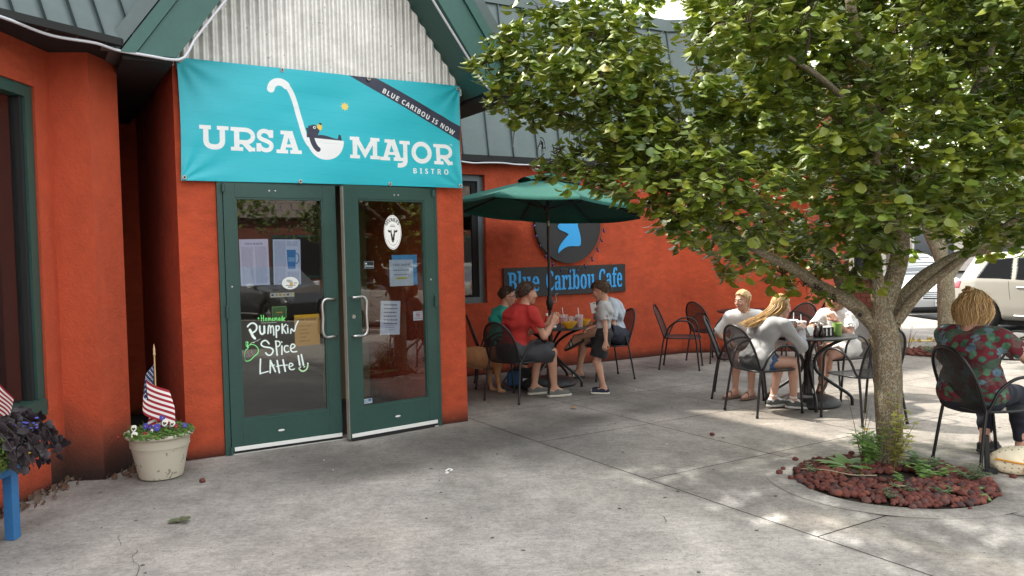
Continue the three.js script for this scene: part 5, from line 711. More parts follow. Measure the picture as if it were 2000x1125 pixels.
function growTree(t, limbs, clusters, seed, nLeaves, nParts, eye, cols, scale = 1) {
  const R = rng(seed), nodes = [];
  for (const [pts, r0, r1] of limbs) { mesh('limb', limb(pts, r0, r1), M.bark, t); const c = new THREE.CatmullRomCurve3(pts.map((p) => V(...p)), false, 'centripetal'); for (let i = 2; i <= 14; i++) nodes.push([c.getPointAt(i / 14), r0 + (r1 - r0) * i / 14]); }
  const order = clusters.map((c) => [c, Math.min(...nodes.map((n) => n[0].distanceTo(V(c[0], c[1], c[2]))))]).sort((a, b) => a[1] - b[1]).map((k) => k[0]);
  const twigs = [];
  for (const c of order) {
    const q = V(c[0], c[1], c[2]); let best = null, bd = 1e9; for (const n of nodes) { const d = n[0].distanceTo(q) + (n[0].y > q.y + 0.25 ? 0.6 : 0); if (d < bd) { bd = d; best = n; } }
    const r0 = Math.min(best[1] * 0.75, 0.006 + bd * 0.016), mid = best[0].clone().lerp(q, 0.5).add(V((R() - 0.5) * 0.18 * bd, 0.10 * bd, (R() - 0.5) * 0.18 * bd));
    const pts = [best[0].toArray(), best[0].clone().lerp(mid, 0.5).add(V((R() - 0.5) * 0.06, (R() - 0.5) * 0.06, (R() - 0.5) * 0.06)).toArray(), mid.toArray(), mid.clone().lerp(q, 0.6).add(V((R() - 0.5) * 0.08, (R() - 0.5) * 0.05, (R() - 0.5) * 0.08)).toArray(), q.toArray()];
    const g = tube(pts, (s) => r0 * (1 - 0.72 * s), 10, 6); if (r0 > 0.012) mesh('branch', g, M.twig, t); else twigs.push(g);
    const cv = new THREE.CatmullRomCurve3(pts.map((p) => V(...p)), false, 'centripetal'); for (let i = 3; i <= 6; i++) nodes.push([cv.getPointAt(i / 6), r0 * (1 - 0.72 * i / 6)]);
    for (let k = 0; k < 7; k++) { const d = V(R() - 0.5, R() * 0.8 - 0.25, R() - 0.5).normalize().multiplyScalar(c[3] * (0.5 + R() * 0.5)); const s = cv.getPointAt(0.55 + R() * 0.45), e = q.clone().add(d); twigs.push(tube([s.toArray(), s.clone().lerp(e, 0.5).add(V(0, 0.04, 0)).toArray(), e.toArray()], (z) => 0.004 * (1 - 0.7 * z), 5, 4)); }
  }
  const tw = mesh('twigs', merge(twigs), M.twig, t); tw.userData.kind = 'stuff';
  // leaves in whorls on short shoots inside each cluster, thinning with distance from its middle
  const vol = clusters.reduce((s, c) => s + Math.pow(c[3], 2.2), 0), leaves = []; const qq = new THREE.Quaternion(), e = new THREE.Euler();
  for (const c of clusters) { const n = Math.round(nLeaves * Math.pow(c[3], 2.2) / vol / 6); for (let k = 0; k < n; k++) {
    const a = R() * 6.283, u = R() * 2 - 1, rr = c[3] * Math.pow(R(), 0.42) * (0.85 + 0.3 * R()), s = Math.sqrt(1 - u * u); const p = V(c[0] + Math.cos(a) * s * rr * 1.12, c[1] + u * rr * 0.86, c[2] + Math.sin(a) * s * rr * 1.12);
    const lit = R(), hue = R(); for (let j = 0; j < 6; j++) { const az = (R() < 0.65 ? Math.PI / 2 - a + (R() - 0.5) * 2.2 : R() * 6.283), tilt = 1.45 + R() * 1.25; e.set(tilt, 0, (R() - 0.5) * 0.7, 'YXZ'); e.y = az; qq.setFromEuler(e); const dd = 0.012 + R() * 0.03; leaves.push([p.x + Math.sin(az) * dd, p.y + (R() - 0.5) * 0.06, p.z + Math.cos(az) * dd, qq.clone(), (0.62 + R() * 0.52) * scale, lit, hue * 0.7 + R() * 0.3]); } } }
  leaves.sort((A, C) => (A[0] - eye[0]) ** 2 + (A[1] - eye[1]) ** 2 + (A[2] - eye[2]) ** 2 - (C[0] - eye[0]) ** 2 - (C[1] - eye[1]) ** 2 - (C[2] - eye[2]) ** 2);
  const lm = (c) => phys({ color: c, roughness: 0.38, transmission: 0.54, thickness: 0, side: THREE.DoubleSide, specularIntensity: 0.9 });
  const tone = (l) => { const y = l[6], b = 0.8 + 0.4 * l[5]; return y > 0.95 ? [0.40 * b, 0.31 * b, 0.07 * b] : y > 0.55 ? [0.31 * b, 0.36 * b, 0.044 * b] : y > 0.20 ? [0.20 * b, 0.28 * b, 0.038 * b] : [0.12 * b, 0.19 * b, 0.034 * b]; };
  const inView = (l) => { const px = l[0] / -l[2]; return nParts > 0 && px > -0.06 && px < 0.64 && (l[1] - 1.55) / -l[2] < 0.33 && (l[1] - 1.55) / -l[2] > -0.2; };
  const pm = [lm(lin(...cols[0])), lm(lin(...cols[1])), lm(lin(...cols[2])), lm(lin(...cols[3]))]; let made = 0; const rest = [];
  for (const l of leaves) { if (made < nParts && inView(l)) { made++; const m = mesh('leaf', leafShapes[made % 3], pm[l[6] > 0.95 ? 3 : l[6] > 0.55 ? 2 : l[6] > 0.20 ? 1 : 0], t); m.position.set(l[0], l[1], l[2]); m.quaternion.copy(l[3]); m.scale.setScalar(l[4]); } else rest.push(l); }
  const white = lm(lin(1, 1, 1)); for (let v = 0; v < 3; v++) { const own = rest.filter((_, i) => i % 3 === v), im = new THREE.InstancedMesh(leafShapes[v], white, own.length), m4 = new THREE.Matrix4(); own.forEach((l, i) => { m4.compose(V(l[0], l[1], l[2]), l[3], V(1, 1, 1).multiplyScalar(l[4])); im.setMatrixAt(i, m4); im.setColorAt(i, new THREE.Color().setRGB(...tone(l))); });
  im.name = 'crown'; im.userData.kind = 'stuff'; im.castShadow = im.receiveShadow = true; t.add(im); }
}
const LC = [[0.12, 0.19, 0.034], [0.20, 0.28, 0.038], [0.31, 0.36, 0.044], [0.40, 0.31, 0.07]];
const main_clusters = [[-0.18,2.86,-5.6,0.1],[-0.11,2.91,-5.5,0.12],[-0.02,2.92,-5.5,0.17],[-0.06,2.73,-5.5,0.14],[0.03,2.66,-5.5,0.16],[0.09,3.06,-5.6,0.2],[0.17,2.76,-5.3,0.22],[0.2,2.58,-5.5,0.19],[0.13,2.5,-5.6,0.1],[0.22,3.25,-5.7,0.2],[0.36,3.11,-5.6,0.24],[0.38,2.8,-5.2,0.25],[0.4,2.61,-5.3,0.24],[0.44,2.46,-5.5,0.18],[0.58,3.28,-5.7,0.24],[0.6,2.98,-5.4,0.26],[0.58,2.67,-5,0.26],[0.62,2.52,-5.2,0.24],[0.61,2.34,-5.1,0.2],[0.83,3.32,-5.8,0.2],[0.81,2.99,-5.4,0.22],[0.81,2.73,-5.2,0.22],[0.85,2.53,-5.2,0.24],[0.8,2.3,-5,0.24],[0.92,2.58,-5,0.14],[0.9,2.41,-5,0.2],[0.23,2.27,-5.6,0.07],[0.28,2.13,-5.5,0.11],[0.35,2.2,-5.4,0.14],[0.42,2.07,-5.3,0.12],[0.51,2.22,-5.3,0.18],[0.55,2.08,-5.1,0.17],[0.65,1.99,-5.2,0.1],[0.67,2.15,-5,0.24],[0.76,2,-5,0.17],[0.84,1.84,-5,0.07],[0.83,2.09,-4.8,0.26],[0.92,1.9,-4.9,0.2],[1.02,1.74,-5,0.13],[1.02,2.22,-4.9,0.28],[1.02,2.01,-4.7,0.3],[1.07,1.78,-4.9,0.2],[1.39,2.43,-5.4,0.22],[1.4,2.1,-5.4,0.2],[1.61,2.01,-6.4,0.22],[1.54,1.83,-6.4,0.29],[1.62,1.83,-6.9,0.27],[1.77,3.6,-5.9,0.24],[1.42,3.11,-5,0.23],[1.38,2.85,-4.6,0.25],[2.1,3.15,-6.9,0.25],[1.42,2.45,-5,0.2],[1.77,2.44,-5.9,0.22],[1.54,2.13,-5.4,0.27],[1.29,1.92,-4.6,0.27],[1.41,1.72,-5,0.2],[1.38,1.59,-4.6,0.18],[1.81,3.37,-5.4,0.28],[1.85,3.29,-5.4,0.23],[2.05,3.25,-6.4,0.27],[1.87,2.9,-5.9,0.23],[1.61,2.5,-5,0.23],[1.57,2.38,-5,0.23],[2.15,2.19,-6.4,0.2],[1.71,1.93,-5,0.2],[2.02,1.73,-6.4,0.27],[1.87,1.6,-5.9,0.26],[2.33,3.85,-6.4,0.23],[1.91,3.07,-5,0.25],[1.66,2.8,-4.6,0.22],[2.16,2.89,-5.9,0.29],[1.99,2.65,-5.4,0.22],[2.17,2.4,-5.9,0.29],[1.93,2.23,-5.4,0.26],[2.63,2.07,-6.9,0.27],[2.21,1.71,-5.9,0.24],[2.33,1.49,-6.4,0.27],[2.9,3.97,-6.9,0.25],[2.48,3.39,-5.9,0.25],[2.23,2.97,-5.4,0.23],[2.19,2.79,-5.4,0.31],[2.64,2.85,-6.4,0.21],[1.93,2.22,-4.6,0.29],[2.43,2.22,-5.9,0.28],[1.93,1.92,-4.6,0.22],[2.14,1.71,-5.4,0.2],[2.08,1.68,-5,0.23],[3.16,3.99,-6.9,0.26],[2.69,3.35,-5.9,0.3],[3.08,3.48,-6.9,0.26],[2.86,2.95,-6.4,0.28],[2.78,2.84,-6.4,0.3],[2.03,2.26,-4.6,0.2],[2.42,2.17,-5.4,0.24],[2.68,1.91,-5.9,0.2],[2.35,1.72,-5.4,0.23],[2.62,1.7,-5.9,0.18],[2.69,3.45,-5.4,0.3],[3.11,3.57,-6.4,0.21],[2.49,2.93,-5,0.23],[2.28,2.63,-4.6,0.28],[3.02,2.79,-6.4,0.2],[3.16,2.49,-6.4,0.2],[2.59,2.09,-5.4,0.22],[2.19,1.83,-4.6,0.27],[2.89,1.8,-5.9,0.26],[3.12,1.81,-6.4,0.26],[2.65,3.27,-5,0.22],[2.86,3.12,-5.4,0.21],[3.29,3.32,-6.4,0.21],[3.44,3.02,-6.4,0.29],[2.44,2.37,-4.6,0.24],[3.71,2.64,-6.9,0.23],[3.31,2.18,-6.4,0.19],[2.91,1.88,-5.4,0.29],[3.45,1.87,-6.4,0.28],[2.44,1.81,-4.6,0.25],[3.99,3.98,-6.9,0.25],[3.98,3.7,-6.9,0.23],[3.69,3.26,-6.4,0.22],[3.05,2.81,-5.4,0.22],[3.31,2.63,-5.9,0.3],[3.04,2.36,-5.4,0.22],[2.81,2.16,-5,0.3],[3.05,1.92,-5.4,0.24],[3.6,1.83,-6.4,0.2],[3.12,1.67,-5.4,0.24],[3.24,3.46,-5.4,0.25],[3.89,3.49,-6.4,0.28],[3.21,3.02,-5.4,0.21],[3.79,3.01,-6.4,0.27],[3.27,2.49,-5.4,0.19],[2.99,2.25,-5,0.19],[2.76,2.1,-4.6,0.3],[4.2,2,-6.9,0.27],[3.06,1.7,-5,0.27],[4.22,1.62,-6.9,0.17],[3.86,3.62,-5.9,0.21],[3.01,2.94,-4.6,0.24],[4.06,3.17,-6.4,0.24],[3.51,2.71,-5.4,0.21],[3.41,2.48,-5.4,0.3],[3.15,2.22,-5,0.2],[2.91,2.03,-4.6,0.22],[4.46,2.02,-6.9,0.25],[4.52,1.75,-6.9,0.27],[3.87,1.67,-5.9,0.21],[3.37,3.25,-5,0.2],[3.71,3.12,-5.4,0.3],[4.78,3.38,-6.9,0.19],[4.74,3.14,-6.9,0.26],[3.73,2.55,-5.4,0.29],[3.63,2.38,-5.4,0.3],[4.41,2.19,-6.4,0.23],[3.14,1.8,-4.6,0.21],[4.3,1.72,-6.4,0.28],[3.63,1.71,-5.4,0.26],[3.37,3.08,-4.6,0.25],[3.37,2.89,-4.6,0.2],[3.29,2.78,-4.6,0.3],[5.08,3.18,-6.9,0.21],[4.96,2.74,-6.9,0.23],[5.08,2.48,-6.9,0.26],[3.27,2.05,-4.6,0.28],[5.06,2.04,-6.9,0.22],[3.87,1.71,-5.4,0.19],[3.84,1.72,-5.4,0.21],[1.25,2.82,-5.1,0.13],[1.17,2.59,-5,0.14],[1.34,3.01,-5.2,0.14],[1.27,2.51,-5,0.18],[1.31,3.33,-5.8,0.06],[1.37,3.26,-5.6,0.1],[1.07,2.33,-5,0.18],[1.51,3.2,-5.4,0.14],[1.87,1.35,-5.6,0.12],[2.05,1.3,-5.6,0.1],[2.14,1.24,-5.55,0.07],[2.25,1.44,-5.6,0.12],[2.24,1.37,-5.3,0.12],[2.38,1.3,-5.3,0.09],[2.39,1.44,-5.4,0.14],[2.52,1.54,-5.3,0.15],[1.37,1.54,-5.2,0.12],[1.5,1.47,-5.2,0.12],[2.22,1.19,-5.5,0.035],[4.37,4.26,-6.84,0.3],[2.6,3.55,-6.49,0.26],[1.37,4.01,-4.94,0.33],[1.87,4.56,-6.34,0.35],[1.39,4.38,-6.83,0.28],[2.93,4.13,-4.31,0.33],[4.02,3.27,-5.68,0.26],[2.03,4.43,-5.81,0.29],[3.58,3.18,-6.76,0.35],[1.44,4.19,-7.51,0.35],[2.66,3.92,-7.5,0.28],[1.32,4.09,-6.56,0.35],[3.8,3.02,-7.47,0.35],[3.07,3.43,-5.61,0.37],[4.05,3.32,-6.42,0.37],[1.98,4.33,-6.82,0.35],[1.45,3.72,-4.87,0.29],[1.58,3.08,-5.29,0.37],[3.04,3.51,-4.85,0.3],[3.98,3.86,-7.24,0.3],[2.01,3.51,-5.88,0.38],[3.14,2.99,-4.56,0.27],[2.12,3.4,-4.26,0.32],[4.57,4.05,-6.48,0.35],[3.73,3.74,-3.97,0.3],[4.26,3.6,-5.69,0.35],[4.09,3.22,-6.5,0.29],[2.19,3.3,-6.02,0.27],[2.37,4.51,-6.18,0.28],[2.38,4.25,-5.39,0.3],[2.77,3.93,-4.38,0.27],[1.95,4.28,-6.23,0.32],[1.41,4.36,-4.58,0.36],[1.83,3.49,-6.89,0.33],[3.05,3.43,-5.85,0.32],[3.38,4.3,-6.73,0.26],[2.08,3.37,-6.26,0.32],[3.82,3.68,-4.35,0.3],[4.15,2.96,-6.35,0.36],[3.02,4.12,-5.2,0.29],[3.27,4.1,-6.33,0.35],[0.87,2.96,-6.06,0.27],[3.02,3.73,-5.97,0.33],[3.51,3.36,-6.25,0.34],[3.17,2.9,-7.39,0.28],[2.27,3.39,-6.39,0.34]];
{
  const t = thing('shade_tree', 'ornamental pear tree with a grey trunk growing from the red rock bed', 'tree', [0, 0, 0]);
  const limbs = [
    [[[2.71, -0.06, -5.72], [2.704, 0.1, -5.72], [2.696, 0.4, -5.72], [2.69, 0.76, -5.72], [2.66, 0.98, -5.72], [2.61, 1.10, -5.72]], 0.128, 0.118],
    [[[2.60, 1.00, -5.71], [2.47, 1.13, -5.70], [2.34, 1.215, -5.69], [2.175, 1.30, -5.65], [1.94, 1.43, -5.5], [1.63, 1.56, -5.3], [1.25, 1.78, -5.15]], 0.054, 0.018],
    [[[2.42, 1.16, -5.72], [2.40, 1.36, -5.85], [2.38, 1.52, -6.0], [2.22, 1.66, -6.1], [1.9, 1.9, -6.0], [1.4, 2.2, -5.8], [0.9, 2.35, -5.6], [0.3, 2.55, -5.5]], 0.05, 0.012],
    [[[2.62, 0.98, -5.72], [2.70, 1.20, -5.74], [2.775, 1.40, -5.75], [2.785, 1.62, -5.70], [2.70, 1.80, -5.62], [2.665, 2.10, -5.6], [2.48, 2.55, -5.5], [2.3, 3.2, -5.4], [2.2, 4.0, -5.4]], 0.070, 0.02],
    [[[2.69, 1.78, -5.62], [2.82, 1.95, -5.72], [2.94, 2.12, -5.8], [3.29, 2.46, -5.9], [3.6, 3.0, -6.0], [3.8, 3.8, -6.0]], 0.04, 0.012],
    [[[2.72, 0.98, -5.71], [2.80, 1.14, -5.78], [2.97, 1.32, -5.82], [3.15, 1.42, -5.87], [3.30, 1.487, -5.9], [3.56, 1.54, -5.9], [3.82, 1.62, -5.9], [4.3, 1.85, -5.9]], 0.052, 0.018],
    [[[2.74, 1.03, -5.68], [2.84, 1.20, -5.63], [2.91, 1.28, -5.6], [3.04, 1.405, -5.55], [3.25, 1.6, -5.45], [3.6, 1.95, -5.2]], 0.038, 0.014],
    [[[2.66, 2.1, -5.6], [2.3, 2.35, -5.2], [1.9, 2.6, -4.9], [1.3, 2.9, -4.8]], 0.03, 0.01],
    [[[2.2, 1.66, -6.1], [1.8, 1.95, -6.4], [1.2, 2.2, -6.3], [0.6, 2.9, -5.9]], 0.03, 0.01],
    [[[2.78, 1.55, -5.72], [2.85, 1.9, -6.2], [2.9, 2.5, -6.7], [3.0, 3.3, -7.0]], 0.04, 0.012],
    [[[2.62, 1.05, -5.68], [2.57, 1.25, -5.6], [2.5, 1.5, -5.5], [2.42, 1.9, -5.3], [2.3, 2.4, -5.0]], 0.055, 0.015],
  ];
  growTree(t, limbs.slice(1), main_clusters, 101, 48000, 300, [0, 1.55, 0], LC);
  const tr = limbs[0]; const g = limb(tr[0], 0.084, 0.100, 50, 24, 0.05); { const p = g.attributes.position; for (let i = 0; i < p.count; i++) { const y = p.getY(i), f = 1 + 0.55 * Math.pow(Math.max(0, 1 - (y + 0.05) / 0.22), 2) + 0.05 * Math.sin(Math.atan2(p.getZ(i) + 5.72, p.getX(i) - 2.7) * 5 + y * 2); p.setX(i, 2.7 + (p.getX(i) - 2.7) * f); p.setZ(i, -5.72 + (p.getZ(i) + 5.72) * f); } g.computeVertexNormals(); } mesh('trunk', g, M.bark, t);
  const kn = new THREE.TorusGeometry(0.022, 0.011, 8, 18); const k = mesh('knot', jitter(kn, 0.012, 30), M.bark, t); k.position.set(2.455, 1.085, -5.632); k.rotation.set(-0.2, -0.2, 0); const kh = new THREE.SphereGeometry(0.017, 12, 8); kh.scale(1, 1, 0.4); mesh('knot_hole', kh, M.dark, k);
}
const second_clusters = [[6.33,2.57,-12.45,0.48],[7.94,3.82,-12.26,0.33],[5.03,2.79,-11.99,0.36],[6.15,2.48,-12.33,0.35],[7.41,5.1,-12.05,0.41],[4.48,2.69,-11.96,0.43],[4.79,4.05,-12.65,0.32],[7.42,4.17,-11.5,0.46],[4.46,2.74,-13.04,0.39],[4.15,3.61,-11.19,0.5],[8.1,2.38,-11.82,0.42],[7.5,4,-12.05,0.42],[5.52,5.04,-12.39,0.35],[7.13,4.77,-10.56,0.45],[4.58,3.08,-12.17,0.47],[6.71,2.98,-11.18,0.48],[5.69,3.58,-12.57,0.5],[5.74,2.43,-10.26,0.49],[7.7,2.82,-13.14,0.49],[5.06,3.42,-10.48,0.43],[7.78,3.77,-12.28,0.38],[7.3,3.48,-11.53,0.39],[7.33,2.43,-10.17,0.36],[5.64,4.85,-11.08,0.34],[5.94,3.4,-11.21,0.36],[5.31,3.9,-10.4,0.34],[7.2,3.82,-10.51,0.46],[6.96,2.67,-11.4,0.4],[5.07,3.48,-10.03,0.39],[5.92,4.9,-10.68,0.45],[6.75,3.39,-13.08,0.41],[7.02,5.16,-11.45,0.39],[6.65,2.77,-9.69,0.4],[7.55,3.81,-10.62,0.46],[7.06,4.08,-13.49,0.46],[6.46,4.98,-10.89,0.4],[4.51,3.73,-12.17,0.49],[7.15,3.34,-13.08,0.48],[6.34,3.27,-12.82,0.35],[5.13,4.96,-12.12,0.5],[4.58,2.69,-11.62,0.41],[5.21,4.1,-10.8,0.47],[8.49,2.39,-12.56,0.46],[4.96,4.31,-11.19,0.48],[4.29,3.63,-12.27,0.44],[5.6,2.31,-12.16,0.36],[5.66,3.25,-10.71,0.4],[6.57,4.24,-9.99,0.33],[7.86,3,-10.53,0.41],[4.69,2.77,-12.17,0.36],[7.35,2.85,-13.11,0.49],[5.03,3.07,-11.81,0.39],[7.11,4.96,-10.97,0.44],[5.78,3.07,-13.51,0.33],[8.51,2.46,-12.1,0.46],[8.11,2.45,-10.99,0.45],[5.2,4.5,-10.52,0.45],[6.79,4.93,-11.54,0.4],[6.17,3.39,-13.44,0.45],[6.54,4.13,-11.45,0.42],[7.76,3.58,-12.52,0.49],[4.41,3.03,-10.92,0.42],[6.14,3.26,-9.9,0.45],[6.77,2.65,-13.68,0.41],[7.19,2.77,-9.75,0.46],[5.91,2.83,-12.5,0.47],[5.9,4.45,-11.99,0.47],[7.77,4.26,-11.52,0.44],[7.53,2.87,-11.75,0.46],[7.21,3.46,-11.02,0.42],[6.25,3.35,-11.07,0.47],[6.22,4.4,-13.26,0.49],[6.32,3.72,-13.92,0.36],[7.07,4.42,-12.05,0.49],[6.69,5.03,-10.97,0.38]];
{
  const t = thing('shade_tree', 'second pear tree further back by the street, its trunk behind the blonde head', 'tree', [0, 0, 0]);
  growTree(t, [[[[6.34, 1.05, -11.66], [6.25, 1.4, -11.66], [6.05, 1.8, -11.6], [5.7, 2.6, -11.4], [5.5, 3.4, -11.3]], 0.09, 0.03], [[[6.34, 1.05, -11.66], [6.55, 1.35, -11.7], [6.95, 1.65, -11.8], [7.4, 2.3, -12], [7.7, 3.2, -12]], 0.085, 0.03], [[[6.34, 1.1, -11.68], [6.4, 1.8, -11.9], [6.4, 2.8, -12.1], [6.4, 4.2, -12.1]], 0.07, 0.02]], second_clusters, 202, 9000, 0, [0, 1.55, 0], LC, 1.25);
  mesh('trunk', limb([[6.36, -0.05, -11.66], [6.355, 0.3, -11.66], [6.345, 0.8, -11.66], [6.34, 1.2, -11.67]], 0.125, 0.115, 30, 18, 0.05), M.bark, t);
}

// ---------------------------------------------------------------- planting bed, weeds, litter on the ground
{
  const R = rng(61);
  const dome = new THREE.CircleGeometry(BED.r - 0.002, 64, 0, 6.2832); const g = new THREE.RingGeometry(0.001, BED.r - 0.001, 48, 8); g.rotateX(-Math.PI / 2); { const p = g.attributes.position; for (let i = 0; i < p.count; i++) { const x = p.getX(i), z = p.getZ(i), r = Math.hypot(x, z) / BED.r; p.setY(i, -0.018 + 0.02 * (1 - r * r) + 0.012 * (fbm(x * 6, z * 6, 2, 3) - 0.5)); } g.computeVertexNormals(); } g.translate(BED.x, 0, BED.z); uvBox(g); struct('bed_soil', g, M.soil);
  const bed = thing('rock_mulch', 'red lava rocks filling the round planting hole under the near tree', 'rocks', [BED.x, 0, BED.z]);
  const geos = []; for (let k = 0; k < 6; k++) { const q = new THREE.IcosahedronGeometry(1, 2), p = q.attributes.position; for (let i = 0; i < p.count; i++) { const v = V(p.getX(i), p.getY(i), p.getZ(i)); const n = 0.62 + 0.75 * fbm(v.x * 1.5 + k * 9, v.y * 1.5, v.z * 1.5, 3); p.setXYZ(i, v.x * n, v.y * n * 0.72, v.z * n * 0.9); } const m = mergeVertices((q.deleteAttribute('normal'), q.deleteAttribute('uv'), q)); m.computeVertexNormals(); geos.push(m); }
  const mats = [[0.135, 0.040, 0.031], [0.165, 0.050, 0.037], [0.095, 0.034, 0.029], [0.125, 0.056, 0.048], [0.065, 0.038, 0.037], [0.20, 0.066, 0.043]].map((c) => std({ color: lin(...c), roughness: 0.95, bumpMap: TX.concreteBump, bumpScale: 0.004 }));
  const list = []; let guard = 0; while (list.length < 1500 && guard++ < 9000) { const a = R() * 6.283, r = Math.sqrt(R()) * (BED.r - 0.01), x = Math.cos(a) * r, z = Math.sin(a) * r; if (Math.hypot(x + BED.x - 2.7, z + BED.z + 5.72) < 0.16) continue; if (fbm(x * 2.2 + 5, z * 2.2, 3, 3) < 0.22) continue; const s = 0.009 + 0.021 * Math.pow(R(), 1.5); list.push([x, z, s]); }
  for (let i = 0; i < 14; i++) { const a = R() * 6.283, r = BED.r * (1.0 + R() * 0.14); list.push([Math.cos(a) * r, Math.sin(a) * r, 0.012 + R() * 0.016]); }
  list.sort((a, b) => b[2] / Math.hypot(b[0] + BED.x, b[1] + BED.z) - a[2] / Math.hypot(a[0] + BED.x, a[1] + BED.z));
  const rest = []; list.forEach(([x, z, s], i) => { const r = Math.hypot(x, z) / BED.r, y = r > 0.99 ? s * 0.5 : 0.002 + 0.02 * (1 - r * r) + R() * 0.012; const k = Math.floor(R() * 6), c = Math.floor(R() * 6); if (i < 300) { const m = mesh('rock', geos[k], mats[c], bed); m.position.set(x, y, z); m.rotation.set(R() * 0.8 - 0.4, R() * 6.28, R() * 0.8 - 0.4); m.scale.setScalar(s); } else { const q = geos[k].clone(); q.scale(s, s, s); q.rotateY(R() * 6); q.translate(x, y, z); rest.push(q); } });
  mesh('gravel', merge(rest), mats[0], bed).userData.kind = 'stuff';
  for (const [x, z, s, l] of [[1.83, -5.50, 0.026, 'loose red lava rock on the concrete left of the planting bed'], [3.32, -5.28, 0.024, 'loose red lava rock on the concrete by the cream bag'], [1.67, -6.72, 0.022, 'loose red lava rock on the concrete between table and doors'], [-2.23, -5.62, 0.024, 'loose dark red rock on the concrete by the flower pot']]) { const m = single('loose_rock', geos[2], mats[0], l, 'rock', [x, s * 0.55, z]); m.scale.setScalar(s); m.rotation.y = x * 9; }
  // weeds
  const blade = (w, l, b) => { const P = [], I = []; for (let i = 0; i <= 6; i++) { const t = i / 6, hw = w * Math.pow(Math.sin(Math.PI * (0.06 + 0.94 * t)), 0.8) * (i === 6 ? 0.05 : 1); P.push(-hw, t * l * 0.8, t * t * b + 0.25 * hw, 0, t * l * 0.8, t * t * b, hw, t * l * 0.8, t * t * b + 0.25 * hw); if (i) { const a = 3 * (i - 1), c = 3 * i; I.push(a, a + 1, c, a + 1, c + 1, c, a + 1, a + 2, c + 1, a + 2, c + 2, c + 1); } } const g = new THREE.BufferGeometry(); g.setAttribute('position', new THREE.Float32BufferAttribute(P, 3)); g.setIndex(I); g.computeVertexNormals(); return g; };
  const leafM = (c) => phys({ color: c, roughness: 0.6, transmission: 0.3, thickness: 0, side: THREE.DoubleSide });
  const gm = { bright: leafM(lin(0.16, 0.30, 0.05)), mid: leafM(lin(0.085, 0.17, 0.04)), yel: leafM(lin(0.34, 0.34, 0.06)), dry: leafM(lin(0.26, 0.18, 0.08)), grey: leafM(lin(0.12, 0.15, 0.07)) };
  const stemM = std({ color: lin(0.16, 0.12, 0.05), roughness: 0.9 }), stemG = std({ color: lin(0.13, 0.22, 0.06), roughness: 0.8 });
  function rosette(name, label, x, z, n, w, l, m, rise) { const t = thing(name, label, 'weed', [x, 0.012, z]); const g = blade(w, l, l * 0.5); for (let i = 0; i < n; i++) { const q = mesh('leaf', g, m, t); q.rotation.order = 'YXZ'; q.rotation.y = i * 2.4 + R(); q.rotation.x = rise + R() * 0.5; q.scale.setScalar(0.65 + R() * 0.6); } return t; }
  function sprig(name, label, x, z, stems, h, m, sm, lw, ll, pairs, spread) { const t = thing(name, label, 'weed', [x, 0.01, z]); const g = blade(lw, ll, ll * 0.35); for (let s = 0; s < stems; s++) { const a = R() * 6.28, d = spread * (0.3 + R()), H = h * (0.6 + R() * 0.5), pts = [[(R() - 0.5) * 0.04, 0, (R() - 0.5) * 0.04], [Math.cos(a) * d * 0.4, H * 0.5, Math.sin(a) * d * 0.4], [Math.cos(a) * d, H, Math.sin(a) * d]]; mesh('stem', tube(pts, (k) => 0.0034 * (1 - 0.6 * k), 10, 5), sm, t); const c = new THREE.CatmullRomCurve3(pts.map((p) => V(...p))); for (let k = 0; k < pairs; k++) { const p = c.getPointAt(0.35 + 0.64 * k / Math.max(1, pairs - 1)); for (let j = 0; j < 2; j++) { const q = mesh('leaf', g, m, t); q.position.copy(p); q.rotation.order = 'YXZ'; q.rotation.y = a + k * 1.6 + j * Math.PI + R() * 0.5; q.rotation.x = 0.9 + R() * 0.5; q.scale.setScalar(0.7 + R() * 0.5); } } } return t; }
  rosette('broadleaf_weed', 'bright green broad leaved weed left of the trunk', 2.34, -5.58, 30, 0.034, 0.24, gm.bright, 0.8); rosette('broadleaf_weed', 'bright green ragged weed at the right front of the planting bed', 2.87, -4.98, 12, 0.026, 0.16, gm.bright, 0.9);
  sprig('leafy_weed', 'tall leafy green weed against the left of the trunk', 2.49, -5.56, 16, 0.27, gm.bright, stemG, 0.014, 0.08, 7, 0.12); sprig('yellowing_shoot', 'yellowing tree shoot rising in front of the trunk', 2.61, -5.48, 9, 0.42, gm.yel, stemM, 0.017, 0.065, 6, 0.14);
  sprig('yellowing_shoot', 'slender pale green shoot up the face of the trunk', 2.685, -5.53, 3, 0.58, gm.yel, stemM, 0.018, 0.07, 5, 0.04); sprig('dry_weed', 'thin brown seed stalks left of the trunk', 2.46, -5.64, 7, 0.5, gm.grey, stemM, 0.003, 0.03, 6, 0.08);
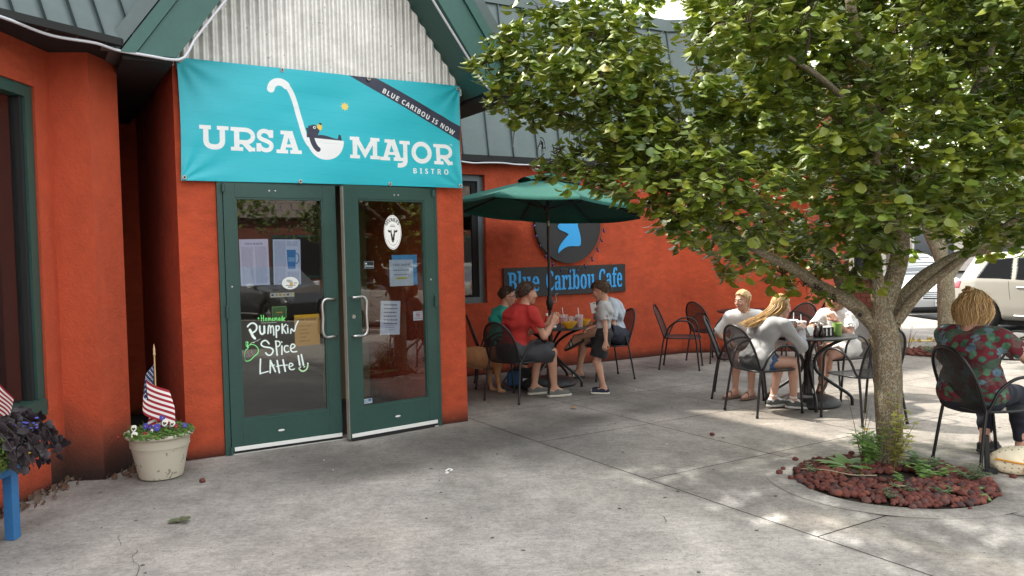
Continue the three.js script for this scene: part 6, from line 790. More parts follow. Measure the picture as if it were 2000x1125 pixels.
  sprig('ground_weed', 'low green weed right of the trunk', 2.82, -5.46, 10, 0.13, gm.mid, stemG, 0.014, 0.06, 6, 0.11); sprig('ground_weed', 'low yellow green weed in the middle of the rocks', 2.76, -5.28, 9, 0.08, gm.bright, stemG, 0.016, 0.055, 5, 0.13); sprig('ground_weed', 'small green sprig at the front centre of the rocks', 2.50, -5.16, 3, 0.06, gm.bright, stemG, 0.009, 0.04, 4, 0.04); sprig('ground_weed', 'low grey green weeds at the right rim of the bed', 3.0, -5.20, 18, 0.08, gm.grey, stemG, 0.006, 0.035, 6, 0.13); sprig('ground_weed', 'small sprouts at the front rim of the bed', 2.30, -4.86, 6, 0.05, gm.grey, stemG, 0.006, 0.03, 5, 0.08); sprig('ground_weed', 'tiny sprout at the left rim of the bed', 2.04, -5.50, 4, 0.05, gm.mid, stemG, 0.009, 0.035, 3, 0.06); sprig('ground_weed', 'small leafy sprout near the front right rim of the bed', 2.66, -4.93, 4, 0.05, gm.mid, stemG, 0.01, 0.05, 3, 0.06); sprig('ground_weed', 'thin grey sprouts among rocks at the front of the bed', 2.45, -5.0, 6, 0.06, gm.grey, stemG, 0.005, 0.03, 6, 0.09);
  { const t = thing('dandelion', 'single yellow dandelion left of the trunk', 'flower', [2.44, 0.01, -5.52]); mesh('stem', tube([[0, 0, 0], [0.01, 0.16, 0.01], [0.0, 0.29, 0.02]], 0.003, 12, 6), stemG, t); const ps = []; for (let i = 0; i < 40; i++) { const b = new THREE.BoxGeometry(0.004, 0.0015, 0.02); b.translate(0, 0, 0.011); ps.push(T(b, 0, 0.29, 0.02, -0.5 * R(), i * 2.4, 0)); } mesh('bloom', merge(ps), std({ color: lin(0.80, 0.52, 0.02), roughness: 0.7 }), t); }
  { const t = thing('maple_leaf', 'pale dry leaf lying on the red rocks', 'leaf', [2.42, 0.045, -5.02]); const s = new THREE.Shape(); for (let i = 0; i < 11; i++) { const a = i / 11 * 6.28, r = i % 2 ? 0.028 : 0.055; i ? s.lineTo(Math.cos(a) * r, Math.sin(a) * r * 0.7) : s.moveTo(Math.cos(a) * r, Math.sin(a) * r * 0.7); } const q = new THREE.ShapeGeometry(s); q.rotateX(-Math.PI / 2); mesh('blade', jitter(q, 0.012, 20), leafM(lin(0.5, 0.42, 0.22)), t); }
  single('dry_twig', tube([[1.99, 0.03, -5.52], [2.12, 0.045, -5.42], [2.26, 0.04, -5.30], [2.40, 0.045, -5.26]], 0.004, 16, 5), std({ color: lin(0.42, 0.33, 0.22), roughness: 0.9 }), 'pale dry twig lying across the left of the rocks', 'twig');
  // bed round the second tree
  const d2 = new THREE.CircleGeometry(0.62, 40); d2.rotateX(-Math.PI / 2); d2.translate(BED2.x, -0.004, BED2.z); uvBox(d2); struct('bed_soil', d2, M.soil);
  const b2 = thing('bed_litter', 'red rock and dry leaves round the foot of the second tree', 'rocks', [BED2.x, 0, BED2.z]); const l2 = []; for (let i = 0; i < 150; i++) { const a = R() * 6.28, r = Math.sqrt(R()) * 0.6, s = 0.015 + R() * 0.03, q = geos[i % 6].clone(); q.scale(s, s, s); q.translate(Math.cos(a) * r, s * 0.4, Math.sin(a) * r); l2.push(q); } mesh('rocks', merge(l2), mats[1], b2).userData.kind = 'stuff';
  sprig('ground_weed', 'green weeds at the foot of the second tree', 6.05, -11.5, 14, 0.14, gm.mid, stemG, 0.008, 0.06, 5, 0.25); sprig('dry_weed', 'tall dry stalks left of the second tree', 5.75, -11.6, 6, 0.5, gm.dry, stemM, 0.004, 0.04, 6, 0.12); sprig('dry_weed', 'dry stalks between the second tree and the floral top', 6.25, -11.3, 5, 0.45, gm.dry, stemM, 0.004, 0.04, 6, 0.15);
  { const y = thing('fallen_leaves', 'yellow fallen leaves along the painted edge by the brick corner', 'leaves', [6.6, 0.008, -13.25]); const q = []; for (let i = 0; i < 90; i++) { const g = leafShape.clone(); T(g, (R() - 0.5) * 2.6, 0.004 + R() * 0.01, (R() - 0.5) * 0.35, -1.5 + R() * 0.3, R() * 6.28, 0); q.push(g); } mesh('leaf', merge(q.map((g) => (g.deleteAttribute('uv'), g))), leafM(lin(0.55, 0.45, 0.09)), y).userData.kind = 'stuff'; }
  // litter
  { const t = thing('fallen_sprig', 'fallen green leaf sprig on the concrete in the left foreground', 'leaves', [-2.02, 0.006, -4.74]); for (let i = 0; i < 4; i++) { const m = mesh('leaf', leafShape, gm.grey, t); m.position.set(-0.075 + i * 0.045, 0.006 + 0.004 * i, (i % 2) * 0.03); m.rotation.set(-1.45, 0, -1.3 + i * 0.9 - 0.4); m.scale.setScalar(0.85); } mesh('stem', tube([[-0.05, 0.006, 0.02], [0.0, 0.012, 0.0], [0.06, 0.008, 0.01]], 0.0015, 8, 4), stemM, t); }
  single('paper_curl', tube([[0, 0.004, 0.05], [0.02, 0.004, 0.03], [0.0, 0.006, 0.0], [0.02, 0.012, -0.03], [0.045, 0.01, -0.02], [0.03, 0.006, 0.0]], 0.006, 24, 6), M.whiteP, 'small curl of white paper on the concrete before the doors', 'litter', [-0.51, 0, -5.75]);
  const bits = thing('litter_bits', 'tiny scraps of paper, leaf and grit scattered over the patio', 'litter'); const bg = []; for (let i = 0; i < 170; i++) { const u = -3 + R() * 10, n = -1.6 + R() * 7.5, [x, z] = toW(u, n); if (u < 2.3 && n < 0.1) continue; if (x < -3.2 || Math.hypot(x - BED.x, z - BED.z) < 0.7) continue; const s = 0.003 + R() * R() * 0.012, b = new THREE.BoxGeometry(s, 0.003, s * (0.4 + R())); bg.push(tint(T(b, x, 0.003, z, 0, R() * 6, 0), R() < 0.3 ? lin(0.7, 0.68, 0.64) : R() < 0.5 ? lin(0.05, 0.04, 0.03) : lin(0.2, 0.13, 0.07))); } for (let i = 0; i < 90; i++) { const [x, z] = toW(-3 + R() * 9, 0.2 + R() * 6); if (x < -3.1 || Math.hypot(x - BED.x, z - BED.z) < 0.75) continue; const r = 0.006 + R() * 0.010, c = new THREE.CylinderGeometry(r, r * 1.1, 0.0016, 9); bg.push(tint(T(c, x, 0.0022, z, 0, R() * 6, 0, [1, 1, 0.6 + R() * 0.4]), R() < 0.8 ? lin(0.10, 0.092, 0.085) : lin(0.42, 0.40, 0.38))); } mesh('scraps', merge(bg), std({ vertexColors: true, roughness: 0.9 }), bits).userData.kind = 'stuff';
  const wl2 = thing('wall_foot_litter', 'dry leaves and grit along the foot of the left red wall', 'litter'); const wg = []; for (let i = 0; i < 110; i++) { const z = -5.75 + R() * R() * 3, x = -3.24 + R() * R() * 0.2, q = leafShape.clone(); q.deleteAttribute('uv'); T(q, x, 0.005 + R() * 0.012, z, -1.4 + R() * 0.8, R() * 6.28, 0, 0.25 + R() * 0.5); wg.push(q); } for (let i = 0; i < 60; i++) { const q = leafShape.clone(); q.deleteAttribute('uv'); T(q, -3.0 + R() * 0.35, 0.006 + R() * 0.01, -5.80 - R() * 0.35 + 0.12 * R(), -1.4 + R() * 0.8, R() * 6.28, 0, 0.25 + R() * 0.4); wg.push(q); } mesh('leaf', merge(wg), leafM(lin(0.13, 0.07, 0.04)), wl2).userData.kind = 'stuff';
  single('fallen_leaf', leafShape, leafM(lin(0.45, 0.22, 0.07)), 'brown leaf on the concrete between the doors and the family table', 'leaf', [0.63, 0.012, -8.02]).rotation.set(-1.5, 0, 1.2);
}
// ---------------------------------------------------------------- modelling by distance fields: surface nets over a grid
function nets(f, lo, hi, cell) {
  const nx = Math.ceil((hi[0] - lo[0]) / cell) + 2, ny = Math.ceil((hi[1] - lo[1]) / cell) + 2, nz = Math.ceil((hi[2] - lo[2]) / cell) + 2;
  const F = new Float32Array(nx * ny * nz), id = (i, j, k) => (k * ny + j) * nx + i, Bk = 6, half = Bk * cell * 0.5, reach = half * 1.75 * 1.25 + cell * 2;
  for (let k0 = 0; k0 < nz; k0 += Bk) for (let j0 = 0; j0 < ny; j0 += Bk) for (let i0 = 0; i0 < nx; i0 += Bk) {
    const c = f(lo[0] + (i0 - 0.5) * cell + half, lo[1] + (j0 - 0.5) * cell + half, lo[2] + (k0 - 0.5) * cell + half), far = Math.abs(c) > reach;
    for (let k = k0; k < Math.min(nz, k0 + Bk); k++) for (let j = j0; j < Math.min(ny, j0 + Bk); j++) for (let i = i0; i < Math.min(nx, i0 + Bk); i++) F[id(i, j, k)] = far ? c : f(lo[0] + i * cell, lo[1] + j * cell, lo[2] + k * cell);
  }
  const vid = new Int32Array(nx * ny * nz).fill(-1), P = [], I = [];
  for (let k = 0; k < nz - 1; k++) for (let j = 0; j < ny - 1; j++) for (let i = 0; i < nx - 1; i++) {
    let m = 0; const v = []; for (let q = 0; q < 8; q++) { const w = F[id(i + (q & 1), j + ((q >> 1) & 1), k + (q >> 2))]; v.push(w); if (w < 0) m |= 1 << q; }
    if (m === 0 || m === 255) continue;
    let n = 0, x = 0, y = 0, z = 0; for (let a = 0; a < 8; a++) for (let d = 0; d < 3; d++) { const b = a | (1 << d); if (b === a || ((m >> a) & 1) === ((m >> b) & 1)) continue; const t = v[a] / (v[a] - v[b]); x += (a & 1) + (d === 0 ? t : 0); y += ((a >> 1) & 1) + (d === 1 ? t : 0); z += (a >> 2) + (d === 2 ? t : 0); n++; }
    vid[id(i, j, k)] = P.length / 3; P.push(lo[0] + (i + x / n) * cell, lo[1] + (j + y / n) * cell, lo[2] + (k + z / n) * cell);
  }
  for (let k = 1; k < nz - 1; k++) for (let j = 1; j < ny - 1; j++) for (let i = 1; i < nx - 1; i++) {
    const a = F[id(i, j, k)] < 0;
    const q = (b, A, Bb, C, D) => { if (a === b) return; const w = [vid[A], vid[Bb], vid[C], vid[D]]; if (w.some((t) => t < 0)) return; a ? I.push(w[0], w[1], w[2], w[0], w[2], w[3]) : I.push(w[0], w[2], w[1], w[0], w[3], w[2]); };
    q(F[id(i + 1, j, k)] < 0, id(i, j - 1, k - 1), id(i, j, k - 1), id(i, j, k), id(i, j - 1, k));
    q(F[id(i, j + 1, k)] < 0, id(i - 1, j, k - 1), id(i - 1, j, k), id(i, j, k), id(i, j, k - 1));
    q(F[id(i, j, k + 1)] < 0, id(i - 1, j - 1, k), id(i, j - 1, k), id(i, j, k), id(i - 1, j, k));
  }
  const g = new THREE.BufferGeometry(); g.setAttribute('position', new THREE.Float32BufferAttribute(P, 3)); g.setIndex(I); g.computeVertexNormals(); return g;
}
const smin = (a, b, k) => { const h = Math.max(0, k - Math.abs(a - b)) / k; return Math.min(a, b) - h * h * k * 0.25; };
const smax = (a, b, k) => -smin(-a, -b, k);
const cone = (x, y, z, c) => { const bx = c[3] - c[0], by = c[4] - c[1], bz = c[5] - c[2], px = x - c[0], py = y - c[1], pz = z - c[2]; const t = Math.max(0, Math.min(1, (px * bx + py * by + pz * bz) / (bx * bx + by * by + bz * bz + 1e-9))); const dx = px - bx * t, dy = py - by * t, dz = pz - bz * t; return Math.sqrt(dx * dx + dy * dy + dz * dz) - (c[6] + (c[7] - c[6]) * t); };
const ell = (x, y, z, cx, cy, cz, rx, ry, rz) => { const a = (x - cx) / rx, b = (y - cy) / ry, c = (z - cz) / rz, k = Math.sqrt(a * a + b * b + c * c); return (k - 1) * Math.min(rx, ry, rz); };
function boundsOf(cs, pad) { const lo = [1e9, 1e9, 1e9], hi = [-1e9, -1e9, -1e9]; for (const c of cs) for (let i = 0; i < 3; i++) { const r = Math.max(c[6], c[7]) + pad; lo[i] = Math.min(lo[i], c[i] - r, c[i + 3] - r); hi[i] = Math.max(hi[i], c[i] + r, c[i + 3] + r); } return [lo, hi]; }
const union = (cs, k) => (x, y, z) => { let d = 1e9; for (const c of cs) d = smin(d, cone(x, y, z, c), k); return d; };
function colourize(g, fn) { const p = g.attributes.position, a = new Float32Array(p.count * 3); for (let i = 0; i < p.count; i++) { const c = fn(p.getX(i), p.getY(i), p.getZ(i)); a[3 * i] = c[0]; a[3 * i + 1] = c[1]; a[3 * i + 2] = c[2]; } g.setAttribute('color', new THREE.BufferAttribute(a, 3)); return g; }
const cc = (a, b, ra, rb) => [a.x, a.y, a.z, b.x, b.y, b.z, ra, rb ?? ra];

// ---------------------------------------------------------------- people
const skinMat = phys({ color: lin(1, 1, 1), vertexColors: true, roughness: 0.55, sheen: 0.15 });
const fabric = (c, o = {}) => std({ color: c, roughness: 0.92, vertexColors: !!o.vc, bumpMap: undefined, side: THREE.DoubleSide });
function ik(root, target, l1, l2, pole) { const d = target.clone().sub(root), L = Math.min(d.length(), (l1 + l2) * 0.999), u = d.clone().normalize(), a = Math.acos(Math.max(-1, Math.min(1, (l1 * l1 + L * L - l2 * l2) / (2 * l1 * L)))); const p = pole.clone().sub(u.clone().multiplyScalar(pole.dot(u))).normalize(); const mid = root.clone().add(u.clone().multiplyScalar(l1 * Math.cos(a))).add(p.multiplyScalar(l1 * Math.sin(a))); const end = root.clone().add(u.multiplyScalar(L)); return [mid, end]; }
function handGeo(wrist, f, n, side, S, curl, spread, colour) { // f: along the fingers, n: out of the palm; side +1 when the thumb lies along f x n
  f = f.clone().normalize(); n = n.clone().sub(f.clone().multiplyScalar(n.dot(f))).normalize(); const s = f.clone().cross(n).multiplyScalar(side); const at = (a, b, c) => wrist.clone().add(f.clone().multiplyScalar(a * S)).add(s.clone().multiplyScalar(b * S)).add(n.clone().multiplyScalar(c * S)); const cs = [], fingers = [];
  const kn = [[0.088, 0.030], [0.092, 0.010], [0.088, -0.010], [0.078, -0.028]], ln = [0.068, 0.076, 0.070, 0.054];
  kn.forEach(([a, b]) => cs.push(cc(at(0.0, b * 0.55, 0), at(a, b, 0), 0.0145 * S, 0.0125 * S)));
  kn.forEach(([a, b], i) => { let p = at(a, b, 0), ang = 0; const chain = []; [0.44, 0.32, 0.24].forEach((q, k) => { ang += curl * [0.8, 1.0, 0.6][k]; const o = (i - 1.5) * spread; const dir = f.clone().multiplyScalar(Math.cos(ang)).add(n.clone().multiplyScalar(Math.sin(ang))).add(s.clone().multiplyScalar(-o)).normalize(); const e = p.clone().add(dir.multiplyScalar(ln[i] * q * S)); chain.push(cc(p, e, (0.0095 - 0.0008 * k) * S, (0.0088 - 0.0010 * k) * S)); p = e; }); fingers.push(chain); });
  const t0 = at(0.022, 0.026, 0.004), t1 = at(0.052, 0.055, 0.014 + 0.012 * curl), t2 = at(0.082, 0.062 - 0.012 * curl, 0.022 + 0.025 * curl), t3 = at(0.104, 0.060 - 0.03 * curl, 0.028 + 0.034 * curl); const th = [cc(t0, t1, 0.015 * S, 0.011 * S), cc(t1, t2, 0.011 * S, 0.0095 * S), cc(t2, t3, 0.0095 * S, 0.008 * S)];
  const all = [...cs, ...fingers.flat(), ...th]; const [lo, hi] = boundsOf(all, 0.012); const palm = union(cs, 0.012), fs = fingers.map((c) => union(c, 0.004)), tb = union(th, 0.006);
  return colourize(nets((x, y, z) => { let d = palm(x, y, z); for (const q of fs) d = smin(d, q(x, y, z), 0.006); return smin(d, tb(x, y, z), 0.01); }, lo, hi, 0.0042 * Math.max(0.8, S)), () => colour);
}
function headGeo(M4, S, skin, o) { // returns skin geometry of the head in body space
  const inv = M4.clone().invert(), p = V(0, 0, 0);
  const f = (x, y, z) => { // head space, adult metres
    let d = ell(x, y, z, 0, 0.028, -0.014, 0.074, 0.090, 0.094); d = smin(d, ell(x, y, z, 0, -0.045, 0.022, 0.056, 0.074, 0.068), 0.03); d = smin(d, cone(x, y, z, [0, -0.100, 0.056, 0, -0.096, 0.066, 0.022, 0.016]), 0.025);
    d = smin(d, cone(x, y, z, [-0.03, 0.022, 0.078, 0.03, 0.022, 0.078, 0.010, 0.010]), 0.014); const ax = Math.abs(x);
    d = smax(d, -(Math.hypot(ax - 0.032, y - 0.002, z - 0.099) - 0.0155), 0.010); d = Math.min(d, Math.hypot(ax - 0.0315, y - 0.002, z - 0.0765) - 0.0125);
    d = smin(d, cone(x, y, z, [0, 0.012, 0.086, 0, -0.028, 0.106, 0.007, 0.0115]), 0.010); d = smin(d, cone(ax, y, z, [0.010, -0.034, 0.094, 0.012, -0.034, 0.092, 0.007, 0.006]), 0.007);
    d = smin(d, ell(ax, y, z, 0.045, -0.030, 0.062, 0.020, 0.022, 0.018), 0.02);
    d = smin(d, ell(x, y, z, 0, -0.0575, 0.086, 0.022, 0.0055, 0.010), 0.004); d = smin(d, ell(x, y, z, 0, -0.069, 0.084, 0.018, 0.006, 0.010), 0.004); d = smax(d, -cone(x, y, z, [-0.019, -0.0632, 0.096, 0.019, -0.0632, 0.096, 0.0022, 0.0022]), 0.003);
    d = smin(d, ell(ax, y, z, 0.078, -0.008, -0.008, 0.009, 0.031, 0.018), 0.008); return d; };
  const corners = []; for (const a of [-0.1, 0.1]) for (const b of [-0.14, 0.13]) for (const c of [-0.13, 0.14]) corners.push(V(a, b, c));
  const g = nets(f, [-0.098, -0.14, -0.125], [0.098, 0.13, 0.13], 0.0052);
  const mix = (a, b, t) => [a[0] + (b[0] - a[0]) * t, a[1] + (b[1] - a[1]) * t, a[2] + (b[2] - a[2]) * t];
  colourize(g, (x, y, z) => { const ax = Math.abs(x); let c = skin; const e = Math.hypot(ax - 0.0315, y - 0.002, z - 0.0765); if (e < 0.0140 && z > 0.078 && Math.abs(y - 0.002) < 0.0065) { const i = Math.hypot(ax - 0.0315, y - 0.002); return i < 0.0058 ? [0.03, 0.03, 0.035] : [0.62, 0.58, 0.55]; } if (z > 0.07 && Math.abs(x) < 0.024 && Math.abs(y + 0.0635) < 0.012) c = mix(c, [0.42, 0.13, 0.11], 0.6); const br = Math.abs(y - 0.023 - 0.06 * Math.max(0, 0.03 - ax) * 0.5); if (z > 0.06 && br < 0.0055 && ax > 0.012 && ax < 0.05) c = mix(c, o.brow || [0.08, 0.045, 0.025], 0.75); const ck = Math.hypot(ax - 0.045, y + 0.03, z - 0.075); if (ck < 0.035) c = mix(c, [skin[0] * 1.02, skin[1] * 0.72, skin[2] * 0.66], 0.5 * (1 - ck / 0.035)); if (Math.hypot(x, y + 0.03, z - 0.11) < 0.018) c = mix(c, [skin[0], skin[1] * 0.75, skin[2] * 0.7], 0.4); return c; });
  g.applyMatrix4(M4); return g;
}
function shortHair(M4, col, o = {}) { // cap of hair over the skull, cut along the hairline
  const c0 = o.c ?? 0.016, th = o.thick ?? 0.016; const f = (x, y, z) => { let d = ell(x, y, z, 0, 0.030, -0.016, 0.076 + th, 0.092 + th, 0.095 + th) - 0.006 * (vnoise(x * 90, y * 40, z * 60) - 0.5) - 0.008 * (vnoise(x * 30 + 5, y * 24, z * 30) - 0.5); const ax = Math.abs(x); let keep = c0 + 0.02 * Math.max(0, 0.05 - ax) * (z > 0 ? -4 : 0) - (0.75 * y - 0.66 * z); keep = Math.min(keep, Math.max(-0.066 + (o.low ?? 0) - y, z + 0.01, 0)); d = smax(d, keep * 0.9, 0.012); return smax(d, -(Math.hypot(ax - 0.085, y + 0.012, z + 0.002) - 0.026), 0.008); };
  const g = nets(f, [-0.11, -0.13, -0.14], [0.11, 0.16, 0.13], 0.0055); colourize(g, (x, y, z) => { const n = 0.7 + 0.6 * vnoise(x * 160, y * 40, z * 90); return [col[0] * n, col[1] * n, col[2] * n]; }); g.applyMatrix4(M4); return g;
}
function tufts(M4, col, R, n, o = {}) { const L = []; let g = 0; while (L.length < n && g++ < n * 20) { const a = R() * 6.283, u = R() * 1.3 - 0.3, s = Math.sqrt(Math.max(0, 1 - u * u)), d = [s * Math.sin(a), u, s * Math.cos(a)]; const th = o.thick ?? 0.014, p = [d[0] * (0.072 + th), 0.03 + d[1] * (0.088 + th), -0.016 + d[2] * (0.091 + th)]; if (0.75 * p[1] - 0.66 * p[2] < (o.c ?? 0.016) + 0.004 || p[1] < -0.05 || (Math.abs(p[0]) > 0.06 && p[1] < 0.02 && p[2] > -0.02)) continue; const l = (o.len ?? 0.03) * (0.6 + 0.8 * R()), fw = p[2] > 0.0 ? 0.8 : -0.5, dr = [d[0] * 0.35 + (R() - 0.5) * 0.5, -0.75 + 0.5 * Math.max(0, u), fw * 0.7 + (R() - 0.5) * 0.4]; L.push([p, [p[0] + d[0] * 0.007 + dr[0] * l * 0.5, p[1] + d[1] * 0.007 + dr[1] * l * 0.3, p[2] + d[2] * 0.007 + dr[2] * l * 0.5], [p[0] + d[0] * 0.005 + dr[0] * l, p[1] + dr[1] * l, p[2] + d[2] * 0.005 + dr[2] * l]]); } return strands(M4, L, col, R, 0.0038, 4); }
function strands(M4, list, col, R, rad = 0.0032, seg = 9, n0 = 0.4, n1 = 1.15) { const gs = []; for (const pts of list) { const g = tube(pts, (t) => rad * (1 - 0.75 * t * t) * (0.8 + 0.5 * R()), seg, 4), n = n0 + n1 * R(), w = R(); gs.push(tint(g, new THREE.Color().setRGB(col[0] * n * (1 + 0.1 * w), col[1] * n, col[2] * n * (1 - 0.15 * w)))); } const g = merge(gs); g.applyMatrix4(M4); return g; }
const hairMat = std({ color: lin(1, 1, 1), vertexColors: true, roughness: 0.48, side: THREE.DoubleSide });

function person(o) {
  const S = o.S, skin = o.skin || [0.50, 0.27, 0.185], fat = o.fat || 1, wide = o.wide || 1;
  const t = thing('person', o.label, 'person', [o.pos[0], 0, o.pos[1]], faceTurn(...o.dir));
  const P = V(...o.pelvis), RT = new THREE.Matrix4().makeRotationFromEuler(new THREE.Euler(o.lean || 0, 0, o.roll || 0)), RC = RT.clone().multiply(new THREE.Matrix4().makeRotationY(o.twist || 0));
  const up = (m, x, y, z) => P.clone().add(V(x * S, y * S, z * S).applyMatrix4(m)); const hunch = o.hunch || 0;
  const belly = up(RT, 0, 0.12, 0.012), chest = up(RC, 0, 0.30, -0.01 - hunch * 0.3), neck = up(RC, 0, 0.475, 0.0 + hunch * 0.2), sh = [1, -1].map((s) => up(RC, s * 0.165 * wide, 0.42 + (s > 0 ? o.shrugL || 0 : o.shrugR || 0), 0.0 + hunch * 0.35)), hip = [1, -1].map((s) => P.clone().add(V(s * 0.088 * S * Math.sqrt(fat), -0.01, 0)));
  const hS = (o.headS || 1) * S, RH = new THREE.Matrix4().makeRotationFromEuler(new THREE.Euler(o.headPitch || 0, o.headYaw || 0, o.headRoll || 0, 'YXZ')); const hc = neck.clone().add(V(0, 0.055 * S, 0.012 * S).applyMatrix4(RC)).add(V(0, 0.105 * hS, 0.02 * hS).applyMatrix4(RH)); const MH = new THREE.Matrix4().compose(hc, new THREE.Quaternion().setFromRotationMatrix(RH), V(hS, hS, hS));
  const arms = [o.armL, o.armR].map((a, i) => { const [e, w] = ik(sh[i], V(...a.wrist), 0.285 * S, 0.25 * S, V(...(a.pole || [i ? -0.6 : 0.6, -1, -0.4]))); return { sh: sh[i], e, w, a }; }), legs = [o.legL, o.legR].map((l, i) => { const [k, an] = ik(hip[i], V(...l.ankle), 0.425 * S, 0.405 * S, V(...(l.pole || [0, 0.6, 1]))); return { h: hip[i], k, an, l }; });
  const lerp = (a, b, q) => a.clone().lerp(b, q), off = (p, m, x, y, z) => p.clone().add(V(x * S, y * S, z * S).applyMatrix4(m));
  const torso = [cc(lerp(hip[0], hip[1], -0.02), lerp(hip[0], hip[1], 1.02), 0.100 * S * fat), cc(off(belly, RT, 0.055 * fat, 0, 0), off(belly, RT, -0.055 * fat, 0, 0), 0.098 * S * fat), cc(off(chest, RC, 0.07 * wide, 0, 0), off(chest, RC, -0.07 * wide, 0, 0), 0.108 * S * Math.sqrt(fat)), cc(off(chest, RC, 0.08 * wide, 0.075, 0), off(chest, RC, -0.08 * wide, 0.075, 0), 0.092 * S), cc(sh[0], sh[1], 0.052 * S), cc(neck, sh[0], 0.050 * S, 0.05 * S), cc(neck, sh[1], 0.050 * S, 0.05 * S)];
  if (o.bust) for (const s of [1, -1]) torso.push(cc(off(chest, RC, s * 0.068, 0.01, 0.075), off(chest, RC, s * 0.07, -0.02, 0.08), 0.058 * S * o.bust));
  const armC = arms.map((a) => [cc(a.sh, a.e, 0.049 * S * Math.sqrt(fat), 0.037 * S * Math.sqrt(fat)), cc(a.e, lerp(a.e, a.w, 0.35), 0.037 * S, 0.038 * S * Math.sqrt(fat)), cc(lerp(a.e, a.w, 0.35), a.w, 0.038 * S * Math.sqrt(fat), 0.025 * S)]);
  const legC = legs.map((l) => { const back = V(0, 0, -1).applyMatrix4(new THREE.Matrix4()), m = lerp(l.k, l.an, 0.3).add(l.k.clone().sub(l.h).normalize().multiplyScalar(-0.012 * S)); return [cc(l.h, l.k, 0.086 * S * fat, 0.054 * S), cc(l.k, m, 0.052 * S, 0.053 * S), cc(m, l.an, 0.053 * S, 0.034 * S)]; });
  const feet = legs.map((l, i) => { const F = V(...(l.l.foot || [0, 0, 1])).normalize(); let U = V(...(l.l.footUp || [0, 1, 0])); U.sub(F.clone().multiplyScalar(U.dot(F))).normalize(); return { F, U, heel: l.an.clone().add(F.clone().multiplyScalar(-0.035 * S)).add(U.clone().multiplyScalar(-0.045 * S)), ball: l.an.clone().add(F.clone().multiplyScalar(0.115 * S)).add(U.clone().multiplyScalar(-0.058 * S)), toe: l.an.clone().add(F.clone().multiplyScalar(0.168 * S)).add(U.clone().multiplyScalar(-0.064 * S)) }; });
  const footC = feet.map((f, i) => [cc(legs[i].an, f.heel, 0.034 * S, 0.032 * S), cc(legs[i].an, f.ball, 0.034 * S, 0.026 * S), cc(f.heel, f.ball, 0.03 * S, 0.026 * S), cc(f.ball, f.toe, 0.027 * S, 0.02 * S)]);
  const neckC = [cc(neck.clone().add(V(0, -0.03 * S, 0)), hc.clone().add(V(0, -0.05 * hS, -0.02 * hS).applyMatrix4(RH)), 0.058 * S, 0.05 * hS)];
  // body: torso, limbs and neck as one field; head and hands on finer grids of their own
  const hide = (c, k) => c.map((q) => [...q.slice(0, 6), q[6] - k, q[7] - k]);
  const bodyC = [...hide(torso, 0.012 * S), ...armC.flat(), ...legC.flat(), ...footC.flat(), ...neckC]; const [lo, hi] = boundsOf(bodyC, 0.02);
  const groups = [union([...hide(torso, 0.012 * S), ...neckC], 0.04 * S), ...armC.map((c) => union(c, 0.015 * S)), ...legC.map((c, i) => union([...c, ...footC[i]], 0.02 * S))];
  const bf = (x, y, z) => { let d = groups[0](x, y, z); d = smin(d, groups[1](x, y, z), 0.02 * S); d = smin(d, groups[2](x, y, z), 0.02 * S); const a = smin(d, groups[3](x, y, z), 0.02 * S); return smin(a, groups[4](x, y, z), 0.004); };
  const body = colourize(nets(bf, lo, hi, 0.0125 * Math.max(0.8, S)), (x, y, z) => { const n = 0.94 + 0.12 * vnoise(x * 30, y * 30, z * 30); return [skin[0] * n, skin[1] * n * (0.97 + 0.06 * vnoise(x * 9, y * 9, z * 9)), skin[2] * n]; });
  const bits = [body, headGeo(MH, S, skin, o)];
  arms.forEach((a, i) => { const dir = a.a.hand ? V(...a.a.hand) : a.w.clone().sub(a.e); bits.push(handGeo(a.w, dir, V(...(a.a.palm || [0, -1, 0])), (i ? -1 : 1) * (a.a.flip ? -1 : 1), S * 0.98, a.a.curl ?? 0.5, a.a.spread ?? 0.08, skin)); });
  mesh('body', merge(bits), skinMat, t);
  // garments
  const wrinkle = (x, y, z, q) => q * (vnoise(x * 11 + 3, y * 17, z * 11) - 0.5) + q * 0.8 * Math.sin(y * 38 + 5 * vnoise(x * 6, y * 5, z * 6) * 3) * 0.35;
  const cutTube = (segs, end, dir, k, inner) => { const u = union(segs, 0.02 * S), inn = union(hide(segs, inner), 0.02 * S); return (x, y, z) => { const pl = (x - end.x) * dir.x + (y - end.y) * dir.y + (z - end.z) * dir.z; let d = Math.max(u(x, y, z), pl); return Math.max(d, -Math.max(inn(x, y, z), -(pl + 0.05 * S))); }; };
  const grow = (c, k) => c.map((q) => [...q.slice(0, 6), q[6] + k, q[7] + k]);
  if (o.top) {
    const G = o.top, k = (G.loose ?? 0.016) * S, tc = grow(torso, k * 0.75), ub = union(tc, 0.05 * S), parts = [], hemP = up(RT, 0, G.hem ?? -0.02, 0), hemD = V(0, -1, 0).applyMatrix4(RT), nk = V(0, 1, 0).applyMatrix4(RC), nkP = neck.clone().add(nk.clone().multiplyScalar(0.032 * S));
    const all = [...tc]; const sl = arms.map((a, i) => { const q = G.sleeve ?? 0.62; let segs, end, dir; if (q <= 1) { end = lerp(a.sh, a.e, q); dir = a.e.clone().sub(a.sh).normalize(); segs = grow([cc(a.sh, lerp(a.sh, a.e, q + 0.18), 0.05 * S * Math.sqrt(fat), 0.047 * S * Math.sqrt(fat))], k); } else { const w = lerp(a.e, a.w, q - 1); end = w; dir = a.w.clone().sub(a.e).normalize(); segs = grow([armC[i][0], cc(a.e, lerp(a.e, a.w, 0.35), 0.038 * S, 0.039 * S), cc(lerp(a.e, a.w, 0.35), a.w, 0.039 * S, 0.034 * S)], k); } all.push(...segs); return cutTube(segs, end, dir, k, k * 0.55); });
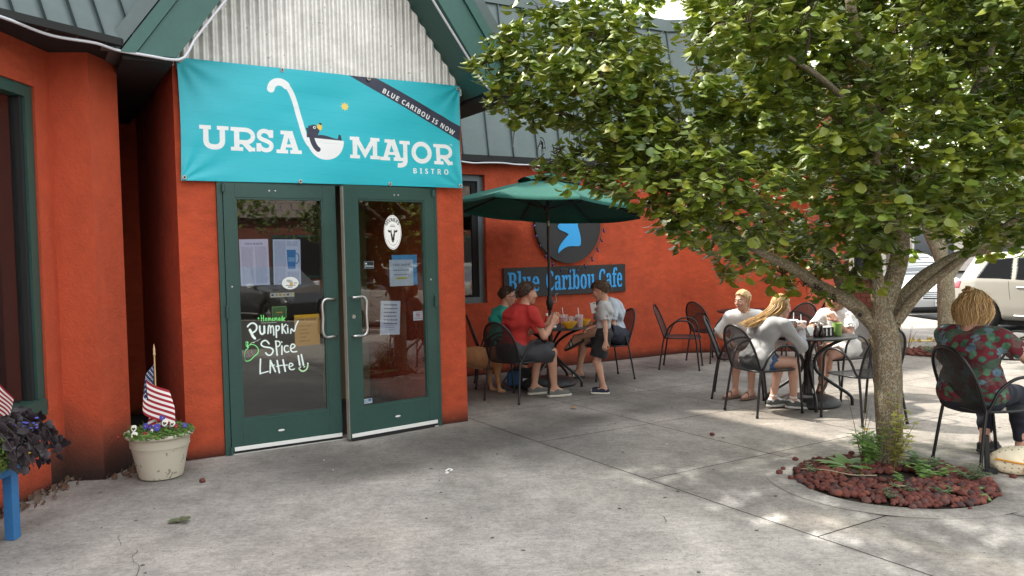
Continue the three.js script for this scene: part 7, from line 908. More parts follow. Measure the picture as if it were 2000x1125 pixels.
    const nc = neckC[0]; const nin = (x, y, z) => cone(x, y, z, [nc[0], nc[1], nc[2], nc[3], nc[4], nc[5], (G.neck ?? 0.066) * S, (G.neck ?? 0.066) * S]);
    const f = (x, y, z) => { const w = wrinkle(x, y, z, (G.wr ?? 0.016) * S); let d = ub(x, y, z) + w; d = smax(d, (x - hemP.x) * hemD.x + (y - hemP.y) * hemD.y + (z - hemP.z) * hemD.z, 0.006); d = smax(d, (x - nkP.x) * nk.x + (y - nkP.y) * nk.y + (z - nkP.z) * nk.z, 0.008); d = smax(d, -nin(x, y, z), 0.008); const s0 = sl[0](x, y, z) + w * 0.7, s1 = sl[1](x, y, z) + w * 0.7; return smin(smin(d, s0, 0.025 * S), s1, 0.025 * S); };
    const [l2, h2] = boundsOf(all, 0.03); const g = nets(f, l2, h2, (G.cell ?? 0.011) * Math.max(0.8, S)); if (G.paint) colourize(g, G.paint(P, RC, chest, S)); mesh(G.name || 'shirt', g, std({ color: G.paint ? lin(1, 1, 1) : lin(...G.col), vertexColors: !!G.paint, roughness: 0.93, side: THREE.DoubleSide }), t);
    if (G.hood) { const hg = nets((x, y, z) => { const p = V(x, y, z).sub(neck).applyMatrix4(RC.clone().invert()).multiplyScalar(1 / S); let d = Math.hypot(Math.hypot(p.x * 0.9, p.z + 0.03) - 0.075, p.y * 1.0 + 0.005) - 0.036; d = smin(d, ell(p.x, p.y, p.z, 0, -0.055, -0.115, 0.085, 0.085, 0.042), 0.04); return (d + wrinkle(x, y, z, 0.02)) * S; }, [neck.x - 0.22, neck.y - 0.25, neck.z - 0.25], [neck.x + 0.22, neck.y + 0.16, neck.z + 0.2], 0.011); mesh('hood', hg, std({ color: lin(...G.col), roughness: 0.95 }), t); for (const s of [1, -1]) { const a = off(neck, RC, s * 0.045, -0.03, 0.085); mesh('drawstring', tube([a.toArray(), a.clone().add(V(s * 0.01, -0.07, 0.03)).toArray(), a.clone().add(V(s * 0.012, -0.15, 0.035)).toArray()], 0.004, 10, 6), M.whiteP, t); } }
  }
  if (o.bottom) {
    const G = o.bottom, k = (G.loose ?? 0.014) * S, base = grow(torso.slice(0, 1), k), ub = union([...base, ...grow(torso.slice(1, 2), k * 0.2)], 0.05 * S), wP = up(RT, 0, 0.10, 0), wD = V(0, 1, 0).applyMatrix4(RT), all = [...base];
    const lg = legs.map((l, i) => { const q = G.len ?? 0.9; let segs, end, dir; if (q <= 1) { end = lerp(l.h, l.k, q); dir = l.k.clone().sub(l.h).normalize(); segs = grow([cc(l.h, lerp(l.h, l.k, q + 0.15), 0.087 * S * fat, (0.064 + (G.flare ?? 0.01)) * S)], k); } else { end = lerp(l.k, l.an, q - 1); dir = l.an.clone().sub(l.k).normalize(); segs = grow(legC[i], k); } all.push(...segs); return cutTube(segs, end, dir, k, k * 0.6); });
    const f = (x, y, z) => { const w = wrinkle(x, y, z, (G.wr ?? 0.014) * S); let d = smax(ub(x, y, z) + w, (x - wP.x) * wD.x + (y - wP.y) * wD.y + (z - wP.z) * wD.z, 0.006); return smin(smin(d, lg[0](x, y, z) + w, 0.02 * S), lg[1](x, y, z) + w, 0.012 * S); };
    const [l2, h2] = boundsOf(all, 0.03); mesh(G.name || 'shorts', nets(f, l2, h2, 0.0115 * Math.max(0.8, S)), std({ color: lin(...G.col), roughness: 0.9, side: THREE.DoubleSide }), t);
  }
  if (o.shoes) feet.forEach((f, i) => {
    const G = o.shoes, sd = f.U.clone().cross(f.F), to = (x, y, z) => { const p = V(x, y, z).sub(legs[i].an); return [p.dot(sd) / S, p.dot(f.U) / S, p.dot(f.F) / S]; }; const box0 = (r) => [[legs[i].an.x - r, legs[i].an.y - r, legs[i].an.z - r], [legs[i].an.x + r, legs[i].an.y + r, legs[i].an.z + r]]; const [l2, h2] = box0(0.26 * S);
    const flat = (a, c) => { const q = Math.max(0, Math.min(1, (c + 0.045) / 0.205)), w = 0.036 + 0.010 * Math.sin(q * 2.6); return Math.hypot(a, c < -0.045 ? c + 0.045 : c > 0.16 ? c - 0.16 : 0) - w; };
    const sole = (x, y, z) => { const [a, b, c] = to(x, y, z); return smax(flat(a, c) - 0.004, Math.abs(b + 0.083) - (G.soleH ?? 0.013), 0.006) * S; }; mesh('sole', nets(sole, l2, h2, 0.0062), std({ color: lin(...(G.sole || [0.7, 0.68, 0.62])), roughness: 0.8 }), t);
    if (G.kind === 'sandal') { for (const [c0, w] of G.straps || [[0.10, 0.03]]) { const st = (x, y, z) => { const [a, b, c] = to(x, y, z); const foot = Math.min(...footC[i].map((q) => cone(x, y, z, q))) / S; return Math.max(Math.abs(foot - 0.004) - 0.004, Math.abs(c - c0 + b * 0.2) - w / 2, -b - 0.083) * S; }; mesh('strap', nets(st, l2, h2, 0.005), std({ color: lin(...(G.col)), roughness: 0.7 }), t); if (G.stripe) for (const q of [-0.008, 0.0, 0.008]) { const ss = (x, y, z) => { const [a, b, c] = to(x, y, z); const foot = Math.min(...footC[i].map((v) => cone(x, y, z, v))) / S; return Math.max(Math.abs(foot - 0.0065) - 0.004, Math.abs(c - c0 - q + b * 0.2) - 0.0028, -b - 0.07) * S; }; mesh('stripe', nets(ss, l2, h2, 0.004), M.whiteP, t); } } }
    else { const upf = (x, y, z) => { const [a, b, c] = to(x, y, z); let d = smin(cone(a, b, c, [0, -0.05, -0.04, 0, -0.045, 0.02, 0.042, 0.044]), cone(a, b, c, [0, -0.05, 0.02, 0, -0.064, 0.15, 0.044, 0.036]), 0.03); d = Math.max(d, -(b + 0.082), flat(a, c)); const op = cone(a, b, c, [0, -0.02, -0.02, 0, 0.06, -0.01, 0.036, 0.04]); d = smax(d, -op, 0.008); d = Math.max(d, b + 0.008); return (d + 0.002 * (vnoise(a * 120, b * 120, c * 120) - 0.5)) * S; }; mesh('shoe', nets(upf, l2, h2, 0.0062), std({ color: lin(...G.col), roughness: 0.85 }), t); if (G.sock) mesh('sock', nets((x, y, z) => { const [a, b, c] = to(x, y, z); const d = Math.min(...footC[i].map((q) => cone(x, y, z, q)), cone(x, y, z, legC[i][2])) / S - 0.004; return Math.max(d, b - 0.035, -b - 0.06) * S; }, l2, h2, 0.006), M.whiteP, t); }
  });
  return { t, MH, hc, RC, RH, arms, legs, feet, neck, chest, P, S, sh };
}
// ---------------------------------------------------------------- the people at the tables
const SK = { tan: [0.47, 0.245, 0.165], fair: [0.56, 0.32, 0.235], pink: [0.55, 0.295, 0.21], kid: [0.50, 0.275, 0.19] };
const brown = [0.050, 0.026, 0.014], dkbrown = [0.05, 0.03, 0.018], blond = [0.46, 0.29, 0.115], sandy = [0.34, 0.215, 0.09];
{ // man in the red shirt, back three-quarters to the camera, hands pressed together
  const p = person({ label: 'person in a red tee and dark grey shorts seated with hands pressed together', pos: [0.03, -8.66], dir: [0.9, -0.45], S: 1.0, pelvis: [0, 0.545, -0.05], lean: 0.30, hunch: 0.06, skin: SK.tan, fat: 1.12, wide: 1.12, headYaw: -0.1, headPitch: 0.05,
    armL: { wrist: [0.03, 0.80, 0.42], pole: [0.5, -1, -0.2], hand: [-0.15, 0.75, 0.5], palm: [-1, 0, 0.1], curl: 0.18, spread: 0.06 }, armR: { wrist: [-0.10, 0.80, 0.40], pole: [-0.5, -1, -0.1], hand: [0.1, 0.75, 0.5], palm: [1, 0, 0.1], curl: 0.18, spread: 0.06 },
    legL: { ankle: [0.16, 0.097, 0.30], pole: [0.15, 0.7, 1], foot: [-0.1, 0, 1] }, legR: { ankle: [-0.10, 0.097, 0.41], pole: [-0.2, 0.7, 1], foot: [-0.15, 0, 1] },
    top: { col: [0.36, 0.022, 0.018], sleeve: 0.72, hem: -0.06, loose: 0.022, wr: 0.024 }, bottom: { col: [0.045, 0.047, 0.055], len: 0.98, loose: 0.022, flare: 0.02 }, shoes: { col: [0.12, 0.12, 0.11], sole: [0.52, 0.49, 0.42] } });
  mesh('hair', merge([shortHair(p.MH, brown, { thick: 0.011 }), tufts(p.MH, brown, rng(210), 420)]), hairMat, p.t);
}
{ // boy in teal with glasses
  const p = person({ label: 'person in a teal tee with glasses and short brown hair seated by the wall', pos: [-0.16, -9.62], dir: [1, -0.06], S: 0.89, pelvis: [0, 0.53, -0.06], lean: 0.26, hunch: 0.05, skin: SK.pink, headS: 1.06, headYaw: -0.12, headPitch: 0.12,
    armL: { wrist: [0.16, 0.735, 0.34], curl: 0.6, palm: [-0.3, -1, 0] }, armR: { wrist: [-0.14, 0.735, 0.30], pole: [-0.7, -1, -0.3], hand: [0.5, 0, 1], curl: 0.6 },
    legL: { ankle: [0.12, 0.09, 0.30] }, legR: { ankle: [-0.12, 0.09, 0.26] }, top: { col: [0.028, 0.42, 0.35], sleeve: 0.68, hem: -0.05, loose: 0.024, wr: 0.022 }, bottom: { col: [0.02, 0.022, 0.03], len: 0.95, loose: 0.02 }, shoes: { col: [0.05, 0.05, 0.055] } });
  mesh('hair', merge([shortHair(p.MH, brown, { thick: 0.012 }), tufts(p.MH, brown, rng(211), 420)]), hairMat, p.t);
  const gl = []; for (const s of [1, -1]) { const q = new THREE.TorusGeometry(0.019, 0.0025, 8, 24); q.scale(1.25, 0.85, 1); q.translate(s * 0.033, 0.002, 0.105); gl.push(q, tube([[s * 0.056, 0.006, 0.102], [s * 0.078, 0.006, 0.05], [s * 0.084, 0.0, -0.005]], 0.0024, 10, 6)); } gl.push(tube([[-0.010, 0.006, 0.108], [0, 0.009, 0.11], [0.010, 0.006, 0.108]], 0.0024, 8, 6)); const gg = merge(gl); gg.applyMatrix4(p.MH); mesh('glasses', gg, M.rubber, p.t);
}
{ // person with the phone, legs crossed
  const p = person({ label: 'person in pale grey tee and navy shorts seated with crossed legs holding up a phone', pos: [1.22, -10.0], dir: [-0.95, 0.31], S: 0.97, pelvis: [0, 0.54, -0.10], lean: 0.30, hunch: 0.08, skin: SK.tan, headPitch: 0.5, headYaw: 0.1,
    armL: { wrist: [0.10, 0.80, 0.20], pole: [0.8, -1, -0.3], hand: [-0.2, 0.85, 0.3], palm: [-0.2, 0.1, -1], curl: 0.7 }, armR: { wrist: [-0.06, 0.70, 0.22], pole: [-0.7, -1, -0.3], curl: 0.6 },
    legL: { ankle: [0.07, 0.545, 0.50], pole: [1, 0.45, 0.4], foot: [-0.35, -0.45, 0.8], footUp: [0.1, 0.8, 0.5] }, legR: { ankle: [-0.18, 0.092, 0.36], pole: [-0.2, 0.7, 1], foot: [0.1, 0, 1] },
    top: { col: [0.40, 0.44, 0.50], sleeve: 0.75, hem: -0.05, loose: 0.022 }, bottom: { col: [0.018, 0.02, 0.035], len: 0.92, loose: 0.024, flare: 0.02 }, shoes: { kind: 'sandal', col: [0.02, 0.02, 0.022], sole: [0.02, 0.02, 0.022], straps: [[0.085, 0.055]], stripe: true } });
  mesh('hair', merge([shortHair(p.MH, brown), tufts(p.MH, brown, rng(212), 300)]), hairMat, p.t);
  const f = thing('phone', 'white phone held up by the seated person behind the standing boy', 'phone', [0, 0, 0]); p.t.updateMatrixWorld(); const w = V(0.055, 0.90, 0.245).applyMatrix4(p.t.matrixWorld); f.position.copy(w); f.rotation.set(-0.35, p.t.rotation.y + 0.95, 0.12); mesh('case', box(0.07, 0.14, 0.009, 0, 0, 0, 0.004), M.whitePlastic, f); mesh('screen', box(0.062, 0.122, 0.001, 0, 0, -0.005), M.dark, f); const cl = new THREE.CylinderGeometry(0.008, 0.008, 0.002, 14); cl.rotateX(Math.PI / 2); cl.translate(0.018, 0.05, 0.0055); mesh('camera', cl, M.dark, f);
}
{ // standing boy
  const paint = (P, RC, chest, S) => { const inv = RC.clone().invert(); return (x, y, z) => { const q = V(x, y, z).sub(chest).applyMatrix4(inv).multiplyScalar(1 / S); const b = 0.36 + 0.04 * vnoise(x * 40, y * 40, z * 40); if (q.z > 0.03 && Math.abs(q.x) < 0.075) { if (q.y > 0.06 && q.y < 0.10 && Math.abs(q.x) < 0.035) return [0.55, 0.02, 0.03]; if (q.y > -0.09 && q.y < 0.06 && Math.abs(q.x + 0.01) < 0.045) return [0.03, 0.18, 0.48]; if (q.y > -0.15 && q.y < -0.09 && Math.abs(q.x) < 0.06 && vnoise(x * 60, y * 60, 1) > 0.45) return [0.12, 0.10, 0.10]; } return [b, b, b * 1.01]; }; };
  const p = person({ label: 'person, small boy standing in grey tee, black shorts and navy clogs', pos: [1.02, -8.93], dir: [-0.93, -0.28], S: 0.735, pelvis: [0, 0.668, 0], lean: -0.04, skin: SK.kid, headS: 1.24, headYaw: -0.15, headPitch: 0.16, wide: 0.86, fat: 0.9,
    armL: { wrist: [0.20, 0.53, -0.06], pole: [0.3, 0, -1], hand: [0.1, -1, 0.25], palm: [-1, 0, 0], curl: 0.55 }, armR: { wrist: [-0.13, 0.72, 0.17], pole: [-0.4, -1, -0.4], curl: 0.6 },
    legL: { ankle: [0.055, 0.070, 0.0], pole: [0, 0, 1], foot: [0.1, 0, 1] }, legR: { ankle: [-0.075, 0.070, 0.03], pole: [0, 0, 1], foot: [-0.1, 0, 1] },
    top: { paint, sleeve: 0.72, hem: -0.10, loose: 0.026, wr: 0.024, cell: 0.009 }, bottom: { col: [0.014, 0.014, 0.016], len: 0.80, loose: 0.034, flare: 0.035 }, shoes: { col: [0.018, 0.024, 0.05], sole: [0.66, 0.63, 0.54] } });
  mesh('hair', merge([shortHair(p.MH, [0.075, 0.042, 0.021], { thick: 0.010 }), tufts(p.MH, [0.08, 0.045, 0.022], rng(213), 420, { len: 0.026, thick: 0.011 })]), hairMat, p.t);
}
const longFall = (R, n, o) => { const L = []; for (let i = 0; i < n; i++) { const a = o.a0 + (o.a1 - o.a0) * R(), b = R() * 1.25, y0 = 0.03 + 0.105 * Math.cos(b), rr = Math.sin(b); const x0 = Math.sin(a) * rr * 0.088, z0 = -0.016 - Math.cos(a) * rr * 0.106; const len = o.len * (0.75 + 0.4 * R()), j = () => (R() - 0.5) * o.mess; const down = o.down; L.push([[x0 * 0.35, 0.128 + 0.01 * R(), -0.01 + z0 * 0.2], [x0 * 0.9, y0 + 0.012, z0 * 0.95], [x0 * 1.22 + j() * 0.3, -0.01, z0 * 1.12 + j() * 0.3], [x0 * 1.25 + down[0] * len * 0.35 + j() * 0.6, -0.06 + down[1] * len * 0.35, z0 * 1.1 + down[2] * len * 0.35 + j() * 0.6], [x0 * 1.2 + down[0] * len * 0.7 + j(), -0.06 + down[1] * len * 0.7, z0 * 1.1 + down[2] * len * 0.7 + j()], [x0 * 1.1 + down[0] * len + j() * 1.3, -0.06 + down[1] * len, z0 * 1.05 + down[2] * len + j() * 1.3]]); } return L; };
{ // girl with the braid, face to the left
  const p = person({ label: 'person with blonde braided hair and white top, face turned to the left', pos: [2.50, -8.62], dir: [-0.25, 0.97], S: 0.86, pelvis: [0, 0.52, -0.02], lean: 0.30, hunch: 0.06, skin: SK.fair, headYaw: -0.75, headPitch: 0.10,
    armL: { wrist: [0.18, 0.62, 0.20], curl: 0.6 }, armR: { wrist: [-0.15, 0.60, 0.20], pole: [-0.7, -1, -0.3], curl: 0.6 }, legL: { ankle: [0.06, 0.09, 0.26], foot: [-0.6, 0, 0.8] }, legR: { ankle: [-0.10, 0.09, 0.22], foot: [-0.7, 0, 0.7] },
    top: { col: [0.80, 0.79, 0.78], sleeve: 0.9, hem: -0.05, loose: 0.02 }, bottom: { col: [0.30, 0.16, 0.11], len: 0.6 }, shoes: { kind: 'sandal', col: [0.20, 0.11, 0.07], sole: [0.17, 0.10, 0.075], straps: [[0.09, 0.02]] } });
  const R = rng(201); mesh('hair', shortHair(p.MH, [0.52, 0.35, 0.16], { thick: 0.013, c: 0.012, low: -0.01 }), hairMat, p.t);
  const br = []; for (let k = 0; k < 11; k++) for (const s of [1, -1]) { const q = new THREE.SphereGeometry(0.015 - k * 0.0006, 10, 8); q.scale(1.1, 0.75, 0.9); br.push(tint(T(q, 0.076 + 0.004 * k + s * 0.008, 0.04 - k * 0.019, -0.045 + 0.01 * k, 0, 0, s * 0.7), new THREE.Color().setRGB(0.36 + 0.16 * R(), 0.23 + 0.1 * R(), 0.09 + 0.05 * R()))); } const bg = merge(br); bg.applyMatrix4(p.MH); mesh('braid', bg, hairMat, p.t);
}
{ // hooded girl
  const p = person({ label: 'person with long blonde hair in a pale grey hooded jacket leaning over the table', pos: [2.41, -7.69], dir: [0.95, -0.31], S: 0.90, pelvis: [0, 0.52, -0.08], lean: 0.52, hunch: 0.10, skin: SK.fair, headYaw: -0.10, headPitch: 0.18,
    armL: { wrist: [0.05, 0.80, 0.40], pole: [0.5, -1, 0.1], hand: [-0.3, 0.3, 0.9], palm: [-0.7, -0.5, 0], curl: 0.9 }, armR: { wrist: [-0.09, 0.80, 0.36], pole: [-0.5, -1, 0.15], hand: [0.35, 0.3, 0.9], palm: [0.8, -0.4, 0], curl: 0.9 },
    legL: { ankle: [0.12, 0.10, 0.20], pole: [0.1, 0.6, 1], foot: [0, 0, 1] }, legR: { ankle: [-0.06, 0.105, 0.30], pole: [-0.1, 0.6, 1], foot: [-0.1, -0.12, 1], footUp: [0, 1, 0.1] },
    top: { name: 'jacket', col: [0.37, 0.37, 0.38], sleeve: 1.9, hem: -0.10, loose: 0.026, wr: 0.026, hood: true }, bottom: { col: [0.05, 0.105, 0.22], len: 0.42, loose: 0.012 }, shoes: { col: [0.10, 0.105, 0.10], sole: [0.62, 0.61, 0.58], sock: true } });
  const R = rng(202); mesh('hair', shortHair(p.MH, [0.42, 0.28, 0.12], { thick: 0.014, c: 0.016, low: -0.03 }), hairMat, p.t);
  const list = longFall(R, 340, { a0: -1.9, a1: 1.9, len: 0.38, mess: 0.06, down: [0.02, -0.50, -0.82] }); mesh('hair', strands(p.MH, list, [0.44, 0.29, 0.125], R, 0.0042, 10), hairMat, p.t);
}
{ // woman in white
  const p = person({ label: 'person in a white tee and white shorts with a raised hand beyond the table', pos: [3.44, -8.42], dir: [-0.80, 0.60], S: 0.86, pelvis: [0, 0.52, -0.10], lean: 0.30, hunch: 0.05, skin: SK.tan, headYaw: 0.25, headPitch: 0.14, wide: 1.08, fat: 1.08, bust: 0.9,
    armL: { wrist: [0.13, 0.83, 0.27], pole: [0.35, -1, 0.35], hand: [-0.5, 0.75, 0.1], palm: [-0.6, -0.3, -0.6], curl: 1.15 }, armR: { wrist: [-0.10, 0.76, 0.36], pole: [-0.7, -1, 0.1], hand: [0.5, -0.1, 0.6], palm: [0.3, -0.8, 0.3], curl: 1.0 },
    legL: { ankle: [-0.02, 0.10, 0.30], pole: [0.1, 0.7, 1], foot: [0, -0.02, 1] }, legR: { ankle: [0.10, 0.26, 0.47], pole: [-0.3, 1, 0.8], foot: [0.2, -0.5, 0.9], footUp: [0, 0.9, 0.5] },
    top: { col: [0.84, 0.83, 0.82], sleeve: 0.72, hem: -0.10, loose: 0.022, wr: 0.022 }, bottom: { col: [0.72, 0.70, 0.66], len: 0.62, loose: 0.018, flare: 0.015 }, shoes: { kind: 'sandal', col: [0.10, 0.06, 0.04], sole: [0.12, 0.08, 0.06], straps: [[0.11, 0.02], [0.02, 0.02]] } });
  const R = rng(203); mesh('hair', shortHair(p.MH, [0.50, 0.34, 0.17], { thick: 0.02, c: 0.012, low: -0.02 }), hairMat, p.t);
  const list = longFall(R, 150, { a0: -1.9, a1: 1.9, len: 0.09, mess: 0.03, down: [0, -1, -0.1] }); mesh('hair', strands(p.MH, list, [0.52, 0.35, 0.17], R, 0.004, 9), hairMat, p.t);
  const gl = []; for (const s of [1, -1]) { const q = new THREE.SphereGeometry(0.021, 14, 10); q.scale(1.2, 0.9, 0.3); q.translate(s * 0.032, 0.002, 0.104); gl.push(q); } const gg = merge(gl); gg.applyMatrix4(p.MH); mesh('sunglasses', gg, std({ color: lin(0.03, 0.012, 0.01), roughness: 0.1 }), p.t);
}
{ // woman in the floral top, back to the camera
  const pal = [[0.035, 0.115, 0.075], [0.06, 0.15, 0.085], [0.075, 0.13, 0.17], [0.09, 0.045, 0.04], [0.10, 0.17, 0.2], [0.05, 0.09, 0.06]];
  const paint = () => (x, y, z) => { // printed flowers and leaves on dark red
    let best = 9, c = null; const sc = 15.5, X = x * sc, Y = y * sc, Z = z * sc, xi = Math.floor(X), yi = Math.floor(Y), zi = Math.floor(Z);
    for (let a = -1; a <= 1; a++) for (let b = -1; b <= 1; b++) for (let q = -1; q <= 1; q++) { const hx = xi + a, hy = yi + b, hz = zi + q, h = hash3(hx, hy, hz), px = hx + 0.2 + 0.6 * hash3(hx + 9, hy, hz), py = hy + 0.2 + 0.6 * hash3(hx, hy + 9, hz), pz = hz + 0.2 + 0.6 * hash3(hx, hy, hz + 9); const d = Math.hypot(X - px, Y - py, Z - pz), an = Math.atan2(Y - py, (X - px) + (Z - pz) * 0.7), r = (0.38 + 0.30 * h) * (1 + 0.24 * Math.sin(an * (h > 0.5 ? 5 : 2) + h * 20)); if (d < r && d / r < best) { best = d / r; c = pal[Math.floor(h * 5.99)]; const v = 0.65 + 0.8 * vnoise(x * 120, y * 120, z * 120) * (0.5 + 0.7 * Math.abs(Math.sin(best * 7))); c = [c[0] * v * 0.95, c[1] * v * 0.95, c[2] * v * 0.95]; } }
    if (c) return c; const w = 0.85 + 0.3 * vnoise(x * 50, y * 50, z * 50); return [0.105 * w, 0.010 * w, 0.018 * w]; };
  const p = person({ label: 'person with tousled blonde hair in a dark red floral top looking at a phone', pos: [3.25, -5.64], dir: [0.84, -0.54], S: 0.95, pelvis: [0, 0.52, 0.0], lean: -0.06, hunch: 0.08, skin: SK.fair, fat: 1.32, wide: 1.16, headYaw: 0.05, headPitch: 0.30,
    armL: { wrist: [0.06, 0.77, 0.30], pole: [0.8, -1, -0.2], hand: [-0.3, 0.35, 0.9], palm: [-0.7, 0.5, -0.3], curl: 0.8 }, armR: { wrist: [-0.15, 0.79, 0.30], pole: [-1.2, -0.7, 0.0], hand: [0.3, 0.4, 0.8], palm: [0.7, 0.5, -0.3], curl: 0.8 },
    legL: { ankle: [0.12, 0.10, 0.42] }, legR: { ankle: [-0.12, 0.10, 0.45] }, top: { paint, sleeve: 0.60, hem: -0.06, loose: 0.018, wr: 0.020, cell: 0.0062, neck: 0.082 }, bottom: { name: 'trousers', col: [0.012, 0.014, 0.024], len: 1.9, loose: 0.01 }, shoes: { col: [0.02, 0.02, 0.02], sole: [0.05, 0.05, 0.05] } });
  const R = rng(204); mesh('hair', shortHair(p.MH, [0.30, 0.19, 0.085], { thick: 0.02, c: 0.010, low: -0.025 }), hairMat, p.t);
  const L = []; for (let i = 0; i < 1150; i++) { const a0 = (R() - 0.5) * 4.9, b0 = 0.15 + 1.35 * Math.sqrt(R()), y0 = 0.03 + 0.108 * Math.cos(b0), yE = -0.045 - 0.105 * R() - 0.02 * Math.cos(a0), d = 0.004 + 0.042 * R() * R(), ph = R() * 6.28, am = 0.06 + 0.20 * R(), dr = (R() - 0.5) * 0.5; const q = []; for (let k = 0; k <= 7; k++) { const t = k / 7, y = y0 + (yE - y0) * Math.pow(t, 1.15), rr = (y > 0.03 ? 0.090 * Math.sqrt(Math.max(0.02, 1 - ((y - 0.03) / 0.112) ** 2)) : 0.092 + 0.012 * Math.sin((0.03 - y) * 26)) + d * Math.min(1, t * 3) - 0.022 * Math.max(0, t - 0.75) * 4 * R(), a = a0 + dr * t + am * Math.sin(y * 42 + ph) * t; q.push([Math.sin(a) * rr * 0.98, y + 0.006 * Math.sin(y * 60 + ph), -0.016 - Math.cos(a) * rr * 1.08]); } L.push(q); }
  mesh('hair', strands(p.MH, L, [0.47, 0.315, 0.15], R, 0.0030, 14, 0.58, 0.8), hairMat, p.t);
  const bun = []; for (let i = 0; i < 120; i++) { const a = R() * 6.28, r = 0.014 + R() * 0.024, ax = R() * 3; bun.push([0, 1, 2, 3, 4].map((k) => { const t = a + k * 0.75; return [0.03 + Math.cos(t) * r * Math.cos(ax * 0.4) * 1.15, 0.122 + Math.sin(t) * r * 0.62, -0.085 + Math.sin(t + ax) * r * 0.9]; })); } mesh('hair_bun', strands(p.MH, bun, [0.50, 0.34, 0.16], R, 0.0036, 10, 0.65, 0.7), hairMat, p.t);
  const fly = []; for (let i = 0; i < 34; i++) { const a = R() * 6.28, b = 0.3 + R() * 1.4; const d = [Math.sin(b) * Math.sin(a), Math.cos(b), -Math.sin(b) * Math.cos(a)]; fly.push([[d[0] * 0.09, 0.03 + d[1] * 0.105, -0.016 + d[2] * 0.1], [d[0] * 0.125, 0.03 + d[1] * 0.13, -0.016 + d[2] * 0.13], [d[0] * 0.14 + (R() - 0.5) * 0.06, 0.01 + d[1] * 0.12, -0.016 + d[2] * 0.145]]); } mesh('hair', strands(p.MH, fly, [0.55, 0.38, 0.17], R, 0.0022, 8), hairMat, p.t);
  p.t.updateMatrixWorld(); const f = thing('phone', 'white phone in the hands of the person in the floral top', 'phone'); f.position.copy(V(-0.05, 0.845, 0.385).applyMatrix4(p.t.matrixWorld)); f.rotation.order = 'YXZ'; f.rotation.set(0.95, p.t.rotation.y + Math.PI - 0.25, 0); mesh('case', box(0.068, 0.138, 0.008, 0, 0, 0, 0.003), M.whitePlastic, f); mesh('screen', box(0.06, 0.11, 0.001, 0, 0, 0.0046), std({ color: lin(0.05, 0.06, 0.07), roughness: 0.1 }), f);
}
// ---------------------------------------------------------------- the dog
{
  const t = thing('dog', 'short haired tan dog standing behind the red shirt chair, half hidden by the wall corner', 'dog', [-0.46, 0, -9.14], 0.05);
  const c = (...a) => a; // x forward along the body
  const trunk = [c(0.24, 0.40, 0, 0.02, 0.405, 0, 0.112, 0.118), c(0.02, 0.405, 0, -0.22, 0.435, 0, 0.118, 0.092), c(-0.22, 0.435, 0, -0.40, 0.45, 0, 0.092, 0.098), c(0.25, 0.36, 0, 0.12, 0.355, 0, 0.085, 0.095)], head = [c(0.26, 0.44, 0, 0.42, 0.40, 0.01, 0.085, 0.068), c(0.44, 0.39, 0.01, 0.50, 0.375, 0.01, 0.066, 0.058), c(0.52, 0.36, 0.01, 0.61, 0.33, 0.01, 0.042, 0.03)];
  const fl = (s, x) => [c(x, 0.36, s * 0.065, x - 0.015, 0.235, s * 0.072, 0.058, 0.036), c(x - 0.015, 0.235, s * 0.072, x - 0.005, 0.12, s * 0.072, 0.032, 0.023), c(x - 0.005, 0.12, s * 0.072, x + 0.01, 0.035, s * 0.072, 0.022, 0.021), c(x + 0.01, 0.026, s * 0.072, x + 0.06, 0.02, s * 0.074, 0.026, 0.02)];
  const hl = (s) => [c(-0.38, 0.42, s * 0.05, -0.31, 0.28, s * 0.075, 0.092, 0.058), c(-0.31, 0.28, s * 0.075, -0.45, 0.16, s * 0.075, 0.052, 0.028), c(-0.45, 0.16, s * 0.075, -0.425, 0.035, s * 0.075, 0.026, 0.022), c(-0.425, 0.026, s * 0.075, -0.37, 0.02, s * 0.075, 0.026, 0.02)];
  const tail = [c(-0.46, 0.49, 0, -0.60, 0.44, 0.01, 0.03, 0.022), c(-0.60, 0.44, 0.01, -0.70, 0.30, 0.02, 0.022, 0.012)], ears = [c(0.45, 0.445, 0.055, 0.42, 0.37, 0.085, 0.02, 0.014), c(0.45, 0.445, -0.035, 0.42, 0.37, -0.07, 0.02, 0.014)];
  const all = [...trunk, ...head, ...fl(1, 0.28), ...fl(-1, 0.19), ...hl(1), ...hl(-1), ...tail, ...ears], gs = [union([...trunk, ...head], 0.05), union(fl(1, 0.28), 0.02), union(fl(-1, 0.19), 0.02), union(hl(1), 0.03), union(hl(-1), 0.03), union(tail, 0.02), union(ears, 0.01)]; const [lo, hi] = boundsOf(all, 0.02);
  const g = nets((x, y, z) => { let d = gs[0](x, y, z); for (let i = 1; i < gs.length; i++) d = smin(d, gs[i](x, y, z), 0.035); return d + 0.003 * (vnoise(x * 50, y * 50, z * 50) - 0.5); }, lo, hi, 0.0095);
  colourize(g, (x, y, z) => { const n = 0.85 + 0.3 * vnoise(x * 60, y * 25, z * 60); let k = [0.30, 0.145, 0.06]; if (y < 0.33 && x < 0.1 && Math.abs(z) < 0.08 && y > 0.25) k = [0.42, 0.30, 0.2]; if (y < 0.10) k = [0.34, 0.19, 0.10]; if (x > 0.58) k = [0.06, 0.035, 0.025]; return [k[0] * n, k[1] * n, k[2] * n]; }); mesh('body', g, std({ vertexColors: true, color: lin(1, 1, 1), roughness: 0.85 }), t);
  const nose = new THREE.SphereGeometry(0.017, 10, 8); nose.translate(0.635, 0.335, 0.01); mesh('nose', nose, M.rubber, t); const cl = new THREE.TorusGeometry(0.083, 0.009, 8, 24); cl.rotateY(Math.PI / 2); cl.rotateZ(-0.25); cl.translate(0.31, 0.43, 0.0); mesh('collar', cl, std({ color: lin(0.02, 0.03, 0.08), roughness: 0.7 }), t);
}
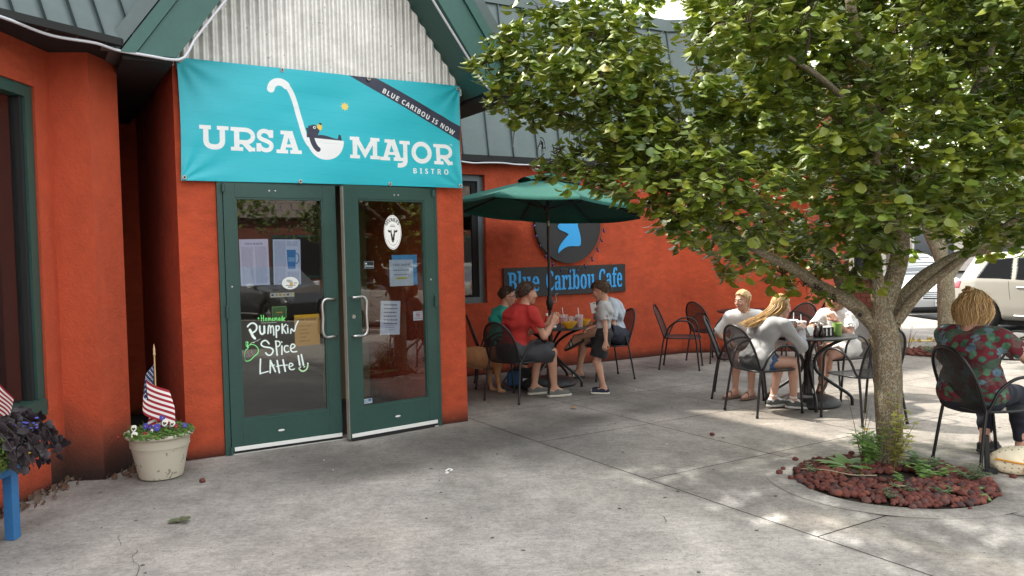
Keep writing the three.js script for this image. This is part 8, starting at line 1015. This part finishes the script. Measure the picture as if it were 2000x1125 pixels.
// ---------------------------------------------------------------- bags
{
  const b = thing('backpack', 'black and blue backpack with white letters lying under the family table', 'bag', [0.12, 0, -9.36], -0.3); mesh('sack', jitter(new RoundedBoxGeometry(0.36, 0.24, 0.22, 5, 0.08), 0.05, 9).translate(0, 0.12, 0), std({ color: lin(0.012, 0.012, 0.014), roughness: 0.85 }), b); mesh('pocket', jitter(new RoundedBoxGeometry(0.16, 0.17, 0.08, 4, 0.03), 0.02, 12).translate(-0.09, 0.13, 0.11), std({ color: lin(0.02, 0.07, 0.17), roughness: 0.85 }), b); mesh('patch', box(0.10, 0.075, 0.004, 0.07, 0.10, 0.122), std({ map: canvasTex(160, 120, (x) => { x.fillStyle = '#c9cbd2'; x.fillRect(0, 0, 160, 120); x.fillStyle = '#20283e'; x.font = 'bold 84px serif'; x.fillText('NY', 22, 90); }), roughness: 0.8 }), b); mesh('strap', tube([[-0.15, 0.18, 0.1], [-0.2, 0.1, 0.16], [-0.16, 0.03, 0.2], [-0.1, 0.02, 0.19]], 0.011, 20, 6), std({ color: lin(0.03, 0.04, 0.06), roughness: 0.8 }), b);
  const sack2 = thing('black_bag', 'soft black bag slumped beside the umbrella base', 'bag', [0.24, 0, -9.18]); mesh('sack', jitter(new THREE.SphereGeometry(0.14, 28, 18), 0.05, 12).applyMatrix4(new THREE.Matrix4().makeScale(1.1, 0.55, 0.8).setPosition(0, 0.07, 0)), std({ color: lin(0.012, 0.012, 0.013), roughness: 0.8 }), sack2);
  const R = rng(71); const h = thing('handbag', 'cream dotted cloth bag with orange piping on the ground by the floral top', 'bag', [3.47, 0, -5.42], -0.05);
  const hp = noiseMap(256, (u, v) => { const a = u * 9, b2 = v * 9 + (Math.floor(a) % 2) * 0.5, d = Math.hypot((a % 1) - 0.5, ((b2 % 1) - 0.5) * 1.5); return d < 0.14 ? [0.25, 0.22, 0.18] : [0.90, 0.85, 0.74]; });
  const hg = nets((x, y, z) => { let d = ell(x, y, z, 0, 0.075, 0, 0.215, 0.105, 0.13); d = smax(d, -y + 0.002, 0.02); return d + 0.025 * (fbm(x * 9, y * 9, z * 9, 3) - 0.5); }, [-0.26, -0.01, -0.17], [0.26, 0.21, 0.17], 0.01); { const p = hg.attributes.position, uv = new Float32Array(p.count * 2); for (let i = 0; i < p.count; i++) { uv[2 * i] = p.getX(i) * 3.1; uv[2 * i + 1] = (p.getY(i) + p.getZ(i) * 0.9) * 3.1; } hg.setAttribute('uv', new THREE.BufferAttribute(uv, 2)); } mesh('cloth', hg, std({ map: hp, roughness: 0.9 }), h);
  mesh('piping', tube([[-0.215, 0.11, 0.055], [-0.1, 0.095, 0.125], [0.03, 0.075, 0.142], [0.12, 0.05, 0.135], [0.2, 0.05, 0.09]], 0.0065, 30, 8), std({ color: lin(0.62, 0.28, 0.02), roughness: 0.7 }), h); mesh('tag', box(0.02, 0.05, 0.004, -0.06, 0.045, 0.143), std({ color: lin(0.62, 0.28, 0.02), roughness: 0.7 }), h);
  const s = thing('bag_strap', 'black bag strap hooked over the chair leg beside the cream bag', 'strap', [3.215, 0, -5.40]); mesh('webbing', merge([T(box(0.05, 0.24, 0.012, 0, 0, 0, 0.004), 0.0, 0.14, 0.0, 0, 0.5, 0.05), T(box(0.09, 0.04, 0.06, 0, 0, 0, 0.012), 0.01, 0.02, 0.02, 0, 0.3, 0)]), M.rubber, s);
}
// ---------------------------------------------------------------- cars
function polyDist(pts) { return (x, y) => { let d = 1e9, s = 1; for (let i = 0, j = pts.length - 1; i < pts.length; j = i++) { const ex = pts[j][0] - pts[i][0], ey = pts[j][1] - pts[i][1], wx = x - pts[i][0], wy = y - pts[i][1], t = Math.max(0, Math.min(1, (wx * ex + wy * ey) / (ex * ex + ey * ey))); d = Math.min(d, (wx - ex * t) ** 2 + (wy - ey * t) ** 2); const a = y >= pts[i][1], b = y < pts[j][1], c = ex * wy > ey * wx; if ((a && b && c) || (!a && !b && !c)) s = -s; } return s * Math.sqrt(d); }; }
function makeCar(name, label, pos, turn, o) { // x forward, y up
  const t = thing(name, label, 'car', pos, turn);
  const prof = polyDist(o.profile), hw = o.halfWidth, wells = o.wheels; const L = o.profile.map((p) => p[0]), x0 = Math.min(...L), x1 = Math.max(...L), yT = Math.max(...o.profile.map((p) => p[1]));
  const width = (x, y) => hw - 0.30 * Math.max(0, y - o.belt) ** 1.15 - 0.05 * Math.max(0, 0.55 - y) - 0.30 * Math.max(0, Math.abs(x - (x0 + x1) / 2) - (x1 - x0) * 0.36) ** 1.6 + 0.012 * Math.sin((y - 0.5) * 5);
  const solid = (x, y, z) => { let d = smax(prof(x, y), Math.abs(z) - width(x, y), 0.14); return d; };
  const paint = (x, y, z) => { let d = solid(x, y, z); for (const w of wells) d = smax(d, -Math.max(Math.hypot(x - w, y - 0.36) - 0.40, 0.55 - Math.abs(z)), 0.02); return d; };
  mesh('body', nets(paint, [x0 - 0.1, 0.1, -hw - 0.1], [x1 + 0.1, yT + 0.1, hw + 0.1], o.cell || 0.03), phys({ color: lin(...o.col), roughness: 0.38, metalness: o.metal ?? 0.1, clearcoat: 0.9, clearcoatRoughness: 0.08 }), t);
  const glassM = phys({ color: lin(0.012, 0.013, 0.014), roughness: 0.04, clearcoat: 1 });
  for (const w of o.windows) { const q = polyDist(w.pts); const bx = w.pts.map((p) => p[0]), by = w.pts.map((p) => p[1]); if (w.side) for (const s of [1, -1]) mesh('window', nets((x, y, z) => Math.max(solid(x, y, z) - 0.006, q(x, y), hw * 0.55 - s * z), [Math.min(...bx) - 0.05, Math.min(...by) - 0.05, s > 0 ? hw * 0.5 : -hw - 0.05], [Math.max(...bx) + 0.05, Math.max(...by) + 0.05, s > 0 ? hw + 0.05 : -hw * 0.5], 0.02), glassM, t); else mesh('windshield', nets((x, y, z) => Math.max(solid(x, y, z) - 0.006, q(x, y), Math.abs(z) - (w.half - 0.18 * (y - o.belt))), [Math.min(...bx) - 0.05, Math.min(...by) - 0.05, -hw], [Math.max(...bx) + 0.05, Math.max(...by) + 0.05, hw], 0.025), glassM, t); }
  for (const w of wells) for (const s of [1, -1]) { const wh = mesh('wheel', (() => { const g = new THREE.TorusGeometry(0.255, 0.10, 14, 36); g.scale(1, 1, 1.05); return g; })(), M.rubber, t); wh.position.set(w, 0.355, s * (hw - 0.13)); const rim = lathe([[0, 0.04], [0.06, 0.05], [0.075, 0.03], [0.18, 0.02], [0.2, 0.05], [0.215, 0.05]], 32); rim.rotateX(s * Math.PI / 2); mesh('rim', rim, M.steel, wh); const sp = []; for (let k = 0; k < 5; k++) sp.push(T(box(0.045, 0.16, 0.02, 0, 0.125, s * 0.035), 0, 0, 0, 0, 0, k * 1.2566)); mesh('spokes', merge(sp), M.alu, wh); }
  for (const g of o.gaps || []) for (const s of [1, -1]) { const pts = []; for (let i = 0; i <= 12; i++) { const y = g.y0 + (g.y1 - g.y0) * i / 12, x = g.x + (g.bend || 0) * Math.sin((y - g.y0) * 3); pts.push([x, y, s * (width(x, y) - 0.004)]); } mesh('panel_gap', tube(pts, 0.007, 14, 5), M.rubber, t); }
  for (const h of o.handles || []) for (const s of [1, -1]) { const c = new THREE.CapsuleGeometry(0.018, 0.13, 4, 10); c.rotateZ(Math.PI / 2); const m = mesh('handle', c, M.alu, t); m.position.set(h[0], h[1], s * (width(h[0], h[1]) + 0.008)); }
  return { t, width, solid };
}
{
  const suv = makeCar('parked_car', 'pale champagne suv parked at the right edge beyond the tree, seen from its rear side', [0, -0.12, 0], 0, { profile: [[-2.3, 0.38], [-2.36, 0.62], [-2.32, 0.98], [-2.12, 1.12], [-1.86, 1.58], [-1.6, 1.66], [-0.5, 1.70], [0.2, 1.64], [0.95, 1.14], [1.3, 1.08], [2.1, 0.94], [2.32, 0.72], [2.34, 0.4], [2.2, 0.26], [-2.15, 0.26]], halfWidth: 0.95, belt: 1.06, wheels: [-1.62, 1.42], col: [0.30, 0.285, 0.25], metal: 0.25, windows: [{ side: true, pts: [[-1.72, 1.13], [-1.5, 1.52], [-1.02, 1.57], [-1.0, 1.10]] }, { side: true, pts: [[-0.94, 1.09], [-0.96, 1.57], [-0.08, 1.58], [-0.08, 1.08]] }, { side: true, pts: [[-0.01, 1.08], [-0.01, 1.575], [0.28, 1.53], [0.86, 1.12], [0.86, 1.08]] }, { pts: [[0.3, 1.55], [0.95, 1.1], [1.2, 1.1], [0.6, 1.7]], half: 0.72 }, { pts: [[-1.95, 1.55], [-2.2, 1.14], [-2.4, 1.14], [-2.2, 1.6]], half: 0.66 }], gaps: [{ x: -1.02, y0: 0.7, y1: 1.08, bend: -0.04 }, { x: -0.05, y0: 0.36, y1: 1.07 }, { x: 0.98, y0: 0.4, y1: 1.05 }], handles: [[-0.82, 0.95], [0.14, 0.93]] });
  const t = suv.t; for (const s of [1, -1]) { mesh('tail_light', nets((x, y, z) => Math.max(suv.solid(x, y, z) - 0.008, Math.abs(y - 0.99) - 0.085, x + 2.08 - 0.3 * (y - 0.9), 0.55 - s * z), [-2.45, 0.85, s > 0 ? 0.5 : -1.02], [-2.0, 1.13, s > 0 ? 1.02 : -0.5], 0.018), phys({ color: lin(0.32, 0.03, 0.05), roughness: 0.15, clearcoat: 1 }), t); mesh('sill_trim', tube([[-0.95, 0.37, s * 0.945], [0, 0.365, s * 0.95], [0.95, 0.37, s * 0.945]], 0.02, 16, 8), M.alu, t); mesh('mirror', T(new RoundedBoxGeometry(0.1, 0.15, 0.2, 3, 0.04), 0.72, 1.14, s * 1.03), M.whitePlastic, t); mesh('headlight', nets((x, y, z) => Math.max(suv.solid(x, y, z) - 0.008, Math.abs(y - 0.78) - 0.1, 1.95 - x, 0.5 - s * z), [1.9, 0.62, s > 0 ? 0.45 : -1.02], [2.42, 0.95, s > 0 ? 1.02 : -0.45], 0.02), M.glass.clone(), t); }
  mesh('underbody', box(4.1, 0.22, 1.6, 0, 0.27, 0), M.rubber, t);
  // rear left corner near (9.7, -17.3), nose toward the camera and right
  const d = [0.53, 0.848]; t.position.set(9.45 + d[0] * 2.3 + 0.848 * 0.95, -0.24, -17.3 + d[1] * 2.3 - 0.53 * 0.95); t.rotation.y = Math.atan2(-d[1], d[0]);
  const van = makeCar('parked_car', 'white minivan facing the camera behind the second tree, showing grille and plate', [10.05, -0.24, -21.2], -Math.PI / 2, { profile: [[-2.5, 0.4], [-2.52, 1.0], [-2.4, 1.65], [-2.0, 1.76], [-0.2, 1.76], [0.5, 1.62], [1.35, 1.10], [2.05, 0.92], [2.38, 0.80], [2.52, 0.60], [2.5, 0.28], [2.3, 0.2], [-2.4, 0.24]], halfWidth: 0.98, belt: 1.05, wheels: [-1.5, 1.5], col: [0.58, 0.59, 0.60], cell: 0.032, windows: [{ pts: [[0.5, 1.60], [1.3, 1.10], [1.55, 1.10], [0.8, 1.75]], half: 0.82 }, { side: true, pts: [[-0.3, 1.08], [-0.3, 1.62], [0.45, 1.52], [1.1, 1.10]] }, { side: true, pts: [[-2.2, 1.08], [-2.1, 1.6], [-0.4, 1.64], [-0.4, 1.08]] }] });
  const v = van.t, skinAt = (y, z) => { let x = 2.7; for (let i = 0; i < 80; i++) { const q = van.solid(x, y, z); if (q < 0.002) break; x -= Math.max(0.002, q * 0.8); } return x; };
  for (let k = 0; k < 4; k++) { const y = 0.62 + k * 0.045, pts = []; for (let i = 0; i <= 16; i++) { const z = -0.42 + 0.84 * i / 16; pts.push([skinAt(y, z) + 0.004, y - 0.02 * Math.cos(z * 2.5) + 0.02, z]); } mesh('grille_bar', tube(pts, 0.011, 24, 6), M.steel, v); const p2 = pts.map((p) => [p[0] - 0.002, p[1] - 0.02, p[2]]); mesh('grille_slot', tube(p2, 0.014, 24, 6), M.rubber, v); }
  { const pts = []; for (let i = 0; i <= 20; i++) { const z = -0.8 + 1.6 * i / 20; pts.push([skinAt(0.34, z) - 0.02, 0.345, z]); } mesh('air_intake', tube(pts, 0.07, 30, 8), M.rubber, v); const p3 = pts.map((p) => [p[0] + 0.02, 0.235, p[2]]); mesh('bumper_lip', tube(p3, 0.02, 30, 8), M.alu, v); }
  for (const s of [1, -1]) mesh('headlight', nets((x, y, z) => Math.max(van.solid(x, y, z) - 0.01, Math.abs(y - 0.76 - 0.1 * (s * z - 0.7)) - 0.075, 1.9 - x, 0.5 - s * z), [1.85, 0.55, s > 0 ? 0.45 : -1.05], [2.6, 0.98, s > 0 ? 1.05 : -0.45], 0.02), phys({ color: lin(0.55, 0.57, 0.6), roughness: 0.08, clearcoat: 1, metalness: 0.3 }), v);
  const pl = box(0.012, 0.155, 0.305, 0, 0, 0); const pt = canvasTex(305, 155, (x) => { x.fillStyle = '#e9ebef'; x.fillRect(0, 0, 305, 155); x.fillStyle = '#3a4460'; x.font = 'bold 78px sans-serif'; x.fillText('7LZ 3562', 10, 118, 285); x.fillStyle = '#8791a8'; x.fillRect(90, 16, 120, 16); });
  mesh('number_plate', pl, M.whitePlastic, v).position.set(skinAt(0.50, 0) + 0.012, 0.50, 0); const face = new THREE.PlaneGeometry(0.295, 0.145); face.rotateY(Math.PI / 2); face.translate(0.0075, 0, 0); mesh('lettering', face, std({ map: pt, roughness: 0.5 }), v.children[v.children.length - 1]);
  mesh('emblem', new THREE.TorusGeometry(0.05, 0.012, 8, 20).rotateY(Math.PI / 2), M.steel, v).position.set(skinAt(0.86, 0) + 0.02, 0.84, 0);
  const c2 = copyOf(v, 'white minivan parked beyond the brick corner, a bright sliver between the branches', [9.6, -0.24, -31], -Math.PI / 2 + 0.05);
  // what the door glass mirrors, standing across the street behind the camera
  const s2 = copyOf(t, 'silver suv parked across the street behind the camera, mirrored in the right door', [10.4, -0.24, -3.6], 1.75);
  const bk = copyOf(t, 'black suv parked across the street behind the camera, mirrored in the left door', [10.6, -0.24, 5.6], 1.9); bk.children.filter((m) => m.name === 'body').forEach((m) => { m.material = phys({ color: lin(0.01, 0.01, 0.012), roughness: 0.25, clearcoat: 1 }); });
  const hse = thing('brick_shop', 'brick shop with a shingled upper storey across the street behind the camera', 'building', [19, 0, 9], -2.35);
  mesh('wall', box(26, 3.4, 6, 0, 1.6, -3), std({ color: lin(0.20, 0.07, 0.045), map: rep(TX.stucco, 1), roughness: 0.9 }), hse);
  const sh = []; const R = rng(91); for (let r = 0; r < 10; r++) for (let i = 0; i < 66; i++) sh.push(T(box(0.38, 0.34, 0.03), -13 + i * 0.4 + (r % 2) * 0.2, 3.45 + r * 0.29, 0.25 - r * 0.05 + R() * 0.012, -0.22, 0, (R() - 0.5) * 0.02)); const sm = mesh('shingle', merge(sh), std({ color: lin(0.30, 0.27, 0.24), map: rep(TX.stucco, 2), roughness: 0.95 }), hse); sm.userData.kind = 'stuff';
  mesh('roof', box(26.6, 3.2, 5.6, 0, 4.7, -3.3), M.seamDark, hse);
  for (let i = 0; i < 6; i++) { const w = mesh('window', box(2.6, 1.7, 0.08, -10.5 + i * 4.2, 1.75, 0.02), M.green, hse); mesh('pane', box(2.4, 1.5, 0.02, -10.5 + i * 4.2, 1.75, 0.065), std({ color: lin(0.02, 0.02, 0.022), roughness: 0.1 }), w); }
}
{
  const R = rng(303), cl = []; for (let i = 0; i < 60; i++) { const a = R() * 6.28, r = 2.4 * Math.sqrt(R()); cl.push([9 + r * Math.cos(a), 2.6 + R() * 3.2, 5.5 + r * Math.sin(a), 0.35 + R() * 0.25]); }
  const t = thing('shade_tree', 'street tree behind the camera, mirrored in the door glass', 'tree'); growTree(t, [[[[9, 0, 5.5], [9.02, 1.2, 5.5], [8.95, 2.4, 5.5], [9, 4.5, 5.6]], 0.14, 0.04]], cl, 303, 4500, 0, [0, 1.55, 0], LC, 1.5);
}
// trees and a pale building closing the far end of the street
{
  const R = rng(404), cl = []; for (let i = 0; i < 70; i++) { const a = R() * 6.28, r = 3.2 * Math.sqrt(R()); cl.push([14 + r * Math.cos(a), 3 + R() * 4.5, -40 + r * Math.sin(a), 0.6 + R() * 0.4]); }
  const t = thing('street_tree', 'distant street tree beyond the parked cars', 'tree'); growTree(t, [[[[14, -0.1, -40], [14, 2, -40], [14.1, 4, -40], [14, 6.5, -40]], 0.2, 0.05]], cl, 404, 2500, 0, [0, 1.55, 0], LC, 2.6);
  const b = thing('pale_building', 'pale low commercial building far down the street', 'building', [14, 0, -58], 0.1); mesh('wall', box(46, 7, 8, 0, 3.4, 0), std({ color: lin(0.60, 0.57, 0.52), map: rep(TX.stucco, 0.6), roughness: 0.9 }), b); mesh('coping', box(46.4, 0.35, 8.4, 0, 7.05, 0), M.whiteP, b); for (let i = 0; i < 9; i++) { const w = mesh('window', box(3.2, 2.2, 0.12, -20 + i * 5, 1.9, 4.02), M.alu, b); mesh('pane', box(2.9, 1.9, 0.03, -20 + i * 5, 1.9, 4.09), std({ color: lin(0.03, 0.035, 0.04), roughness: 0.08 }), w); }
}
renderer.render(scene, camera);
